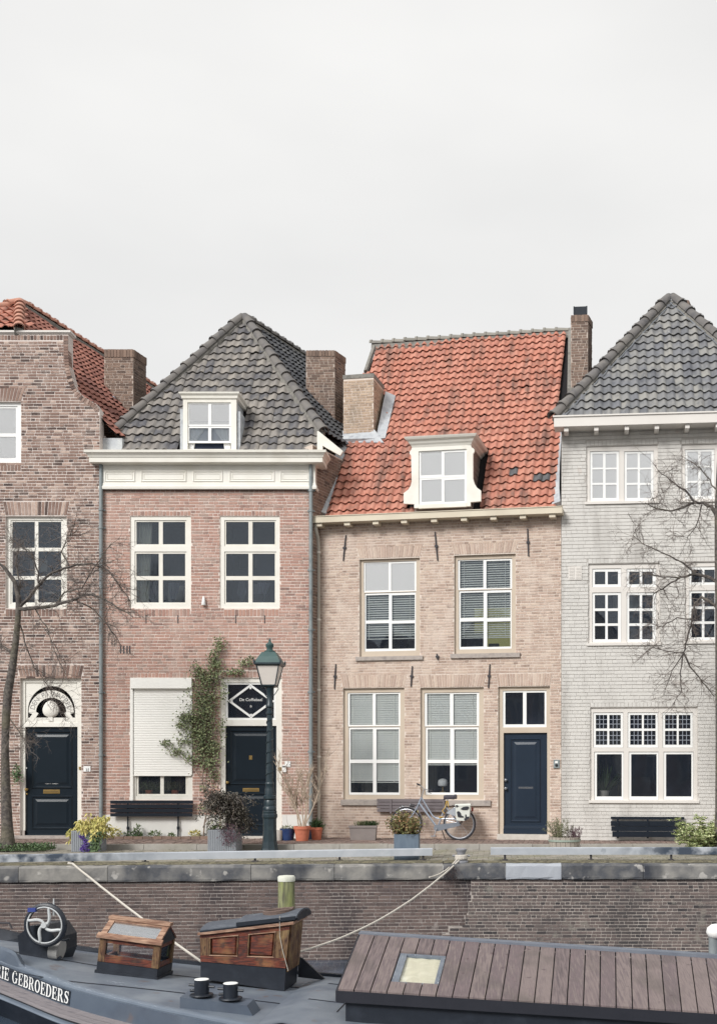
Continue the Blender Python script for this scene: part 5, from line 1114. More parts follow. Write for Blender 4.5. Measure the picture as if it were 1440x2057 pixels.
# near side: lip, lettered band, boards, rail, bottom
def tang(L, i): return (L[min(i + 1, len(L) - 1)] - L[max(i - 1, 0)])
fine = []
for a, b in zip(nS, nS[1:]):
    for k in range(6): fine.append(a.lerp(b, k / 6))
fine.append(nS[-1])
for _ in range(3): fine = [fine[0]] + [(fine[i - 1] + fine[i] * 2 + fine[i + 1]) / 4 for i in range(1, len(fine) - 1)] + [fine[-1]]
nor = []
for i in range(len(fine)):
    t = tang(fine, i); t.z = 0; t.normalize(); nor.append(Vector((t.y, -t.x, 0)))
def skin(name, prof, m, closed=False):
    rows = []
    for o, dz in prof: rows.append([fine[i] + nor[i] * (o(i) if callable(o) else o) + Vector((0, 0, dz(i) if callable(dz) else dz)) for i in range(len(fine))])
    return MB().grid(rows).build(name, m, boat, True)
skin('gunwale', [(-.10, -.02), (-.10, .004), (-.03, .008), (.0, -.005), (.005, -.03), (-.004, -.036), (-.004, -.045)], RAILB)
skin('hull_band', [(-.004, -.045), (.006, -.05), (.02, -.15), (.03, -.245)], HULL)
skin('rubbing_board', [(.03, -.245), (.055, -.25), (.06, -.29), (.052, -.295), (.058, -.30), (.062, -.34), (.055, -.345), (.06, -.35), (.064, -.39), (.03, -.395)], HWOOD)
skin('rail_gap', [(.03, -.395), (.02, -.41), (.025, -.43)], HBLK)
skin('rubbing_rail', [(.025 + .045 * sin(pi * k / 8), -.43 - .065 * k / 8) for k in range(9)], RAILB)
ins = lambda f: (lambda i: .02 - f * max(.12, min(1.1, .12 + (9 - (fine[i].x + 9)) * .0 + max(0, -fine[i].x - 2.2) * .38)))
skin('hull_bottom', [(.025, -.495), (ins(.35), -.62), (ins(.8), lambda i: -1.72 - fine[i].z), (ins(1), lambda i: -2.1 - fine[i].z)], HBLK)
# bow bulwark, near and far
rows = [[], [], [], []]
for p in [nB[0].lerp(nB[0], 0)] + nB:
    s = at(nS, p.x)
    rows[0].append(Vector((s.x, s.y - .004, s.z - .03))); rows[1].append(p + Vector((0, -.0, -.02))); rows[2].append(p + Vector((0, .03, .012))); rows[3].append(p + Vector((0, .075, .0)))
rows.append([p + Vector((0, .075, -.04)) for p in rows[3]]); rows.append([Vector((a.x, a.y + .05, a.z)) for a in rows[0]])
MB().grid(rows).build('bow_bulwark', HULL, boat, True)
rows = [[], [], [], []]
for p in fT:
    s = at(fS, p.x); rows[0].append(Vector((s.x, s.y - .01, s.z - .02))); rows[1].append(p + Vector((0, -.01, 0))); rows[2].append(p + Vector((0, .06, 0))); rows[3].append(Vector((p.x, p.y + .05, -2.1)))
MB().grid(rows).build('far_bulwark', HBLK, boat)
# lettering: roman capitals cut as strokes
def stroke(pts):    # (x, y, halfwidth)
    out = []
    for i in range(len(pts) - 1):
        (x0, y0, w0), (x1, y1, w1) = pts[i], pts[i + 1]; a = Vector(pts[max(i - 1, 0)][:2]); 
        def nrm(k):
            d = Vector(pts[min(k + 1, len(pts) - 1)][:2]) - Vector(pts[max(k - 1, 0)][:2]); d.normalize(); return Vector((-d.y, d.x))
        n0, n1 = nrm(i), nrm(i + 1)
        out.append([(x0 + n0.x * w0, y0 + n0.y * w0), (x0 - n0.x * w0, y0 - n0.y * w0), (x1 - n1.x * w1, y1 - n1.y * w1), (x1 + n1.x * w1, y1 + n1.y * w1)])
    return out
rc_ = lambda x0, y0, x1, y1: [(x0, y0), (x1, y0), (x1, y1), (x0, y1)]
def bowl(cx, cy, rx, ry, a0, a1, wt, wn, n=12):   # thick on the vertical sides, thin at top and bottom
    return stroke([(cx + rx * cos(t), cy + ry * sin(t), wn + (wt - wn) * abs(cos(t)) ** 1.3) for t in [a0 + (a1 - a0) * i / n for i in range(n + 1)]])
def glyph(ch):
    st = [rc_(.09, .05, .31, .95), rc_(0, 0, .4, .07), rc_(0, .93, .4, 1)]
    if ch == 'I': return st, .42
    if ch == 'E': return st + [rc_(.3, .0, .78, .08), rc_(.3, .92, .76, 1), rc_(.3, .47, .56, .54), rc_(.52, .36, .59, .65), rc_(.72, 0, .8, .3), rc_(.7, .72, .77, 1)], .84
    if ch == 'D': return st + [rc_(.3, 0, .45, .07), rc_(.3, .93, .45, 1)] + bowl(.4, .5, .42, .465, -pi / 2, pi / 2, .11, .035), .96
    if ch == 'B': return st + [rc_(.3, 0, .45, .07), rc_(.3, .93, .45, 1), rc_(.3, .48, .45, .54)] + bowl(.42, .745, .28, .22, -pi / 2, pi / 2, .1, .035, 8) + bowl(.42, .27, .34, .235, -pi / 2, pi / 2, .11, .035, 8), .88
    if ch == 'R': return st + [rc_(.3, .93, .45, 1), rc_(.3, .46, .45, .52)] + bowl(.42, .73, .29, .24, -pi / 2, pi / 2, .1, .035, 8) + [[(.44, .49), (.72, .0), (.98, 0), (.64, .49)], rc_(.68, 0, 1.02, .06)], 1.0
    if ch == 'O': return bowl(.48, .5, .37, .47, 0, 2 * pi, .11, .035, 22), .98
    if ch == 'G': return bowl(.48, .5, .37, .47, .75, 2 * pi - .65, .11, .035, 20) + [rc_(.72, .06, .9, .42), rc_(.6, .38, 1.0, .45), rc_(.74, .68, .81, 1)], 1.04
    if ch == 'S': return stroke([(.72, .74, .02), (.64, .88, .035), (.42, .955, .04), (.2, .86, .08), (.16, .7, .1), (.3, .57, .115), (.52, .47, .115), (.66, .32, .1), (.6, .13, .08), (.4, .045, .04), (.2, .1, .035), (.1, .28, .02)]) + [rc_(.68, .68, .75, 1), rc_(.07, 0, .14, .32)], .8
    return [], .42
arc = [0]
for a, b in zip(fine, fine[1:]): arc.append(arc[-1] + (b - a).length)
def onband(s, h):
    for i in range(len(arc) - 1):
        if arc[i] <= s <= arc[i + 1]:
            t = (s - arc[i]) / (arc[i + 1] - arc[i]); p = fine[i].lerp(fine[i + 1], t); n = nor[i].lerp(nor[i + 1], t); return p + n * (.031 - h * .075) + Vector((0, 0, -.235 + h)), n
ut = B.w2l(W(25, 1935, 14.3)).x; s0 = arc[min(range(len(fine)), key=lambda i: abs(fine[i].x - ut))]
hh = .15; txt = 'GEBROEDERS'; pre = 'DRIE '
tw_ = lambda t: sum(glyph(c)[1] * .112 + .012 for c in t)
cx = s0 - tw_(pre) + .06; lt = MB()
for ch in pre + txt:
    polys, adv = glyph(ch)
    for pl in polys:
        pts = []
        for x, y in pl:
            p, n = onband(cx + x * .112, .018 + y * hh); pts.append(p + n * .006)
        lt.quad(*pts)
    cx += adv * .112 + .012
dkb = MB(); rows = [[], []]; s_ = s0 - tw_(pre) - .02
while s_ < cx + .02:
    for k, h in enumerate((.004, .178)): p, n = onband(s_, h); rows[k].append(p + n * .003)
    s_ += .05
MB().grid(rows).build('name_board', HBAND, boat); lt.build('lettering', WHT, boat)
# windlass at the bow
wp = lambda x, y, Y: B.w2l(W(x, y, Y))
wv = B.w2l(W(80, 1930, 14.95)).y
P = lambda x, y, dv=0: B.P(x, y, wv + dv)
body = MB(); fr_ = [P(40, 1922), P(104, 1933), P(112, 1912), P(112, 1884), P(95, 1858), P(60, 1860), P(36, 1880)]
body.add([p for p in fr_] + [p + Vector((.06, .5, 0)) for p in fr_], [tuple(range(7)), tuple(range(13, 6, -1))] + [((i + 1) % 7, i, i + 7, (i + 1) % 7 + 7) for i in range(7)])
wl = body.build('windlass', HBLK, boat)
c = P(108, 1908, -.02); MB().tube([c + Vector((-.06, .1, 0)), c + Vector((.06, .1, -.02))], .14, 16).build('drum', mat('drum_pale', [C(170, 168, 164), C(130, 130, 130)], .7, 6), wl, True)
c = P(90, 1858.5, -.16)
def torus(mb, c, Rr, r, n=40, m=8, axis='y'):
    mb.tube([c + Vector((Rr * cos(2 * pi * i / n), 0, Rr * sin(2 * pi * i / n))) for i in range(n + 1)], r, m, False)
t = MB(); torus(t, c + Vector((0, .03, 0)), .252, .036); t.build('wheel_tyre', HBLK, wl, True)
WPAL = mat('wheel_pale', [C(202, 204, 204), C(180, 184, 186)], .5, 10)
t = MB(); torus(t, c, .232, .010); t.tube([c + Vector((0, -.03, 0)), c + Vector((0, .06, 0))], .036, 12)
for k in range(4):
    a0 = pi * .5 * k + .35; pts = []
    for i in range(9):
        q = i / 8; rr = .03 + q * .2; an = a0 + .95 * sin(q * pi / 2) * 1.0; pts.append(c + Vector((rr * cos(an), 0, rr * sin(an))))
    t.tube(pts, [.017 + .004 * sin(i / 8 * pi) for i in range(9)], 7)
t.build('hand_wheel', WPAL, wl, True)
e = c + Vector((-.15, -.03, .2)); MB().box(e.x - .05, e.x + .05, e.y - .02, e.y + .02, e.z - .025, e.z + .025, None).build('blue_tag', mat('tag_blue', C(58, 72, 140), .5), wl)
MB().tube([c + Vector((.1, .05, .12)), c + Vector((.1, .05, .34))], [.02, .008], 8).build('wheel_bracket', WPAL, wl)
MB().tube([P(112, 1885), P(130, 1889), P(140, 1886)], .016, 6).build('crank', HBLK, wl)
MB().tube([P(100, 1930), P(118, 1926), P(124, 1922)], .02, 6).build('pawl', HBLK, wl)
h0 = wp(5, 1862, 16.3); MB().tube([h0 + Vector((-.02, -.1, 0)), h0 + Vector((.02, -.1, .07)), h0 + Vector((.16, -.1, .07)), h0 + Vector((.2, -.1, -.01))], .016, 6).build('lifting_handle', IRON, boat)
# glazed skylight
vs_ = B.w2l(W(193, 1951, 14.55)).y; SP = lambda x, y, dv=0: B.P(x, y, vs_ + dv)
fl, fr2 = SP(194, 1950), SP(315, 1966); ex_ = (fr2 - fl).normalized(); ez_ = Vector((-ex_.z, 0, ex_.x)).normalized(); ey_ = ez_.cross(ex_); LS = (fr2 - fl).length; DS = .52
SM = Matrix(((ex_.x, ey_.x, ez_.x, fl.x), (ex_.y, ey_.y, ez_.y, fl.y), (ex_.z, ey_.z, ez_.z, fl.z), (0, 0, 0, 1)))
def sk(fn, name, m, par, **kw): mb = MB(); fn(mb); return moved(mb, SM).build(name, m, par, **kw)
def co(mb): mb.box(0, LS, 0, DS, -.06, .12); mb.box(-.015, LS + .015, -.015, DS + .015, -.05, .015)
sl_ = sk(co, 'skylight', HBLK, boat)
hb = .125; ht = .43; g = .07
for x0, x1 in ((0, .085), (LS - .085, LS)):
    for y0, y1 in ((0, .06), (DS - .06, DS)): sk(lambda mb: mb.box(x0, x1, y0, y1, hb, ht), 'corner_post', VARNW, sl_)
def rails_(mb): mb.box(.085, LS - .085, .005, .05, hb, hb + .095); mb.box(.085, LS - .085, .005, .05, ht - .06, ht); mb.box(.085, LS - .085, DS - .05, DS - .005, hb, hb + .06); mb.box(.085, LS - .085, DS - .05, DS - .005, ht - .06, ht); mb.box(.01, .05, .06, DS - .06, hb, hb + .06); mb.box(LS - .05, LS - .01, .06, DS - .06, hb, hb + .06); mb.box(.01, .05, .06, DS - .06, ht - .05, ht); mb.box(LS - .05, LS - .01, .06, DS - .06, ht - .05, ht)
sk(rails_, 'frame_rail', VARN, sl_)
sk(lambda mb: mb.box(.085, LS - .085, .022, .028, hb + .09, ht - .06), 'pane', GLASS, sl_); sk(lambda mb: mb.box(.085, LS - .085, DS - .028, DS - .022, hb + .06, ht - .06), 'pane', GLASS, sl_); sk(lambda mb: mb.box(LS - .03, LS - .025, .06, DS - .06, hb + .06, ht - .05), 'pane', GLASS, sl_)
sk(lambda mb: mb.box(.03, LS - .03, .05, DS - .05, hb + .002, hb + .012), 'floor_board', mat('skylight_floor', [C(150, 146, 138), C(130, 128, 122)], .8, 5), sl_)
sk(lambda mb: mb.box(.0, .05, .06, DS - .06, hb + .05, ht - .05) if False else mb.box(LS - .052, LS - .05, .3, .42, hb, ht), 'mullion', HBLK, sl_)
yr, zr = .29, ht + .2     # glazed slope up to the ridge
def slope(mb, x0, x1, t0, t1, lift, th):
    p = lambda x, t, z: (x, -.045 + (yr + .045) * t, ht - .0 + (zr - ht) * t + z)
    mb.hexa([p(x0, t0, lift), p(x1, t0, lift), p(x1, t1, lift), p(x0, t1, lift), p(x0, t0, lift + th), p(x1, t0, lift + th), p(x1, t1, lift + th), p(x0, t1, lift + th)])
def frame_s(mb):
    slope(mb, -.03, LS + .03, 0, .17, 0, .03); slope(mb, -.0, .075, .17, 1, 0, .028); slope(mb, LS - .075, LS, .17, 1, 0, .028); slope(mb, .075, LS - .075, .82, 1, 0, .028)
sk(frame_s, 'lid_frame', VARNP, sl_); sk(lambda mb: slope(mb, .07, LS - .07, .16, .83, .008, .006), 'pane', glassmat('skylight_glass', (.95, .96, .96, 1), .4, gcol=(.95, .97, 1, 1), fres=False), sl_)
sk(lambda mb: mb.box(-.012, LS + .012, yr - .06, yr + .06, zr + .005, zr + .045), 'ridge_board', VARNP, sl_)
def backs(mb): mb.hexa([(-.0, yr, zr - .02), (LS, yr, zr - .02), (LS, DS + .04, ht), (0, DS + .04, ht), (0, yr, zr + .01), (LS, yr, zr + .01), (LS, DS + .04, ht + .03), (0, DS + .04, ht + .03)])
sk(backs, 'lid_back', VARN, sl_)
def gab(mb):
    for x in (.005, LS - .03): mb.add([(x, .01, ht), (x, DS, ht), (x, yr, zr), (x + .025, .01, ht), (x + .025, DS, ht), (x + .025, yr, zr)], [(0, 1, 2), (5, 4, 3), (0, 3, 4, 1), (1, 4, 5, 2), (2, 5, 3, 0)])
sk(gab, 'gable', HBLK, sl_)
# companionway with sloping roof
CP = lambda x, y, dv=0: B.P(x, y, dv); dp = .62
A = [CP(403, 1966), CP(571, 1991), CP(574, 1945), CP(403.5, 1931)]
def slab(mb, pts, d0, d1, flare=0): mb.hexa([(p.x, d0, p.z) for p in (pts[0], pts[1])] + [(p.x, d1, p.z) for p in (pts[1], pts[0])] + [(p.x, d0, p.z) for p in (pts[3], pts[2])] + [(p.x, d1, p.z) for p in (pts[2], pts[3])])
mb = MB(); slab(mb, A, 0, dp); cw = mb.build('companionway', HBLK, boat)
T = [CP(403.5, 1931), CP(574, 1945), CP(583, 1853), CP(402.5, 1876)]
mb = MB(); slab(mb, T, .02, dp - .02); mb.build('cabin_body', VARNW, cw)
lerpq = lambda s, t: tuple((T[0].lerp(T[1], s)).lerp(T[3].lerp(T[2], s), t))
def cell(s0_, s1_, t0, t1, d0, d1, name, m, ins=0):
    pts = [Vector(lerpq(s0_, t0)), Vector(lerpq(s1_, t0)), Vector(lerpq(s1_, t1)), Vector(lerpq(s0_, t1))]; mb = MB()
    if ins:
        c_ = sum(pts, Vector()) / 4; q_ = [p + (c_ - p) * ins for p in pts]
        mb.add([(p.x, d1, p.z) for p in pts] + [(p.x, d0, p.z) for p in q_], [(0, 1, 5, 4), (1, 2, 6, 5), (2, 3, 7, 6), (3, 0, 4, 7), (4, 5, 6, 7)])
    else: slab(mb, pts, d0, d1)
    return mb.build(name, m, cw)
cell(0, 1, 0, .22, -.012, .02, 'lower_rail', VARN); cell(0, 1, .84, 1, -.012, .02, 'upper_rail', VARN); cell(0, .10, .22, .84, -.012, .02, 'stile', VARNW); cell(.86, 1.0, .22, .84, -.012, .02, 'stile', VARNW); cell(.44, .54, .22, .84, -.011, .02, 'stile', VARN)
cell(.12, .42, .25, .81, -.006, .02, 'panel', VARN, .16); cell(.56, .84, .25, .81, -.006, .02, 'panel', VARN, .14)
for s0_, s1_ in ((.105, .435), (.545, .855)):
    for t0, t1 in ((.222, .25), (.81, .838)): cell(s0_, s1_, t0, t1, -.02, .0, 'bead', VARNP)
    for a_, b_ in ((s0_, s0_ + .014), (s1_ - .014, s1_)): cell(a_, b_, .25, .81, -.02, .0, 'bead', VARNW)
E0, E1 = T[1], T[2]
for k in range(4):
    d0, d1 = .02 + k * (dp - .04) / 4 + .006, .02 + (k + 1) * (dp - .04) / 4 - .006
    MB().hexa([(E0.x, d0, E0.z - .05), (E0.x + .02, d0, E0.z - .05), (E0.x + .02, d1, E0.z - .05), (E0.x, d1, E0.z - .05), (E1.x, d0, E1.z), (E1.x + .02, d0, E1.z), (E1.x + .02, d1, E1.z), (E1.x, d1, E1.z)]).build('end_board', VARNW, cw)
mb = MB(); slab(mb, [CP(400, 1878), CP(592, 1856), CP(592, 1850), CP(400, 1873)], -.05, dp + .03); mb.build('eave_board', VARNP, cw)
TAR = mat('canvas_roof', [C(96, 101, 109), C(80, 85, 94), C(110, 115, 122)], .7, 5, .3, 25)
def vault(x0, y0, x1, y1, d0, d1, h, name, m, edge=.03):
    a, b = CP(x0, y0), CP(x1, y1); rows = []
    for p in (a, b): rows.append([Vector((p.x, d0, p.z))] + [Vector((p.x, d0 + (d1 - d0) * i / 10, p.z + edge + h * sin(pi * i / 10) ** .7)) for i in range(11)] + [Vector((p.x, d1, p.z))])
    mb = MB().grid(rows); n = len(rows[0]); mb.f += [tuple(range(n)), tuple(range(2 * n - 1, n - 1, -1))]; return mb.build(name, m, cw, True)
vault(404, 1872, 592, 1850, -.04, dp + .02, .055, 'canvas_roof', TAR); mb = MB(); slab(mb, [CP(404, 1873), CP(592, 1851), CP(592, 1848), CP(404, 1869)], -.045, -.03); mb.build('roof_edge', HBLK, cw)
vault(478, 1858, 598, 1843, -.06, dp + .04, .065, 'sliding_hatch', TAR, .02); mb = MB(); slab(mb, [CP(478, 1860), CP(596, 1846), CP(596, 1839), CP(478, 1852)], -.07, -.055); mb.build('hatch_edge', HBLK, cw)
a, b = CP(592, 1846), CP(600, 1845); rr = [Vector((a.x, -.06 + (dp + .1) * i / 10, a.z + .02 + .065 * sin(pi * i / 10) ** .7)) for i in range(11)]
mb = MB(); base_ = [Vector((p.x, p.y, a.z - .02)) for p in rr]; mb.grid([base_, rr]); r2_ = [p + Vector((.05, 0, 0)) for p in rr]; b2_ = [p + Vector((.05, 0, 0)) for p in base_]; mb.grid([rr, r2_]); mb.grid([r2_, b2_]); mb.build('hatch_end', FASC, cw)
c = CP(560, 1840, .25); mb = MB(); mb.tube([c + Vector((.19 * cos(i * .314), .17 * sin(i * .314), .035 + .02 * cos(i * .314) + (i // 20) * .02)) for i in range(61)], .014, 6); mb.build('coiled_line', mat('old_rope', [C(96, 80, 76), C(120, 104, 96)], .9, 40, .4), cw, True)
mb = MB(); mb.tube([CP(562, 1840, -.075), CP(562, 1880, -.03), CP(568, 1910, -.03), CP(579, 1950, -.02)], .004, 5); mb.build('lanyard', ROPE, cw)
MB().add if False else None
g0 = CP(606, 1925, .7); MB().hexa([g0 + Vector((-.05, 0, -.25)), g0 + Vector((.32, .02, -.29)), g0 + Vector((.32, .06, -.29)), g0 + Vector((-.05, .04, -.25)), g0 + Vector((-.05, 0, .02)), g0 + Vector((.0, .02, .0)), g0 + Vector((.0, .06, 0)), g0 + Vector((-.05, .04, .02))]).build('deck_gusset', HBLK, boat)
# bitts on their plinth
vb = B.w2l(W(440, 2020, 13.05)).y; BP = lambda x, y, dv=0: B.P(x, y, vb + dv)
f4_ = [BP(362, 2034), BP(520, 2062), BP(496, 2020), BP(362, 2003)]
mb = MB(); mb.hexa([f4_[0], f4_[1], f4_[1] + Vector((0, .32, 0)), f4_[0] + Vector((0, .32, 0)), f4_[3], f4_[2], f4_[2] + Vector((0, .28, .02)), f4_[3] + Vector((0, .28, .02))]); bt = mb.build('bitt_plinth', HULL, boat)
for x, y0, y1 in ((405.5, 1969, 1997), (463.5, 1977, 2004)):
    c = BP(x, y1, .13); hgt = (y1 - y0) / 176 + .01; b_ = MB().lathe([(.135, -.012), (.13, .004), (.085, .008), (.083, hgt)], c, 18).build('bitt', HBLK, bt, True)
    MB().lathe([(.084, hgt), (.08, hgt + .006), (.01, hgt + .007)], c, 18).build('bitt_cap', WHT, bt)
    MB().tube([c + Vector((-.15, 0, hgt * .62)), c + Vector((.15, 0, hgt * .5))], .016, 8).build('bitt_pin', HBLK, bt); MB().tube([c + Vector((-.14, .02, hgt * .2)), c + Vector((-.05, 0, hgt * .25))], .018, 8).build('bitt_pin', HBLK, bt)
# raised deck section before the house, plate seams
u0_, rows = B.w2l(W(607, 1970, 15)).x, []
for j in range(8):
    t = j / 7; r = []
    for i in range(12):
        n, f = at(nS, u0_ + i * .3), at(fS, u0_ + i * .3); v_ = n.y + .05 + (f.y - .45 - n.y) * t; u = u0_ + .1 * (1 - t) + i * .3
        r.append(Vector((u, v_, deckz(u, v_) + (.012 if i == 0 or j == 7 else .10))))
    rows.append(r)
MB().grid(rows).build('raised_deck', DKM, boat, True)
sm_ = MB()
for u_s, va, vb_ in ((-3.6, 0, 0), (u0_ + 1.05, 0, 0)):
    pass
for va in (-.75, .3):
    pts = [Vector((u, va + .15 * max(0, -u - .6) * .0, deckz(u, va) + (.008 if u < u0_ + .2 else .105))) for u in [-3.4 + i * .25 for i in range(26)]]; sm_.tube(pts, .006, 4)
sm_.tube([Vector((u0_ + .85, v_, deckz(u0_ + .85, v_) + .105)) for v_ in [-1.2 + i * .2 for i in range(10)]], .006, 4)
sm_.build('plate_seam', HBLK, boat)
# deckhouse
vn = B.w2l(W(678, 1992, 12.8)).y; vf = B.w2l(W(723, 1880, 15.0)).y
ny = lambda x: 1992 + (x - 678) * 47 / 756; fy = lambda x: 1880 + (x - 723) * 49 / 711
NP = lambda x, d=0: B.P(x, ny(x) + d, vn); FP = lambda x, d=0: B.P(x, fy(x) + d, vf)
nx = [678 + 32.87 * i for i in range(30)]; fx = [723 + 30.15 * i for i in range(30)]
a, b = NP(678), NP(nx[29]); c_, d_ = FP(723), FP(fx[29])
hs = MB(); hs.hexa([Vector((a.x + .08, vn + .05, deckz(a.x, vn + .1) - .1)), Vector((b.x, vn + .05, -1.75)), Vector((d_.x, vf + .5, -1.75)), Vector((c_.x + .12, vf + .5, -1.6)), Vector((a.x + .08, vn + .05, a.z - .06)), Vector((b.x, vn + .05, b.z - .06)), d_ + Vector((0, 0, -.05)), c_ + Vector((.12, 0, -.05))])
house_b = hs.build('deckhouse', HBLK, boat)
lp_ = lambda i, t: NP(nx[i]).lerp(FP(fx[i]), t)
def plank(i, t0, t1, wgap=.075):
    q = [lp_(i, t0).lerp(lp_(i + 1, t0), wgap / 2), lp_(i, t0).lerp(lp_(i + 1, t0), 1 - wgap / 2), lp_(i, t1).lerp(lp_(i + 1, t1), 1 - wgap / 2), lp_(i, t1).lerp(lp_(i + 1, t1), wgap / 2)]
    dz = R.uniform(-.004, .004); up = Vector((0, 0, .03 + dz)); MB().hexa([p for p in q] + [p + up for p in q]).build('roof_plank', PLANK, house_b)
for i in range(29):
    if i in (3, 4, 5): plank(i, 0, .17); plank(i, .70, 1)
    else: plank(i, 0, 1)
mb = MB(); mb.hexa([NP(676, 0) + Vector((0, -.015, -.115)), NP(nx[29]) + Vector((0, -.015, -.115)), NP(nx[29]) + Vector((0, .012, -.115)), NP(676) + Vector((0, .012, -.115)), NP(676) + Vector((0, -.015, .012)), NP(nx[29]) + Vector((0, -.015, .012)), NP(nx[29]) + Vector((0, -.001, .012)), NP(676) + Vector((0, -.001, .012))]); mb.build('fascia', FASC, house_b)
mb = MB(); mb.hexa([NP(674) + Vector((-.0, .0, -.11)), NP(678) + Vector((0, 0, -.11)), FP(723) + Vector((0, 0, -.11)), FP(719) + Vector((0, 0, -.11)), NP(674) + Vector((0, 0, .01)), NP(678) + Vector((0, 0, .01)), FP(723) + Vector((0, 0, .01)), FP(719) + Vector((0, 0, .01))]); mb.build('end_fascia', FASC, house_b)
mb = MB(); mb.hexa([FP(721) + Vector((0, -.03, .02)), FP(fx[29]) + Vector((0, -.03, .02)), FP(fx[29]) + Vector((0, .12, -.05)), FP(721) + Vector((0, .12, -.05)), FP(721) + Vector((0, -.03, .045)), FP(fx[29]) + Vector((0, -.03, .075)), FP(fx[29]) + Vector((0, .12, .08)), FP(721) + Vector((0, .12, .05))]); mb.build('ridge_capping', mat('ridge_zinc', [C(120, 126, 136), C(100, 106, 118)], .6, 5), house_b)
wq = lambda s, t: (lp_(3, t)).lerp(lp_(6, t), s)
wb = MB()
for (s0_, s1_, t0, t1) in ((0.01, .99, .172, .2), (.01, .99, .67, .698), (.01, .16, .2, .67), (.9, .99, .2, .67)):
    q = [wq(s0_, t0), wq(s1_, t0), wq(s1_, t1), wq(s0_, t1)]; wb.hexa([p + Vector((0, 0, -.02)) for p in q] + [p + Vector((0, 0, .012)) for p in q])
rw_ = wb.build('roof_window', mat('window_zinc', [C(120, 128, 138), C(96, 104, 116)], .5, 6), house_b)
q = [wq(.15, .19), wq(.91, .19), wq(.91, .68), wq(.15, .68)]; MB().hexa([p + Vector((0, 0, -.012)) for p in q] + [p + Vector((0, 0, -.006)) for p in q]).build('pane', glassmat('roof_glass', (.985, .985, .975, 1), .07, fres=False), rw_)
rows = []
for j in range(8): rows.append([wq(.13 + .8 * i / 14, .17 + .53 * j / 7) + Vector((0, 0, -.022 + .005 * sin(i * 1.3 + j * .9))) for i in range(15)])
MB().grid(rows).build('cloth_blind', mat('cloth_cream', [C(222, 219, 200), C(204, 201, 182), C(232, 229, 214)], .9, 5), rw_, True)
c = B.P(1432, 1925, vf + .12); zb = B.Z(1432, 1873, vf + .12)
vt = MB().tube([c + Vector((0, 0, -.1)), Vector((c.x, c.y, zb - .06))], .062, 14).build('vent_pipe', ZINC, boat, True)
MB().lathe([(.07, -.07), (.1, -.05), (.125, 0), (.11, .06), (.06, .1), (.01, .112)], (c.x + .03, c.y, zb), 16).build('vent_cowl', WHT, boat, True)
# ================================================================ street lamp
lpos = W(542, 1708, 22.55); lpos.z = RZ; LY = 22.55; SC = LY / F
lamp = thing('street_lamp', lpos, 'dark green cast iron street lamp with square lantern before the pink house', 'street lamp')
hz = lambda y: W(542, y, LY).z - RZ
rp2 = lambda wpx: wpx * SC / 2
MB().lathe([(rp2(36), 0), (rp2(33), hz(1704)), (rp2(29), hz(1690)), (rp2(27), hz(1665)), (rp2(27), hz(1645)), (rp2(31), hz(1641)), (rp2(31), hz(1636)), (rp2(28), hz(1634)), (rp2(29), hz(1630)), (rp2(25), hz(1627))], n=8).build('base', DKGR, lamp)
MB().lathe([(rp2(27), hz(1627)), (rp2(27), hz(1622)), (rp2(22), hz(1619)), (rp2(23), hz(1610)), (rp2(20), hz(1607)), (rp2(26), hz(1604)), (rp2(26), hz(1599)), (rp2(20), hz(1597)), (rp2(19), hz(1585)), (rp2(16), hz(1578)), (rp2(18), hz(1576)), (rp2(18), hz(1573)), (rp2(15), hz(1571))], n=18).build('pedestal', DKGR, lamp, True)
MB().lathe([(rp2(15), hz(1572)), (rp2(14), hz(1520)), (rp2(11), hz(1445)), (rp2(11), hz(1436)), (rp2(15), hz(1434)), (rp2(15), hz(1431)), (rp2(11), hz(1429)), (rp2(11), hz(1422)), (rp2(16), hz(1420)), (rp2(16), hz(1416)), (rp2(12), hz(1413)), (rp2(12), hz(1396)), (rp2(14), hz(1388)), (rp2(20), hz(1378))], n=16).build('shaft', DKGR, lamp, True)
orn = MB()       # cast relief winding up the shaft
for k in range(70):
    z = hz(1570) + (hz(1440) - hz(1570)) * k / 70; r = rp2(15 - 4 * k / 70); an = k * .55; orn.tube([(r * cos(an), r * sin(an), z), (r * 1.12 * cos(an + .3), r * 1.12 * sin(an + .3), z + .02), (r * cos(an + .6), r * sin(an + .6), z + .05)], [.006, .011, .005], 4)
orn.build('relief', DKGR, lamp)
for s in (-1, 1):
    MB().tube([(s * rp2(12), 0, hz(1400)), (s * rp2(24), 0, hz(1392)), (s * rp2(35), 0, hz(1384)), (s * rp2(33), 0, hz(1380)), (s * rp2(28), 0, hz(1381))], .009, 6).build('scroll', DKGR, lamp)
q2 = 2 ** .5
zb, zt = hz(1378), hz(1336); wb_, wt_ = rp2(27), rp2(45)
ln = MB().lathe([(rp2(20) * q2, zb - .03), (wb_ * q2, zb), (wb_ * q2, zb + .02)], n=4, sq=True); ln.lathe([(wt_ * q2, zt - .03), (rp2(54) * q2, zt), (rp2(54) * q2, zt + .03)], n=4, sq=True)
for sx in (-1, 1):
    for sy in (-1, 1): ln.tube([(sx * wb_, sy * wb_, zb), (sx * wt_, sy * wt_, zt)], .012, 5); 
lo = ln.build('lantern', DKGR, lamp)
GLAMP = mat('lantern_glass', [C(222, 214, 206), C(210, 202, 196)], .35, 3)
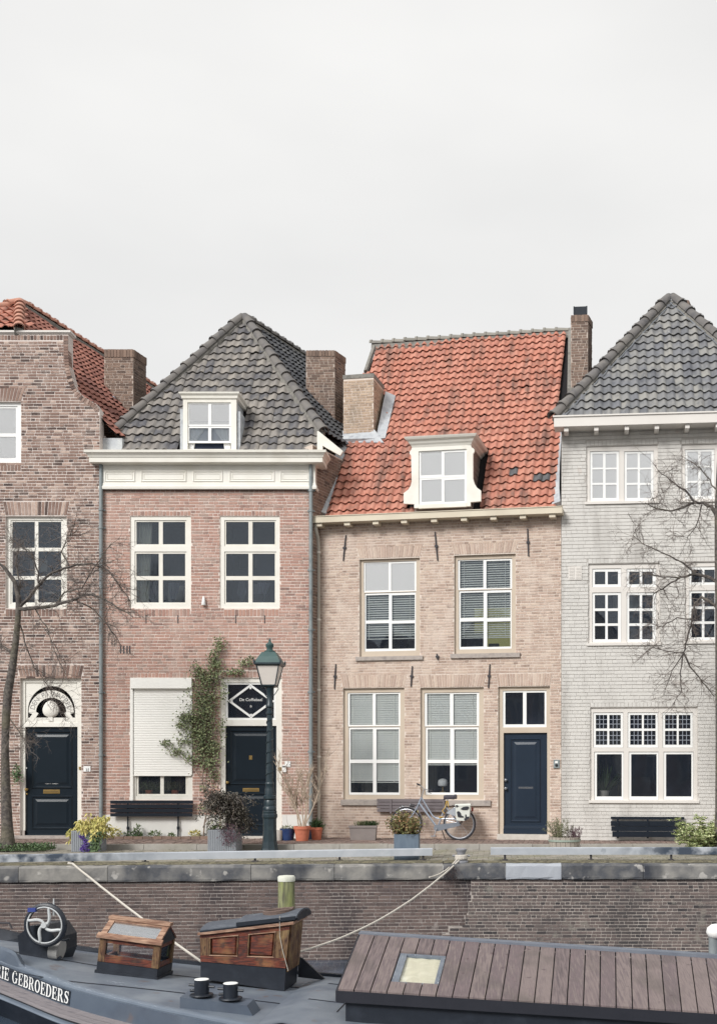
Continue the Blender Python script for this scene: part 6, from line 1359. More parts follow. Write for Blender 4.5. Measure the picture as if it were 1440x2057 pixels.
for k in range(4):
    M = Matrix.Rotation(k * pi / 2, 4, 'Z'); MB().hexa([M @ Vector(p) for p in ((-wb_ * .96, -wb_ * .97, zb + .02), (wb_ * .96, -wb_ * .97, zb + .02), (wb_ * .96, -wb_ * .93, zb + .02), (-wb_ * .96, -wb_ * .93, zb + .02), (-wt_ * .95, -wt_ * .97, zt - .03), (wt_ * .95, -wt_ * .97, zt - .03), (wt_ * .95, -wt_ * .93, zt - .03), (-wt_ * .95, -wt_ * .93, zt - .03))]).build('pane', GLAMP, lo)
MB().lathe([(rp2(52) * q2, zt + .03), (rp2(38) * q2, hz(1320)), (rp2(26) * q2, hz(1311))], n=4, sq=True).build('lantern_roof', LGRN, lo)
for sx in (-1, 1):
    for sy in (-1, 1): MB().lathe([(.02, 0), (.016, .05), (.004, .075)], (sx * rp2(52), sy * rp2(52), zt + .03), 6).build('corner_finial', DKGR, lo)
MB().lathe([(rp2(22), hz(1311)), (rp2(22), hz(1308)), (rp2(13), hz(1306)), (rp2(12), hz(1302)), (rp2(17), hz(1298)), (rp2(16), hz(1294)), (rp2(8), hz(1291)), (rp2(4), hz(1288)), (rp2(5), hz(1286)), (rp2(1), hz(1282))], n=14).build('chimney_cap', LGRN, lo, True)
MB().box(-.03, .03, -rp2(38) - .012, -rp2(38) - .002, hz(1326), hz(1323)).build('maker_plate', IRON, lo)

# ================================================================ benches
def wall_bench(H, name, x0, x1, ys, v, m, label, legs=(), legy=1683, bm=None, arms=()):
    a = H.M @ H.P((x0 + x1) / 2, 1684, v); t = thing(name, (a.x, a.y, 0), label, 'bench', None, H.a); M = WM[t].inverted() @ H.M
    for y0, y1, vv, dx in ys:
        r = H.rect(x0 + dx, y0, x1 - dx, y1, v); moved(MB().box(r[0], r[1], v + vv, v + vv + .03, r[2], r[3]), M).build('slat', m, t)
    for x in legs:
        u = H.U(x, v); zt = H.Z(x, ys[0][0] + 2, v); mb = MB().tube([(u, v + .05, 0), (u, v + .05, zt)], .018, 8)
        mb.tube([(u, v + .05, .2), (u, v + .05, .26)], .03, 8); mb.tube([(u, v + .05, .02), (u, v + .05, .0)], .035, 8); moved(mb, M).build('leg', bm or m, t)
    for x in arms:
        u = H.U(x, v); z0, z1 = H.Z(x, ys[-1][1] + 3, v), H.Z(x, ys[0][0], v); mb = MB().box(u - .02, u + .02, v - .02, v - .002, z0, z1); mb.box(u - .012, u + .012, v - .002, 0, z0 + .1, z0 + .13); moved(mb, M).build('bracket', bm or m, t)
    return t
wall_bench(H2, 'bench', 222, 388, [(1608, 1614.5, .0, 0), (1616, 1623.5, -.01, .5), (1625, 1632, -.02, .5), (1633.5, 1640, -.03, 1)], -.12, BENCHB, 'black slatted bench on two legs under the roller shutter', legs=(256, 357))
wall_bench(H3, 'bench', 757, 893, [(1605, 1611, 0, 0), (1612, 1618, -.004, 0), (1619, 1624.5, 0, 0), (1625.5, 1631, -.004, .5)], -.11, BENCHG, 'grey slatted wall bench behind the parked bicycle', arms=(785, 891))
wall_bench(H4, 'bench', 1226, 1374, [(1641, 1646, .05, 0), (1649.5, 1659.5, .0, 0), (1660, 1669.5, -.05, 1), (1670, 1681, -.09, 3)], -.13, BENCHB, 'dark navy slatted bench folded against the pale grey wall', arms=(1240, 1300, 1360))

# ================================================================ bicycle
bv = -.42; bp0 = H3.M @ Vector((H3.U(870, bv), bv, 0)); bk = thing('bicycle', (bp0.x, bp0.y, 0), 'silver step-through bicycle with black and white panniers leaning below the ground floor window', 'bicycle', None, H3.a)
BM = WM[bk].inverted() @ H3.M
SILV = mat('frame_silver', [C(178, 186, 198), C(156, 166, 182)], .3, 10, metal=.5); CHR = mat('rim_alloy', [C(196, 198, 202), C(170, 172, 178)], .3, 10, metal=.7); RUB = mat('rubber', C(56, 56, 62), .8); SADL = mat('saddle_vinyl', [C(78, 74, 82), C(60, 58, 66)], .6, 20); YEL = mat('strap_yellow', C(200, 164, 84), .7)
BPt = lambda x, y, d=0: H3.P(x, y, bv + d)
def bpart(name, m, fn, par=bk, smooth=True): mb = MB(); fn(mb); return moved(mb, BM).build(name, m, par, smooth)
Rw = .335
def wheel(cx, cy):
    c = BPt(cx, cy); c.z = Rw + .012
    def tor(mb, Rr, r, m=8, n=36): mb.tube([c + Vector((Rr * cos(2 * pi * i / n), 0, Rr * sin(2 * pi * i / n))) for i in range(n + 1)], r, m, False)
    wo_ = bpart('wheel', RUB, lambda mb: tor(mb, Rw, .02)); bpart('rim', CHR, lambda mb: tor(mb, Rw - .03, .014), wo_)
    def sp(mb):
        for i in range(28):
            a = 2 * pi * i / 28; s = (-1) ** i; mb.tube([c + Vector((.025 * cos(a + .9 * s), .025 * s, .025 * sin(a + .9 * s))), c + Vector(((Rw - .035) * cos(a), 0, (Rw - .035) * sin(a)))], .0022, 3, False)
        mb.tube([c + Vector((0, -.05, 0)), c + Vector((0, .05, 0))], .022, 10)
    bpart('spokes', CHR, sp, wo_); return c
cr, cf = wheel(922.5, 1656), wheel(816, 1656)
hd_t, hd_b, bb, st = BPt(846.5, 1602), BPt(841, 1615), BPt(878.5, 1663), BPt(897, 1613)
def frame(mb):
    mb.tube([hd_t, hd_b], .022, 10); mb.tube([hd_b + Vector((.005, 0, .02)), bb], .022, 10)
    mb.tube([hd_t + Vector((.005, 0, -.01)), BPt(860, 1625), BPt(869, 1639), BPt(876, 1643.5), BPt(885, 1644.5), BPt(912, 1645)], .016, 8)
    mb.tube([bb, st], .018, 8)
    for s in (-.05, .05): mb.tube([bb + Vector((0, s * .5, 0)), cr + Vector((0, s, 0))], .011, 6); mb.tube([BPt(896, 1622) + Vector((0, s * .4, 0)), cr + Vector((0, s, 0))], .009, 6)
bpart('frame', SILV, frame)
bpart('fork', SILV, lambda mb: [mb.tube([hd_b + Vector((0, s, 0)), hd_b + Vector((-.08, s, -.16)), cf + Vector((0, s, 0))], .012, 6) for s in (-.045, .045)] and mb.tube([hd_b + Vector((0, -.05, 0)), hd_b + Vector((0, .05, 0))], .016, 6))
def guard(mb, c, a0, a1):
    rows = []
    for i in range(19):
        a = a0 + (a1 - a0) * i / 18; rr = Rw + .035; rows.append([c + Vector((rr * cos(a), -.03, rr * sin(a) - .006)), c + Vector(((rr + .008) * cos(a), 0, (rr + .008) * sin(a))), c + Vector((rr * cos(a), .03, rr * sin(a) - .006))])
    mb.grid(rows)
bpart('mudguard', CHR, lambda mb: guard(mb, cr, -.15, 2.6)); bpart('mudguard', CHR, lambda mb: guard(mb, cf, -.35, 2.3))
def coatg(mb):
    pts = [cr + Vector((cos(a) * (Rw + .02), -.045, sin(a) * (Rw + .02))) for a in [1.35 + .085 * i for i in range(14)]]; mb.add([cr + Vector((-.06, -.045, .16))] + pts, [(0, i + 1, i + 2) for i in range(13)])
bpart('coat_guard', mat('coat_guard', [C(150, 156, 164), C(172, 176, 182)], .4, 6), coatg)
def chain(mb):
    a, b = bb + Vector((0, -.06, 0)), cr + Vector((0, -.06, 0)); d = (b - a).normalized(); n = Vector((-d.z, 0, d.x)); pts = []
    for i in range(9): t = pi / 2 + pi * i / 8; pts.append(a + (d * cos(t) + n * sin(t)) * .07)
    for i in range(9): t = -pi / 2 + pi * i / 8; pts.append(b + (d * cos(t) + n * sin(t)) * .04)
    k = len(pts); mb.add(pts + [p + Vector((0, .03, 0)) for p in pts], [tuple(range(k)), tuple(range(2 * k - 1, k - 1, -1))] + [((i + 1) % k, i, i + k, (i + 1) % k + k) for i in range(k)])
bpart('chain_case', mat('chain_case', [C(124, 130, 138), C(104, 110, 120)], .45, 5), chain, smooth=False)
bpart('crank', CHR, lambda mb: (mb.tube([bb + Vector((0, -.1, 0)), bb + Vector((-.05, -.1, -.16))], .011, 6), mb.box(bb.x - .1, bb.x + .0, -.0 + bv - .2, bv - .1, bb.z - .18, bb.z - .155)), smooth=False)
bpart('handlebar', CHR, lambda mb: mb.tube([hd_t, BPt(851, 1586)], .013, 8) or None); 
bpart('grip_bar', CHR, lambda mb: mb.tube([BPt(841, 1577, .27), BPt(838, 1575, .3), BPt(846, 1579, .2), BPt(853, 1586, .02), BPt(856, 1586, -.06), BPt(862, 1588, -.22), BPt(868, 1589, -.3)], .011, 8))
bpart('grip', RUB, lambda mb: (mb.tube([BPt(861, 1587.5, -.2), BPt(868.5, 1589, -.31)], .018, 8), mb.tube([BPt(844, 1577.5, .22), BPt(837.5, 1574.5, .31)], .018, 8)))
bpart('brake_lever', IRON, lambda mb: (mb.tube([BPt(857, 1590, -.1), BPt(866, 1594, -.22)], .006, 5), mb.tube([BPt(841, 1575, .2), BPt(836, 1581, .26)], .006, 5)))
bpart('seat_post', CHR, lambda mb: mb.tube([st + Vector((-.02, 0, -.06)), BPt(899, 1606)], .013, 8))
def sad(mb):
    c = BPt(903, 1603); rows = []
    for i in range(11):
        t = i / 10; x = -.13 + .27 * t; w_ = .025 + .075 * max(0, t - .25) ** .8 * 1.25; z = .035 - .05 * (t - .5) ** 2 * 4 * .3 + (.02 if t > .8 else 0)
        rows.append([c + Vector((x, w_ * cos(a), z + (-.06 if a > pi and False else 0) + .035 * sin(a) - (.03 if sin(a) < 0 else 0))) for a in [2 * pi * j / 10 for j in range(11)]])
    mb.grid(rows); mb.f += [tuple(range(10)), tuple(110 + j for j in reversed(range(10)))]
bpart('saddle', SADL, sad)
bpart('rack', IRON, lambda mb: (mb.tube([BPt(907, 1618, -.05), BPt(946, 1616, -.05), cr + Vector((.02, -.06, 0))], .007, 5), mb.tube([BPt(907, 1618, .05), BPt(946, 1616, .05), cr + Vector((.02, .06, 0))], .007, 5)))
PANW = mat('pannier_white', [C(196, 199, 193), C(210, 212, 206)], .6, 4); PANB = mat('pannier_black', C(44, 46, 54), .6)
def bag(mb, d):
    f = [BPt(914, 1617, d), BPt(916, 1648, d), BPt(931, 1649, d), BPt(942, 1644, d), BPt(944, 1616, d)]; mb.add(f + [p + Vector((0, .1, 0)) for p in f], [tuple(range(5)), tuple(range(9, 4, -1))] + [((i + 1) % 5, i, i + 5, (i + 1) % 5 + 5) for i in range(5)])
pa1 = bpart('pannier', PANW, lambda mb: bag(mb, -.17), smooth=False); bpart('pannier', PANW, lambda mb: bag(mb, .07), smooth=False); bpart('pannier_lid', PANW, lambda mb: mb.hexa([BPt(913, 1619, -.18), BPt(945, 1618, -.18), BPt(945, 1618, .18), BPt(913, 1619, .18), BPt(914, 1615, -.16), BPt(944, 1614, -.16), BPt(944, 1614, .16), BPt(914, 1615, .16)]), smooth=False)
for pg in ([(917, 1631), (919, 1641), (924, 1642), (931, 1642), (931, 1640), (926, 1638), (925, 1633), (921, 1629)], [(924, 1625), (929, 1627), (938, 1627), (942, 1623), (941, 1620), (935, 1620), (930, 1621)], [(934, 1649), (938, 1646), (942, 1643.5), (942, 1640), (937, 1641), (936, 1636), (934, 1636), (934, 1643), (931, 1645)], [(914, 1618), (916, 1622), (921, 1619), (918, 1617)]):
    def pp(mb, pg=pg): k = len(pg); mb.add([BPt(x, y, -.184) for x, y in pg], [tuple(range(k))])
    bpart('pannier_patch', PANB, pp, pa1, False)
bpart('strap', YEL, lambda mb: (mb.tube([BPt(897, 1608, -.03), BPt(894, 1622, -.04), BPt(888, 1629, -.04), BPt(892, 1634, -.03)], .012, 5), mb.tube([BPt(899, 1609, -.03), BPt(900, 1620, -.03)], .014, 5), mb.tube([BPt(881, 1642, -.03), BPt(889, 1641, -.03)], .014, 5)))
bpart('head_lamp', IRON, lambda mb: (mb.tube([BPt(832, 1619), BPt(824, 1617)], [.03, .038], 10), mb.tube([BPt(832, 1619), hd_b], .008, 5)))
bpart('lamp_lens', CHR, lambda mb: mb.tube([BPt(824, 1617), BPt(823, 1616.5)], [.036, .03], 10))
bpart('rear_lamp', mat('lens_red', C(150, 60, 56), .4), lambda mb: mb.box(BPt(947, 1620).x, BPt(950, 1620).x, bv - .03, bv + .03, BPt(947, 1630).z, BPt(947, 1622).z), smooth=False)
bpart('kickstand', IRON, lambda mb: mb.tube([bb + Vector((.06, .06, 0)), Vector((bb.x + .12, bv + .2, .01))], .01, 6))

# ================================================================ planters and plants
PLG = mat('planter_ribbed_grey', [C(126, 132, 140), C(148, 152, 158), C(112, 118, 126)], .7, 8, .5, 30, stretch=(9, 9, .4)); PLB = mat('planter_blue_grey', [C(92, 106, 122), C(106, 120, 134), C(84, 96, 112)], .6, 3, .2, stretch=(3, 3, .6)); TERR = mat('terracotta', [C(186, 106, 82), C(198, 120, 94), C(168, 96, 78)], .85, 6, .2); BLUEP = mat('pot_blue_glaze', [C(40, 60, 104), C(52, 74, 120)], .2, 4, spec=.6); SOIL = mat('soil', [C(62, 54, 50), C(82, 72, 64)], .95, 20, .5); TROUGH = mat('trough_taupe', [C(126, 118, 116), C(140, 132, 128)], .7, 5)
L_YEL = mat('leaf_yellow_green', [C(196, 184, 112), C(216, 204, 138), C(174, 168, 96), C(150, 150, 90)], .7, 30, island=.85); L_IVY = mat('leaf_ivy', [C(58, 78, 54), C(78, 100, 66), C(98, 118, 80), C(66, 86, 62)], .6, 30, island=.85); L_PUR = mat('petal_purple', [C(74, 52, 124), C(94, 68, 148), C(62, 44, 104)], .7, 30, island=.8)
L_CLI = mat('leaf_climber', [C(82, 92, 68), C(104, 116, 82), C(126, 136, 98), C(150, 156, 116), C(70, 78, 62), C(128, 114, 88)], .65, 30, island=.85); L_MAP = mat('leaf_maple_dark', [C(66, 62, 60), C(84, 79, 74), C(104, 100, 90), C(74, 66, 66), C(96, 98, 86)], .7, 30, island=.85); L_BUSH = mat('leaf_photinia', [C(104, 108, 66), C(132, 134, 84), C(150, 112, 84), C(86, 92, 60), C(164, 150, 106)], .6, 30, island=.85)
L_VAR = mat('leaf_variegated', [C(196, 202, 148), C(216, 218, 176), C(150, 164, 104), C(110, 128, 84), C(206, 208, 160)], .6, 30, island=.85); L_ROS = mat('leaf_rosemary', [C(118, 124, 96), C(142, 142, 112), C(96, 104, 82)], .7, 30, island=.85); L_GRN = mat('leaf_low_green', [C(86, 104, 66), C(112, 128, 82), C(68, 84, 58)], .7, 30, island=.85); L_HEB = mat('leaf_heather', [C(116, 92, 100), C(98, 76, 88), C(130, 108, 110)], .8, 30, island=.85); STEM = mat('stem_brown', [C(112, 98, 88), C(142, 126, 112), C(92, 80, 74)], .85, 20, .3); STEMP = mat('stem_pale', [C(168, 152, 136), C(192, 176, 158), C(140, 124, 110)], .85, 20, .3)
def gp(px, Y, z=None): p = W(px, 1700, Y); p.z = (RZ if Y < KY0 else 0) if z is None else z; return p
def planter(px0, px1, ytop, Y, dep, m, label, ribs=0, taper=0, name='planter'):
    zb_ = RZ if Y < KY0 else 0; wd = (px1 - px0) * Y / F; c = gp((px0 + px1) / 2, Y + dep / 2); h = W(0, ytop, Y).z - zb_; t = thing(name, c, label, 'planter')
    x, y = wd / 2, dep / 2; k = 1 - taper; e = .025; mb = MB()
    lo = [(-x * k, -y * k, 0), (x * k, -y * k, 0), (x * k, y * k, 0), (-x * k, y * k, 0)]; up = [(-x, -y, h), (x, -y, h), (x, y, h), (-x, y, h)]; inn = [(-x + e, -y + e, h), (x - e, -y + e, h), (x - e, y - e, h), (-x + e, y - e, h)]; dp_ = [(a, b, h - .06) for a, b, _ in inn]
    mb.add(lo + up + inn + dp_, [(3, 2, 1, 0)] + [(i, (i + 1) % 4, 4 + (i + 1) % 4, 4 + i) for i in range(4)] + [(4 + i, 4 + (i + 1) % 4, 8 + (i + 1) % 4, 8 + i) for i in range(4)] + [(8 + i, 8 + (i + 1) % 4, 12 + (i + 1) % 4, 12 + i) for i in range(4)]); mb.build('box', m, t)
    MB().quad(*[(a, b, h - .045) for a, b, _ in dp_]).build('soil', SOIL, t)
    if ribs:
        for i in range(ribs): xx = -x + wd * (i + .5) / ribs; MB().box(xx - wd / ribs * .3, xx + wd / ribs * .3, -y - .008, -y, .01, h - .01).build('rib', m, t)
    return t, c, h, wd
def plant(name, loc, label, cat='plant', group=None): return thing(name, loc, label, cat, group)
# ribbed planter by the brown house
t, c, h, wd = planter(153, 206, 1669, 22.2, .5, PLG, 'grey ribbed square planter near the brown house door, with yellow leaves spilling over', 14)
p = plant('trailing_plant', c + Vector((0, 0, h - .05)), 'drooping yellow leafed plant in the left ribbed planter'); lf = MB(); st_ = MB()
for i in range(70):
    a = R.uniform(0, 2 * pi); b0 = Vector((R.uniform(.02, .2), R.uniform(-.1, .1), 0)); d = Vector((cos(a) * .2 + .02, sin(a) * .25 - .1, 1)); pts, _ = bough(st_, b0, d, R.uniform(.28, .5), .004, 5, .18, .42, 3)
    for q in pts[2:]:
        for _ in range(4 if (q.z > .06 or q.x > .2) else 0): leaf(lf, q + rv(.02), Vector((R.gauss(0, .5), R.gauss(-.2, .5), -.6)), Vector((0, -.6, .6)) + rv(.3), .11, .035)
for i in range(26):
    pts, _ = bough(st_, Vector((-.12, 0, 0)), Vector((-1, R.uniform(-.3, .1), R.uniform(.4, .9))), R.uniform(.12, .3), .004, 4, .2, .3, 3)
    for q in pts[1:]:
        for _ in range(3): leaf(lf, q + rv(.02), Vector((R.gauss(-.3, .4), -.2, -.6)), Vector((0, -.6, .6)) + rv(.3), .09, .03)
lf.build('foliage', L_YEL, p, kind='stuff'); st_.build('stems', STEM, p)
p = plant('ivy', c + Vector((.12, -.27, h - .05)), 'green ivy trailing down the front of the left ribbed planter'); lf = MB()
for i in range(420): z = -R.random() * .44; leaf(lf, Vector((.11 + R.gauss(0, .055), R.uniform(-.07, .02), z + .05)), Vector((R.gauss(0, .6), -.4, -.5)), Vector((0, -1, .3)) + rv(.3), .04, .035)
lf.build('foliage', L_IVY, p, kind='stuff')
p = plant('flowers', c + Vector((0, -.28, h * .2)), 'purple flowers hanging low on the left ribbed planter', 'flower'); lf = MB()
for (x, z, r_) in ((-.02, .0, .07), (.03, .06, .07), (.0, .13, .05), (-.1, .22, .02), (.05, -.03, .06), (-.06, -.02, .04), (-.06, .2, .03)):
    for i in range(int(900 * r_)): leaf(lf, Vector((x + .03, R.uniform(-.05, .02), z)) + rv(r_ * .5), Vector((R.gauss(0, 1), -.5, R.gauss(0, 1))), Vector((0, -1, 0)) + rv(.4), .026, .024)
lf.build('petals', L_PUR, p, kind='stuff')
# ribbed planter with dark maple
t, c, h, wd = planter(424, 481, 1667, 22.2, .52, PLG, 'grey ribbed square planter in front of the pink house door, with a small maple', 16)
p = plant('japanese_maple', c + Vector((.1, 0, h - .05)), 'small dark purple leafed maple leaning in front of the pink house door', 'tree'); st_, lf = MB(), MB()
trunk = [Vector((.02, 0, 0)), Vector((-.02, 0, .2)), Vector((-.09, .02, .4)), Vector((-.1, .02, .62))]; st_.tube(trunk, [.018, .015, .013, .01], 6)
for i in range(60):
    b0 = trunk[R.choice((2, 3))]; an = R.uniform(0, 2 * pi); pts, _ = bough(st_, b0, Vector((cos(an) * 1.0 + .55, sin(an) * .7, R.uniform(.2, .9))), R.uniform(.25, .68), .005, 7, .16, .3, 3)
    for q in pts[2:]:
        for _ in range(14): leaf(lf, q + rv(.055), Vector((R.gauss(0, .7), R.gauss(-.1, .7), -.3)), Vector((0, 0, 1)) + rv(.4), .075, .03)
tk = st_.build('trunk', STEMP, p); lf.build('crown', L_MAP, p, kind='stuff')
p = plant('heather', c + Vector((.16, -.26, h)), 'dull purple heather hanging over the right corner of the maple planter'); lf = MB()
for i in range(380): leaf(lf, Vector((.0, -.02, -.08)) + Vector((R.gauss(0, .09), R.gauss(0, .05), R.gauss(0, .1))), Vector((R.gauss(0, .6), -.3, -.5)), Vector((0, -1, .3)) + rv(.4), .06, .012)
lf.build('foliage', L_HEB, p, kind='stuff')
p = plant('ground_cover', c + Vector((-.16, 0, h - .04)), 'bright green low plant at the left rim of the maple planter'); lf = MB(); clump(lf, (0, 0, .03), (.16, .16, .08), 160, .05, .04); lf.build('foliage', L_GRN, p, kind='stuff')
# blue grey planter with bush
t, c, h, wd = planter(793, 842, 1676, 20.15, .42, PLB, 'plain blue grey square planter behind the rail, holding a red tinged bush')
p = plant('bush', c + Vector((-.02, 0, h - .05)), 'round green bush with reddish tips in the blue grey planter', 'bush'); st_, lf = MB(), MB()
for i in range(40):
    an = R.uniform(0, 2 * pi); pts, _ = bough(st_, Vector((R.uniform(-.1, .1), R.uniform(-.1, .1), 0)), Vector((cos(an) * .6, sin(an) * .6, 1)), R.uniform(.25, .42), .006, 4, .2, 0, 3)
    for q in pts[1:]:
        for _ in range(16): leaf(lf, q + rv(.055), rv() + Vector((0, 0, .3)), Vector((0, 0, 1)) + rv(.5), .055, .03)
lf.build('foliage', L_BUSH, p, kind='stuff'); st_.build('stems', STEM, p)
# trough against house 3
t, c, h, wd = planter(703, 757, 1659, 24.3, .26, TROUGH, 'long taupe trough planter at the foot of the pale brick wall', 0, .08)
for k in (.0, .35):
    pass
MB().box(-wd / 2 - .015, wd / 2 + .015, -.145, -.13, h - .04, h + .005).build('rim', TROUGH, t)
for x, lab, mm in ((-.02, 'tuft of grey green grass leaves in the left half of the taupe trough', L_ROS), (.16, 'low grey green herb in the right half of the taupe trough', L_IVY)):
    p = plant('herb', c + Vector((x, 0, h - .05)), lab); lf = MB()
    for i in range(120): leaf(lf, Vector((R.gauss(0, .06), R.gauss(0, .04), .03)), Vector((R.gauss(0, .5), R.gauss(0, .4), 1)), Vector((0, -1, 0)) + rv(.4), .14, .012)
    lf.build('foliage', mm, p, kind='stuff')
# pots at the corner of the pink house
def pot(px, Y, r, hgt, m, label, rim=True):
    c = gp(px, Y, 0); t = thing('plant_pot', c, label, 'plant pot', 'pots at the corner of the pink house'); k = .72
    pr = [(r * k, 0), (r * .93, hgt * .78)] + ([(r * 1.02, hgt * .79), (r * 1.03, hgt)] if rim else [(r, hgt)]) + [(r * .88, hgt), (r * .85, hgt * .88), (.01, hgt * .88)]
    MB().lathe(pr, n=20).build('pot', m, t, True); MB().lathe([(r * .86, hgt * .885), (.01, hgt * .9)], n=14).build('soil', SOIL, t); return c, hgt
pot(560, 24.2, .09, .22, STONEL, 'small pale stone pot at the left end of the row', False); c1, h1_ = pot(578, 24.3, .17, .25, BLUEP, 'glazed dark blue pot beside the large terracotta pot', False); c2_, h2_ = pot(607, 24.1, .175, .31, TERR, 'large terracotta pot holding a bare pale shrub'); c3, h3_ = pot(636, 24.45, .13, .27, TERR, 'smaller terracotta pot with a green tuft, at the foot of the drainpipes'); pot(623, 24.7, .12, .24, mat('pot_dark', C(52, 56, 70), .4), 'dark pot half hidden between the two terracotta pots', False)
p = plant('dry_plant', c1 + Vector((0, 0, h1_ * .85)), 'low dry brownish plant in the blue pot'); lf = MB(); clump(lf, (0, 0, .03), (.13, .13, .06), 120, .05, .03); lf.build('foliage', L_ROS, p, kind='stuff'); mb = MB(); bough(mb, (.03, 0, 0), (-.2, 0, 1), .45, .004, 5, .1); mb.build('stem', STEM, p)
p = plant('green_tuft', c3 + Vector((0, 0, h3_ * .85)), 'dark green spiky tuft in the smaller terracotta pot'); lf = MB()
for i in range(260): leaf(lf, rv(.05) + Vector((0, 0, .05)), Vector((R.gauss(0, .8), R.gauss(0, .6), .8)), Vector((0, -1, 0)) + rv(.4), .13, .014)
lf.build('foliage', L_IVY, p, kind='stuff')
p = plant('bare_shrub', c2_ + Vector((0, 0, h2_ * .85)), 'leafless pale twiggy shrub rising in front of the drainpipes', 'shrub'); mb = MB()
for x, dx, L in ((-.06, -.14, 1.1), (-.02, -.08, 1.45), (.02, .0, 1.3), (.06, .2, 1.2), (.04, .3, 1.35), (0, -.2, .9), (-.03, -.02, 1.2), (.03, .12, 1.0)):
    pts, _ = bough(mb, Vector((x, 0, 0)), Vector((dx, R.uniform(-.1, .1), 1)), L, .017, 8, .09, -.02, 6, .3); twigs(mb, pts[2:], .009, 1, .34, 13, -.05, .2, .3, Vector((0, 0, .7)))
mb.build('branches', STEMP, p, True)
# half barrel and herbs
hb_ = gp(1133, 22.0); t = thing('half_barrel', hb_, 'weathered half barrel planter right of the slate blue door', 'planter'); rb = 32 * 22.0 / F; hh_ = W(0, 1681, 22).z - RZ
BARW = mat('barrel_oak', [C(150, 142, 134), C(172, 164, 154), C(128, 120, 114)], .85, 8, .4, stretch=(6, 6, .6), island=.4)
for i in range(20):
    a0, a1 = 2 * pi * i / 20 + .01, 2 * pi * (i + 1) / 20 - .01; P_ = lambda a, r, z: (r * cos(a), r * sin(a), z); MB().hexa([P_(a0, rb * .9, 0), P_(a0, rb * .82, 0), P_(a1, rb * .82, 0), P_(a1, rb * .9, 0), P_(a0, rb, hh_), P_(a0, rb * .93, hh_), P_(a1, rb * .93, hh_), P_(a1, rb, hh_)]).build('stave', BARW, t)
for z, k in ((hh_ * .78, 1.0), (hh_ * .25, .945)): MB().lathe([(rb * k * .985, z - .018), (rb * k * 1.015, z - .018), (rb * k * 1.015, z + .018), (rb * k * .985, z + .018)], n=28).build('hoop', mat('hoop_green_grey', C(150, 162, 152), .5), t, True)
MB().lathe([(rb * .92, hh_ - .05), (.01, hh_ - .04)], n=18).build('soil', SOIL, t)
for x, n_, L, lab, mm in ((-.12, 90, .36, 'upright rosemary bush in the left of the half barrel', L_ROS), (.2, 40, .22, 'sparse brown green herb in the right of the half barrel', L_HEB)):
    p = plant('herb', hb_ + Vector((x, 0, hh_ - .05)), lab); lf, st_ = MB(), MB()
    for i in range(n_ // 3):
        pts, _ = bough(st_, Vector((R.gauss(0, .06), R.gauss(0, .05), 0)), Vector((R.gauss(0, .35), R.gauss(0, .3), 1)), L * R.uniform(.6, 1.2), .004, 5, .12, 0, 3)
        for q in pts[1:]:
            for _ in range(10): leaf(lf, q + rv(.012), rv(.6) + Vector((0, 0, .8)), Vector((0, -1, 0)) + rv(.5), .04, .008)
    lf.build('foliage', mm, p, kind='stuff'); st_.build('stems', STEM, p)
# variegated shrub at the right
p = plant('variegated_shrub', gp(1415, 21.6), 'large cream and green leafed shrub at the right edge before the bench', 'shrub'); lf, st_ = MB(), MB()
for i in range(75):
    an = R.uniform(0, 2 * pi); pts, _ = bough(st_, Vector((R.uniform(-.12, .2), R.uniform(-.15, .15), .02)), Vector((cos(an) * .85 + .1, sin(an) * .7, R.uniform(.35, 1.2))), R.uniform(.4, .8), .008, 5, .16, 0, 4)
    for q in pts[2:]:
        for _ in range(5): 
            cc = q + rv(.05)
            for k in range(6): leaf(lf, cc, Vector((cos(k * 1.05), sin(k * 1.05), .5)) + rv(.25), Vector((0, 0, 1)) + rv(.3), .075, .028)
lf.build('foliage', L_VAR, p, kind='stuff'); st_.build('stems', STEM, p)
# raised bed edging and low plants under the bench
BEDM = MAT['brick_chimney_dark']; be = thing('flower_bed', W(325, 1684, 24.75) * 1.0, 'narrow planting strip edged with dark bricks under the black bench', 'flower bed'); be.location.z = 0; WM[be] = Matrix.Translation(be.location)
x = -1.2
while x < 1.2: MB().box(x + .004, x + .2, -.1, 0, 0, .06 + R.uniform(-.006, .006)).build('edging_brick', BEDM, be); x += .206
MB().quad((-1.2, 0, .04), (1.2, 0, .04), (1.2, .2, .045), (-1.2, .2, .045)).build('soil', SOIL, be)
for px, wx, hx, mm, lab in ((232, .12, .2, L_YEL, 'small yellow green plant at the left end of the flower bed'), (268, .2, .12, L_IVY, 'low dark green cushion plant in the flower bed beside the bench leg'), (277, .1, .26, L_GRN, 'upright leafy green plant just right of the bench leg'), (312, .14, .12, L_GRN, 'small rosette of leaves in the middle of the flower bed'), (345, .08, .08, L_GRN, 'tiny seedling tuft left of the right bench leg'), (392, .14, .14, L_YEL, 'small pale green plant at the right end of the flower bed')):
    pp_ = W(px, 1684, 24.82); pp_.z = .04; p = plant('bed_plant', pp_, lab); lf = MB(); clump(lf, (0, 0, hx * .4), (wx, .08, hx * .6), int(900 * wx * (hx + .2) / .3), .06, .03, .8, .2); lf.build('foliage', mm, p, kind='stuff')
bp_ = W(45, 1712, 22.9); bp_.z = RZ
p = plant('ground_cover', W(45, 1712, 22.3) * 1.0, 'patch of low dark green plants at the foot of the left tree'); p.location.z = RZ; WM[p] = Matrix.Translation(p.location); lf = MB()
for i in range(2600): leaf(lf, Vector((R.uniform(-.75, .52), R.uniform(-.3, .45), R.random() ** 2 * .12 + .02)), Vector((R.gauss(0, .6), R.gauss(0, .6), .7)), Vector((0, 0, 1)) + rv(.5), .05, .025)
lf.build('foliage', L_IVY, p, kind='stuff')
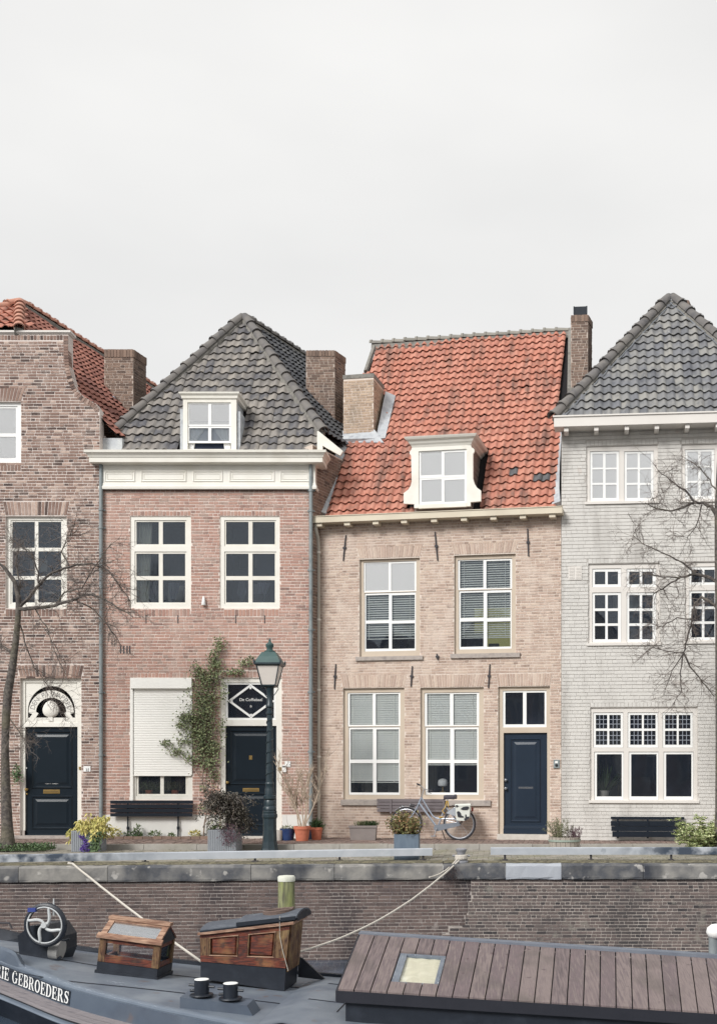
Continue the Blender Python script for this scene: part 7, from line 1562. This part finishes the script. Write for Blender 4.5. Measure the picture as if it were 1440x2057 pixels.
# climber on the pink house
cl = plant('climbing_plant', H2.M @ H2.P(412, 1684, -.1), 'leafy green climber growing up the pink brick wall beside the shutter', 'climbing plant'); M_ = WM[cl].inverted() @ H2.M; st_, lf = MB(), MB()
path = [(409, 1683), (411, 1655), (417, 1625), (414, 1600), (407, 1570), (412, 1500), (416, 1420), (420, 1360), (428, 1320), (440, 1285)]
st_.tube([H2.P(x, y, -.09) for x, y in path], [.02, .018, .018, .016, .015, .014, .012, .01, .008, .004], 6)
st_.tube([H2.P(x, y, -.09) for x, y in ((414, 1600), (425, 1560), (432, 1500), (430, 1440))], [.012, .01, .008, .005], 5); st_.tube([H2.P(x, y, -.1) for x, y in ((405, 1565), (388, 1540), (370, 1525), (350, 1508), (330, 1492))], [.01, .008, .006, .005, .003], 5); st_.tube([H2.P(x, y, -.08) for x, y in ((430, 1370), (455, 1358), (480, 1340), (503, 1324))], [.008, .007, .005, .003], 5)
st_.tube([H2.P(x, y, -.09) for x, y in ((411, 1655), (420, 1640), (428, 1625))], [.01, .008, .004], 5)
blobs = [(415, 1360, 28, 20, 330), (412, 1400, 28, 30, 520), (406, 1440, 30, 25, 480), (398, 1470, 32, 22, 520), (412, 1500, 28, 22, 440), (418, 1530, 22, 18, 240), (430, 1560, 12, 14, 70), (432, 1330, 12, 26, 220), (440, 1295, 10, 16, 110), (395, 1345, 10, 14, 70), (375, 1440, 18, 10, 150), (366, 1455, 12, 8, 60), (470, 1350, 22, 7, 120), (492, 1332, 16, 6, 70), (505, 1323, 8, 5, 30), (335, 1493, 12, 7, 60), (355, 1510, 16, 9, 90), (370, 1490, 14, 8, 60), (385, 1525, 14, 10, 70), (450, 1390, 8, 20, 50), (448, 1460, 6, 22, 40), (432, 1500, 12, 16, 90), (410, 1585, 8, 10, 20), (408, 1622, 8, 6, 24)]
blobs += [(440, 1650, 12, 14, 24), (425, 1660, 8, 12, 24)]
for x, y, rx, ry, n_ in blobs:
    for _ in range(int(n_ * 1.15)):
        q = H2.P(x + R.gauss(0, rx * .55), y + R.gauss(0, ry * .55), -.03 - abs(R.gauss(.05, .07))); leaf(lf, q, Vector((R.gauss(0, .7), -.5, R.gauss(-.1, .6))), Vector((0, -.8, .6)) + rv(.4), .052, .036)
moved(st_, M_).build('stems', STEM, cl, True); moved(lf, M_).build('foliage', L_CLI, cl, kind='stuff')
iv = MB()
for _ in range(150): q = H1.P(35 + R.gauss(0, 5), 1555 + R.gauss(0, 9), -.05 - R.random() * .1); leaf(iv, q, Vector((R.gauss(0, .7), -.5, R.gauss(-.1, .6))), Vector((0, -.8, .6)) + rv(.4), .05, .035)
t = plant('ivy', H1.M @ H1.P(35, 1555, 0), 'small ivy sprig on the brown brick wall left of its door'); moved(iv, WM[t].inverted() @ H1.M).build('foliage', L_IVY, t, kind='stuff')
# things behind the glass
lt_ = thing('table_lamp', H3.M @ H3.P(889, 1592, .34), 'white globe table lamp behind the ground floor window above the bicycle', 'lamp', None, H3.a)
zz0 = 0; MB().lathe([(.07, 0), (.07, .02), (.02, .04), (.018, .14)], n=12).build('lamp_base', BRASS, lt_, True); MB().lathe([(.05, .13), (.1, .15), (.115, .21), (.1, .27), (.05, .3), (.01, .305)], n=16).build('lamp_shade', WHT, lt_, True)
for px, lab, mm in ((300, 'leafy potted plant behind the left pane under the shutter', L_GRN), (352, 'spiky potted plant behind the right pane under the shutter', L_ROS)):
    p = plant('house_plant', H2.M @ H2.P(px, 1596, .3), lab); lf = MB()
    for i in range(90): leaf(lf, Vector((R.gauss(0, .12), R.gauss(0, .04), .08)), Vector((R.gauss(0, .6), R.gauss(0, .3), 1)), Vector((0, -1, 0)) + rv(.4), .24, .028)
    lf.build('foliage', mm, p, kind='stuff'); MB().lathe([(.07, 0), (.09, .1), (.08, .1)], n=12).build('pot', TERR, p, True)
p = plant('house_plant', H4.M @ H4.P(1212, 1603, .35), 'palm like plant behind the left bay of the leaded window'); lf = MB()
for i in range(26): leaf(lf, Vector((0, 0, .1)), Vector((R.gauss(0, .6), R.gauss(0, .3), 1.2)), Vector((0, -1, 0)) + rv(.3), .65, .04)
lf.build('foliage', L_IVY, p, kind='stuff'); MB().lathe([(.09, 0), (.12, .16), (.1, .16)], n=12).build('pot', STONEL, p, True)

# ================================================================ bare trees
BARK = mat('bark', [C(84, 79, 77), C(108, 102, 96), C(68, 64, 64), C(128, 122, 110)], .9, 14, .9, 40, stain=C(110, 106, 84), stain_scale=2.2, stain_amt=.45); TWIG = mat('twig_bark', [C(104, 95, 91), C(122, 113, 107)], .9, 6)
def tree(base, trunk, limbs, Y, label, seed, cnt, lng, lv=2, ax_=None):
    global R
    R = random.Random(seed); t = thing('bare_tree', base, label, 'tree', 'bare trees on the street'); tm = MB(); Mi = WM[t].inverted()
    tp = [W(x, y, Y) for x, y, r in trunk]; tp[0].z = base.z - .02; tm.tube([Mi @ p for p in tp], [r * Y / F for x, y, r in trunk], 10); tk = tm.build('trunk', BARK, t, True); tw = MB()
    for lim in limbs + ([(r_ * .9, [(2 * ax_ - x, y + R.uniform(-30, 20)) for x, y in p_]) for r_, p_ in limbs[:7]] if ax_ else []):
        (r0, pts) = lim; dy = R.uniform(-.3, .3); q = [Mi @ W(x, y, Y + dy * (i / len(pts)) * 2) for i, (x, y) in enumerate(pts)]
        sm = []
        for a, b in zip(q, q[1:]): sm += [a.lerp(b, k / 3) + rv(.008) for k in range(3)]
        sm.append(q[-1]); n_ = len(sm); lb = MB(); lb.tube(sm, [r0 * (1 - .8 * i / n_) for i in range(n_)], 6, False); lb.build('branch', BARK, t, True)
        twigs(tw, sm[1:], .0056, lv, lng, int(cnt * len(pts)), .03, .24, .75)
    tw.build('crown', TWIG, t, kind='stuff')
tb = W(20, 1705, 22.3); tb.z = RZ
tree(tb, [(17, 1705, 16), (15, 1660, 11.5), (12, 1580, 9.5), (11, 1500, 7.5), (13, 1440, 8.2), (17, 1390, 8.6), (26, 1340, 7.4), (33, 1285, 6.4), (37, 1240, 5.6), (38, 1200, 5), (30, 1168, 4.2), (8, 1138, 3.4)],
     [(.04, [(38, 1222), (70, 1222), (110, 1217), (150, 1203), (172, 1195), (205, 1200), (240, 1222), (268, 1240)]), (.036, [(40, 1220), (58, 1200), (80, 1172), (105, 1150), (140, 1137), (185, 1132), (215, 1145), (240, 1175), (262, 1208)]), (.03, [(8, 1138), (-30, 1120), (-60, 1080)]), (.026, [(38, 1200), (40, 1170), (32, 1130), (40, 1090)]),
      (.02, [(110, 1217), (130, 1190), (165, 1180), (190, 1140), (225, 1090)]), (.018, [(150, 1203), (190, 1225), (215, 1255), (240, 1290)]), (.02, [(80, 1172), (75, 1140), (60, 1110), (20, 1080)]), (.018, [(140, 1137), (125, 1110), (135, 1080), (150, 1070)]),
      (.016, [(38, 1235), (50, 1290), (70, 1340), (100, 1380), (118, 1420)]), (.014, [(70, 1222), (95, 1260), (110, 1310), (135, 1360)]), (.024, [(27, 1320), (12, 1300), (-10, 1290)]), (.014, [(16, 1440), (40, 1470), (60, 1500)])], 22.3, 'bare leaning tree with spreading twigs at the left edge, before the brown house', 21, 6.0, .5)
tb = W(1443, 1712, 21.4); tb.z = RZ
tree(tb, [(1450, 1712, 18), (1448, 1640, 13), (1447, 1500, 11), (1446, 1330, 10.5), (1445, 1200, 10), (1443, 1100, 9), (1442, 1020, 8), (1444, 940, 6), (1448, 860, 4)],
     [(0.0374, [(1438, 1035), (1428, 1018), (1410, 1010), (1392, 1010), (1372, 1020), (1345, 1026), (1318, 1022), (1295, 1010)]), (0.0340, [(1440, 1170), (1420, 1158), (1395, 1152), (1365, 1160), (1340, 1175), (1312, 1193)]), (0.0306, [(1440, 1222), (1425, 1208), (1408, 1200), (1394, 1212), (1388, 1245), (1380, 1285), (1372, 1310), (1350, 1345), (1335, 1385)]),
      (0.0204, [(1372, 1310), (1385, 1340), (1410, 1370), (1435, 1400)]), (0.0204, [(1395, 1010), (1375, 985), (1345, 965), (1320, 945)]), (0.0177, [(1395, 1152), (1370, 1130), (1330, 1110), (1290, 1092), (1270, 1075)]), (0.0163, [(1365, 1160), (1330, 1160), (1295, 1150), (1262, 1170)]), (0.0163, [(1442, 990), (1425, 965), (1405, 940), (1385, 925)]), (0.0136, [(1372, 1310), (1345, 1310), (1310, 1300), (1295, 1310)]),
      (0.0136, [(1388, 1245), (1360, 1240), (1330, 1260), (1300, 1250)]), (0.0136, [(1410, 1010), (1400, 1050), (1380, 1080), (1350, 1075)]), (0.0136, [(1372, 1310), (1365, 1350), (1368, 1390), (1350, 1415)])], 21.4, 'bare tree with fine drooping twigs at the right edge, before the grey house', 5, 4.4, .46, ax_=1450)

# ================================================================ the near bank behind the camera, seen mirrored in the window glass
BKW = [mat('far_wall_brick', [C(120, 94, 84), C(98, 78, 72)], .9, 3), mat('far_wall_grey', [C(134, 130, 126), C(116, 112, 110)], .9, 3), mat('far_wall_cream', [C(196, 188, 172), C(178, 170, 156)], .9, 3)]
BKR = mat('far_roof', [C(84, 78, 78), C(110, 86, 78)], .9, 4); BKG = mat('far_window', C(40, 46, 56), .2)
kinds = ('dark brick', 'grey', 'cream')
for i in range(8):
    x = -34 + i * 6.2; hgt = (7.2, 8.4, 6.6, 7.8)[i % 4]; k = i % 3
    t = thing('opposite_house', (x, -15, RZ), 'gabled %s house, %s from the left end of the near bank row' % (kinds[k], ('first', 'second', 'third', 'fourth', 'fifth', 'sixth', 'seventh', 'eighth')[i]), 'house', 'houses on the near bank')
    MB().prism([(-2.95, 0), (2.95, 0), (2.95, hgt), (0, hgt + 3.2), (-2.95, hgt)][::-1], 0, -7).build('wall', BKW[k], t)
    for s in (-1, 1): MB().hexa([(s * 3.1, .2, hgt - .1), (0, .2, hgt + 3.25), (0, -7.2, hgt + 3.25), (s * 3.1, -7.2, hgt - .1), (s * 3.1, .2, hgt + .05), (0, .2, hgt + 3.4), (0, -7.2, hgt + 3.4), (s * 3.1, -7.2, hgt + .05)]).build('roof', BKR, t)
    for zz in (1.0, 4.0):
        for xx in (-1.8, 0, 1.8):
            w_ = MB().box(xx - .55, xx + .55, 0, .03, zz, zz + 1.8).build('window', BKW[1], t)
            for px_ in (-1, 1): MB().box(xx + px_ * .26 - .2, xx + px_ * .26 + .2, .03, .04, zz + .1, zz + 1.7).build('pane', BKG, w_)
src = [o for o in bpy.data.objects if o.name == 'bare_tree'][0]
for i, (x, y, s, rz, lab) in enumerate(((-21, -4, 1.55, .5, 'bare tree on the near bank mirrored in the brown house windows'), (-14.5, -6, 1.4, 2.2, 'bare tree on the near bank mirrored in the pink house windows'), (-11, -3, 1.3, 4.0, 'bare tree on the near bank mirrored in the beige house windows'), (2.2, -6, 1.45, 1.2, 'bare tree on the near bank mirrored in the grey house windows'))):
    c = copy_tree(src); c.location = (x, y, RZ); c.scale = (s, s, s); c.rotation_euler = (0, 0, rz); c['label'] = lab; c['group'] = 'bare trees on the near bank'
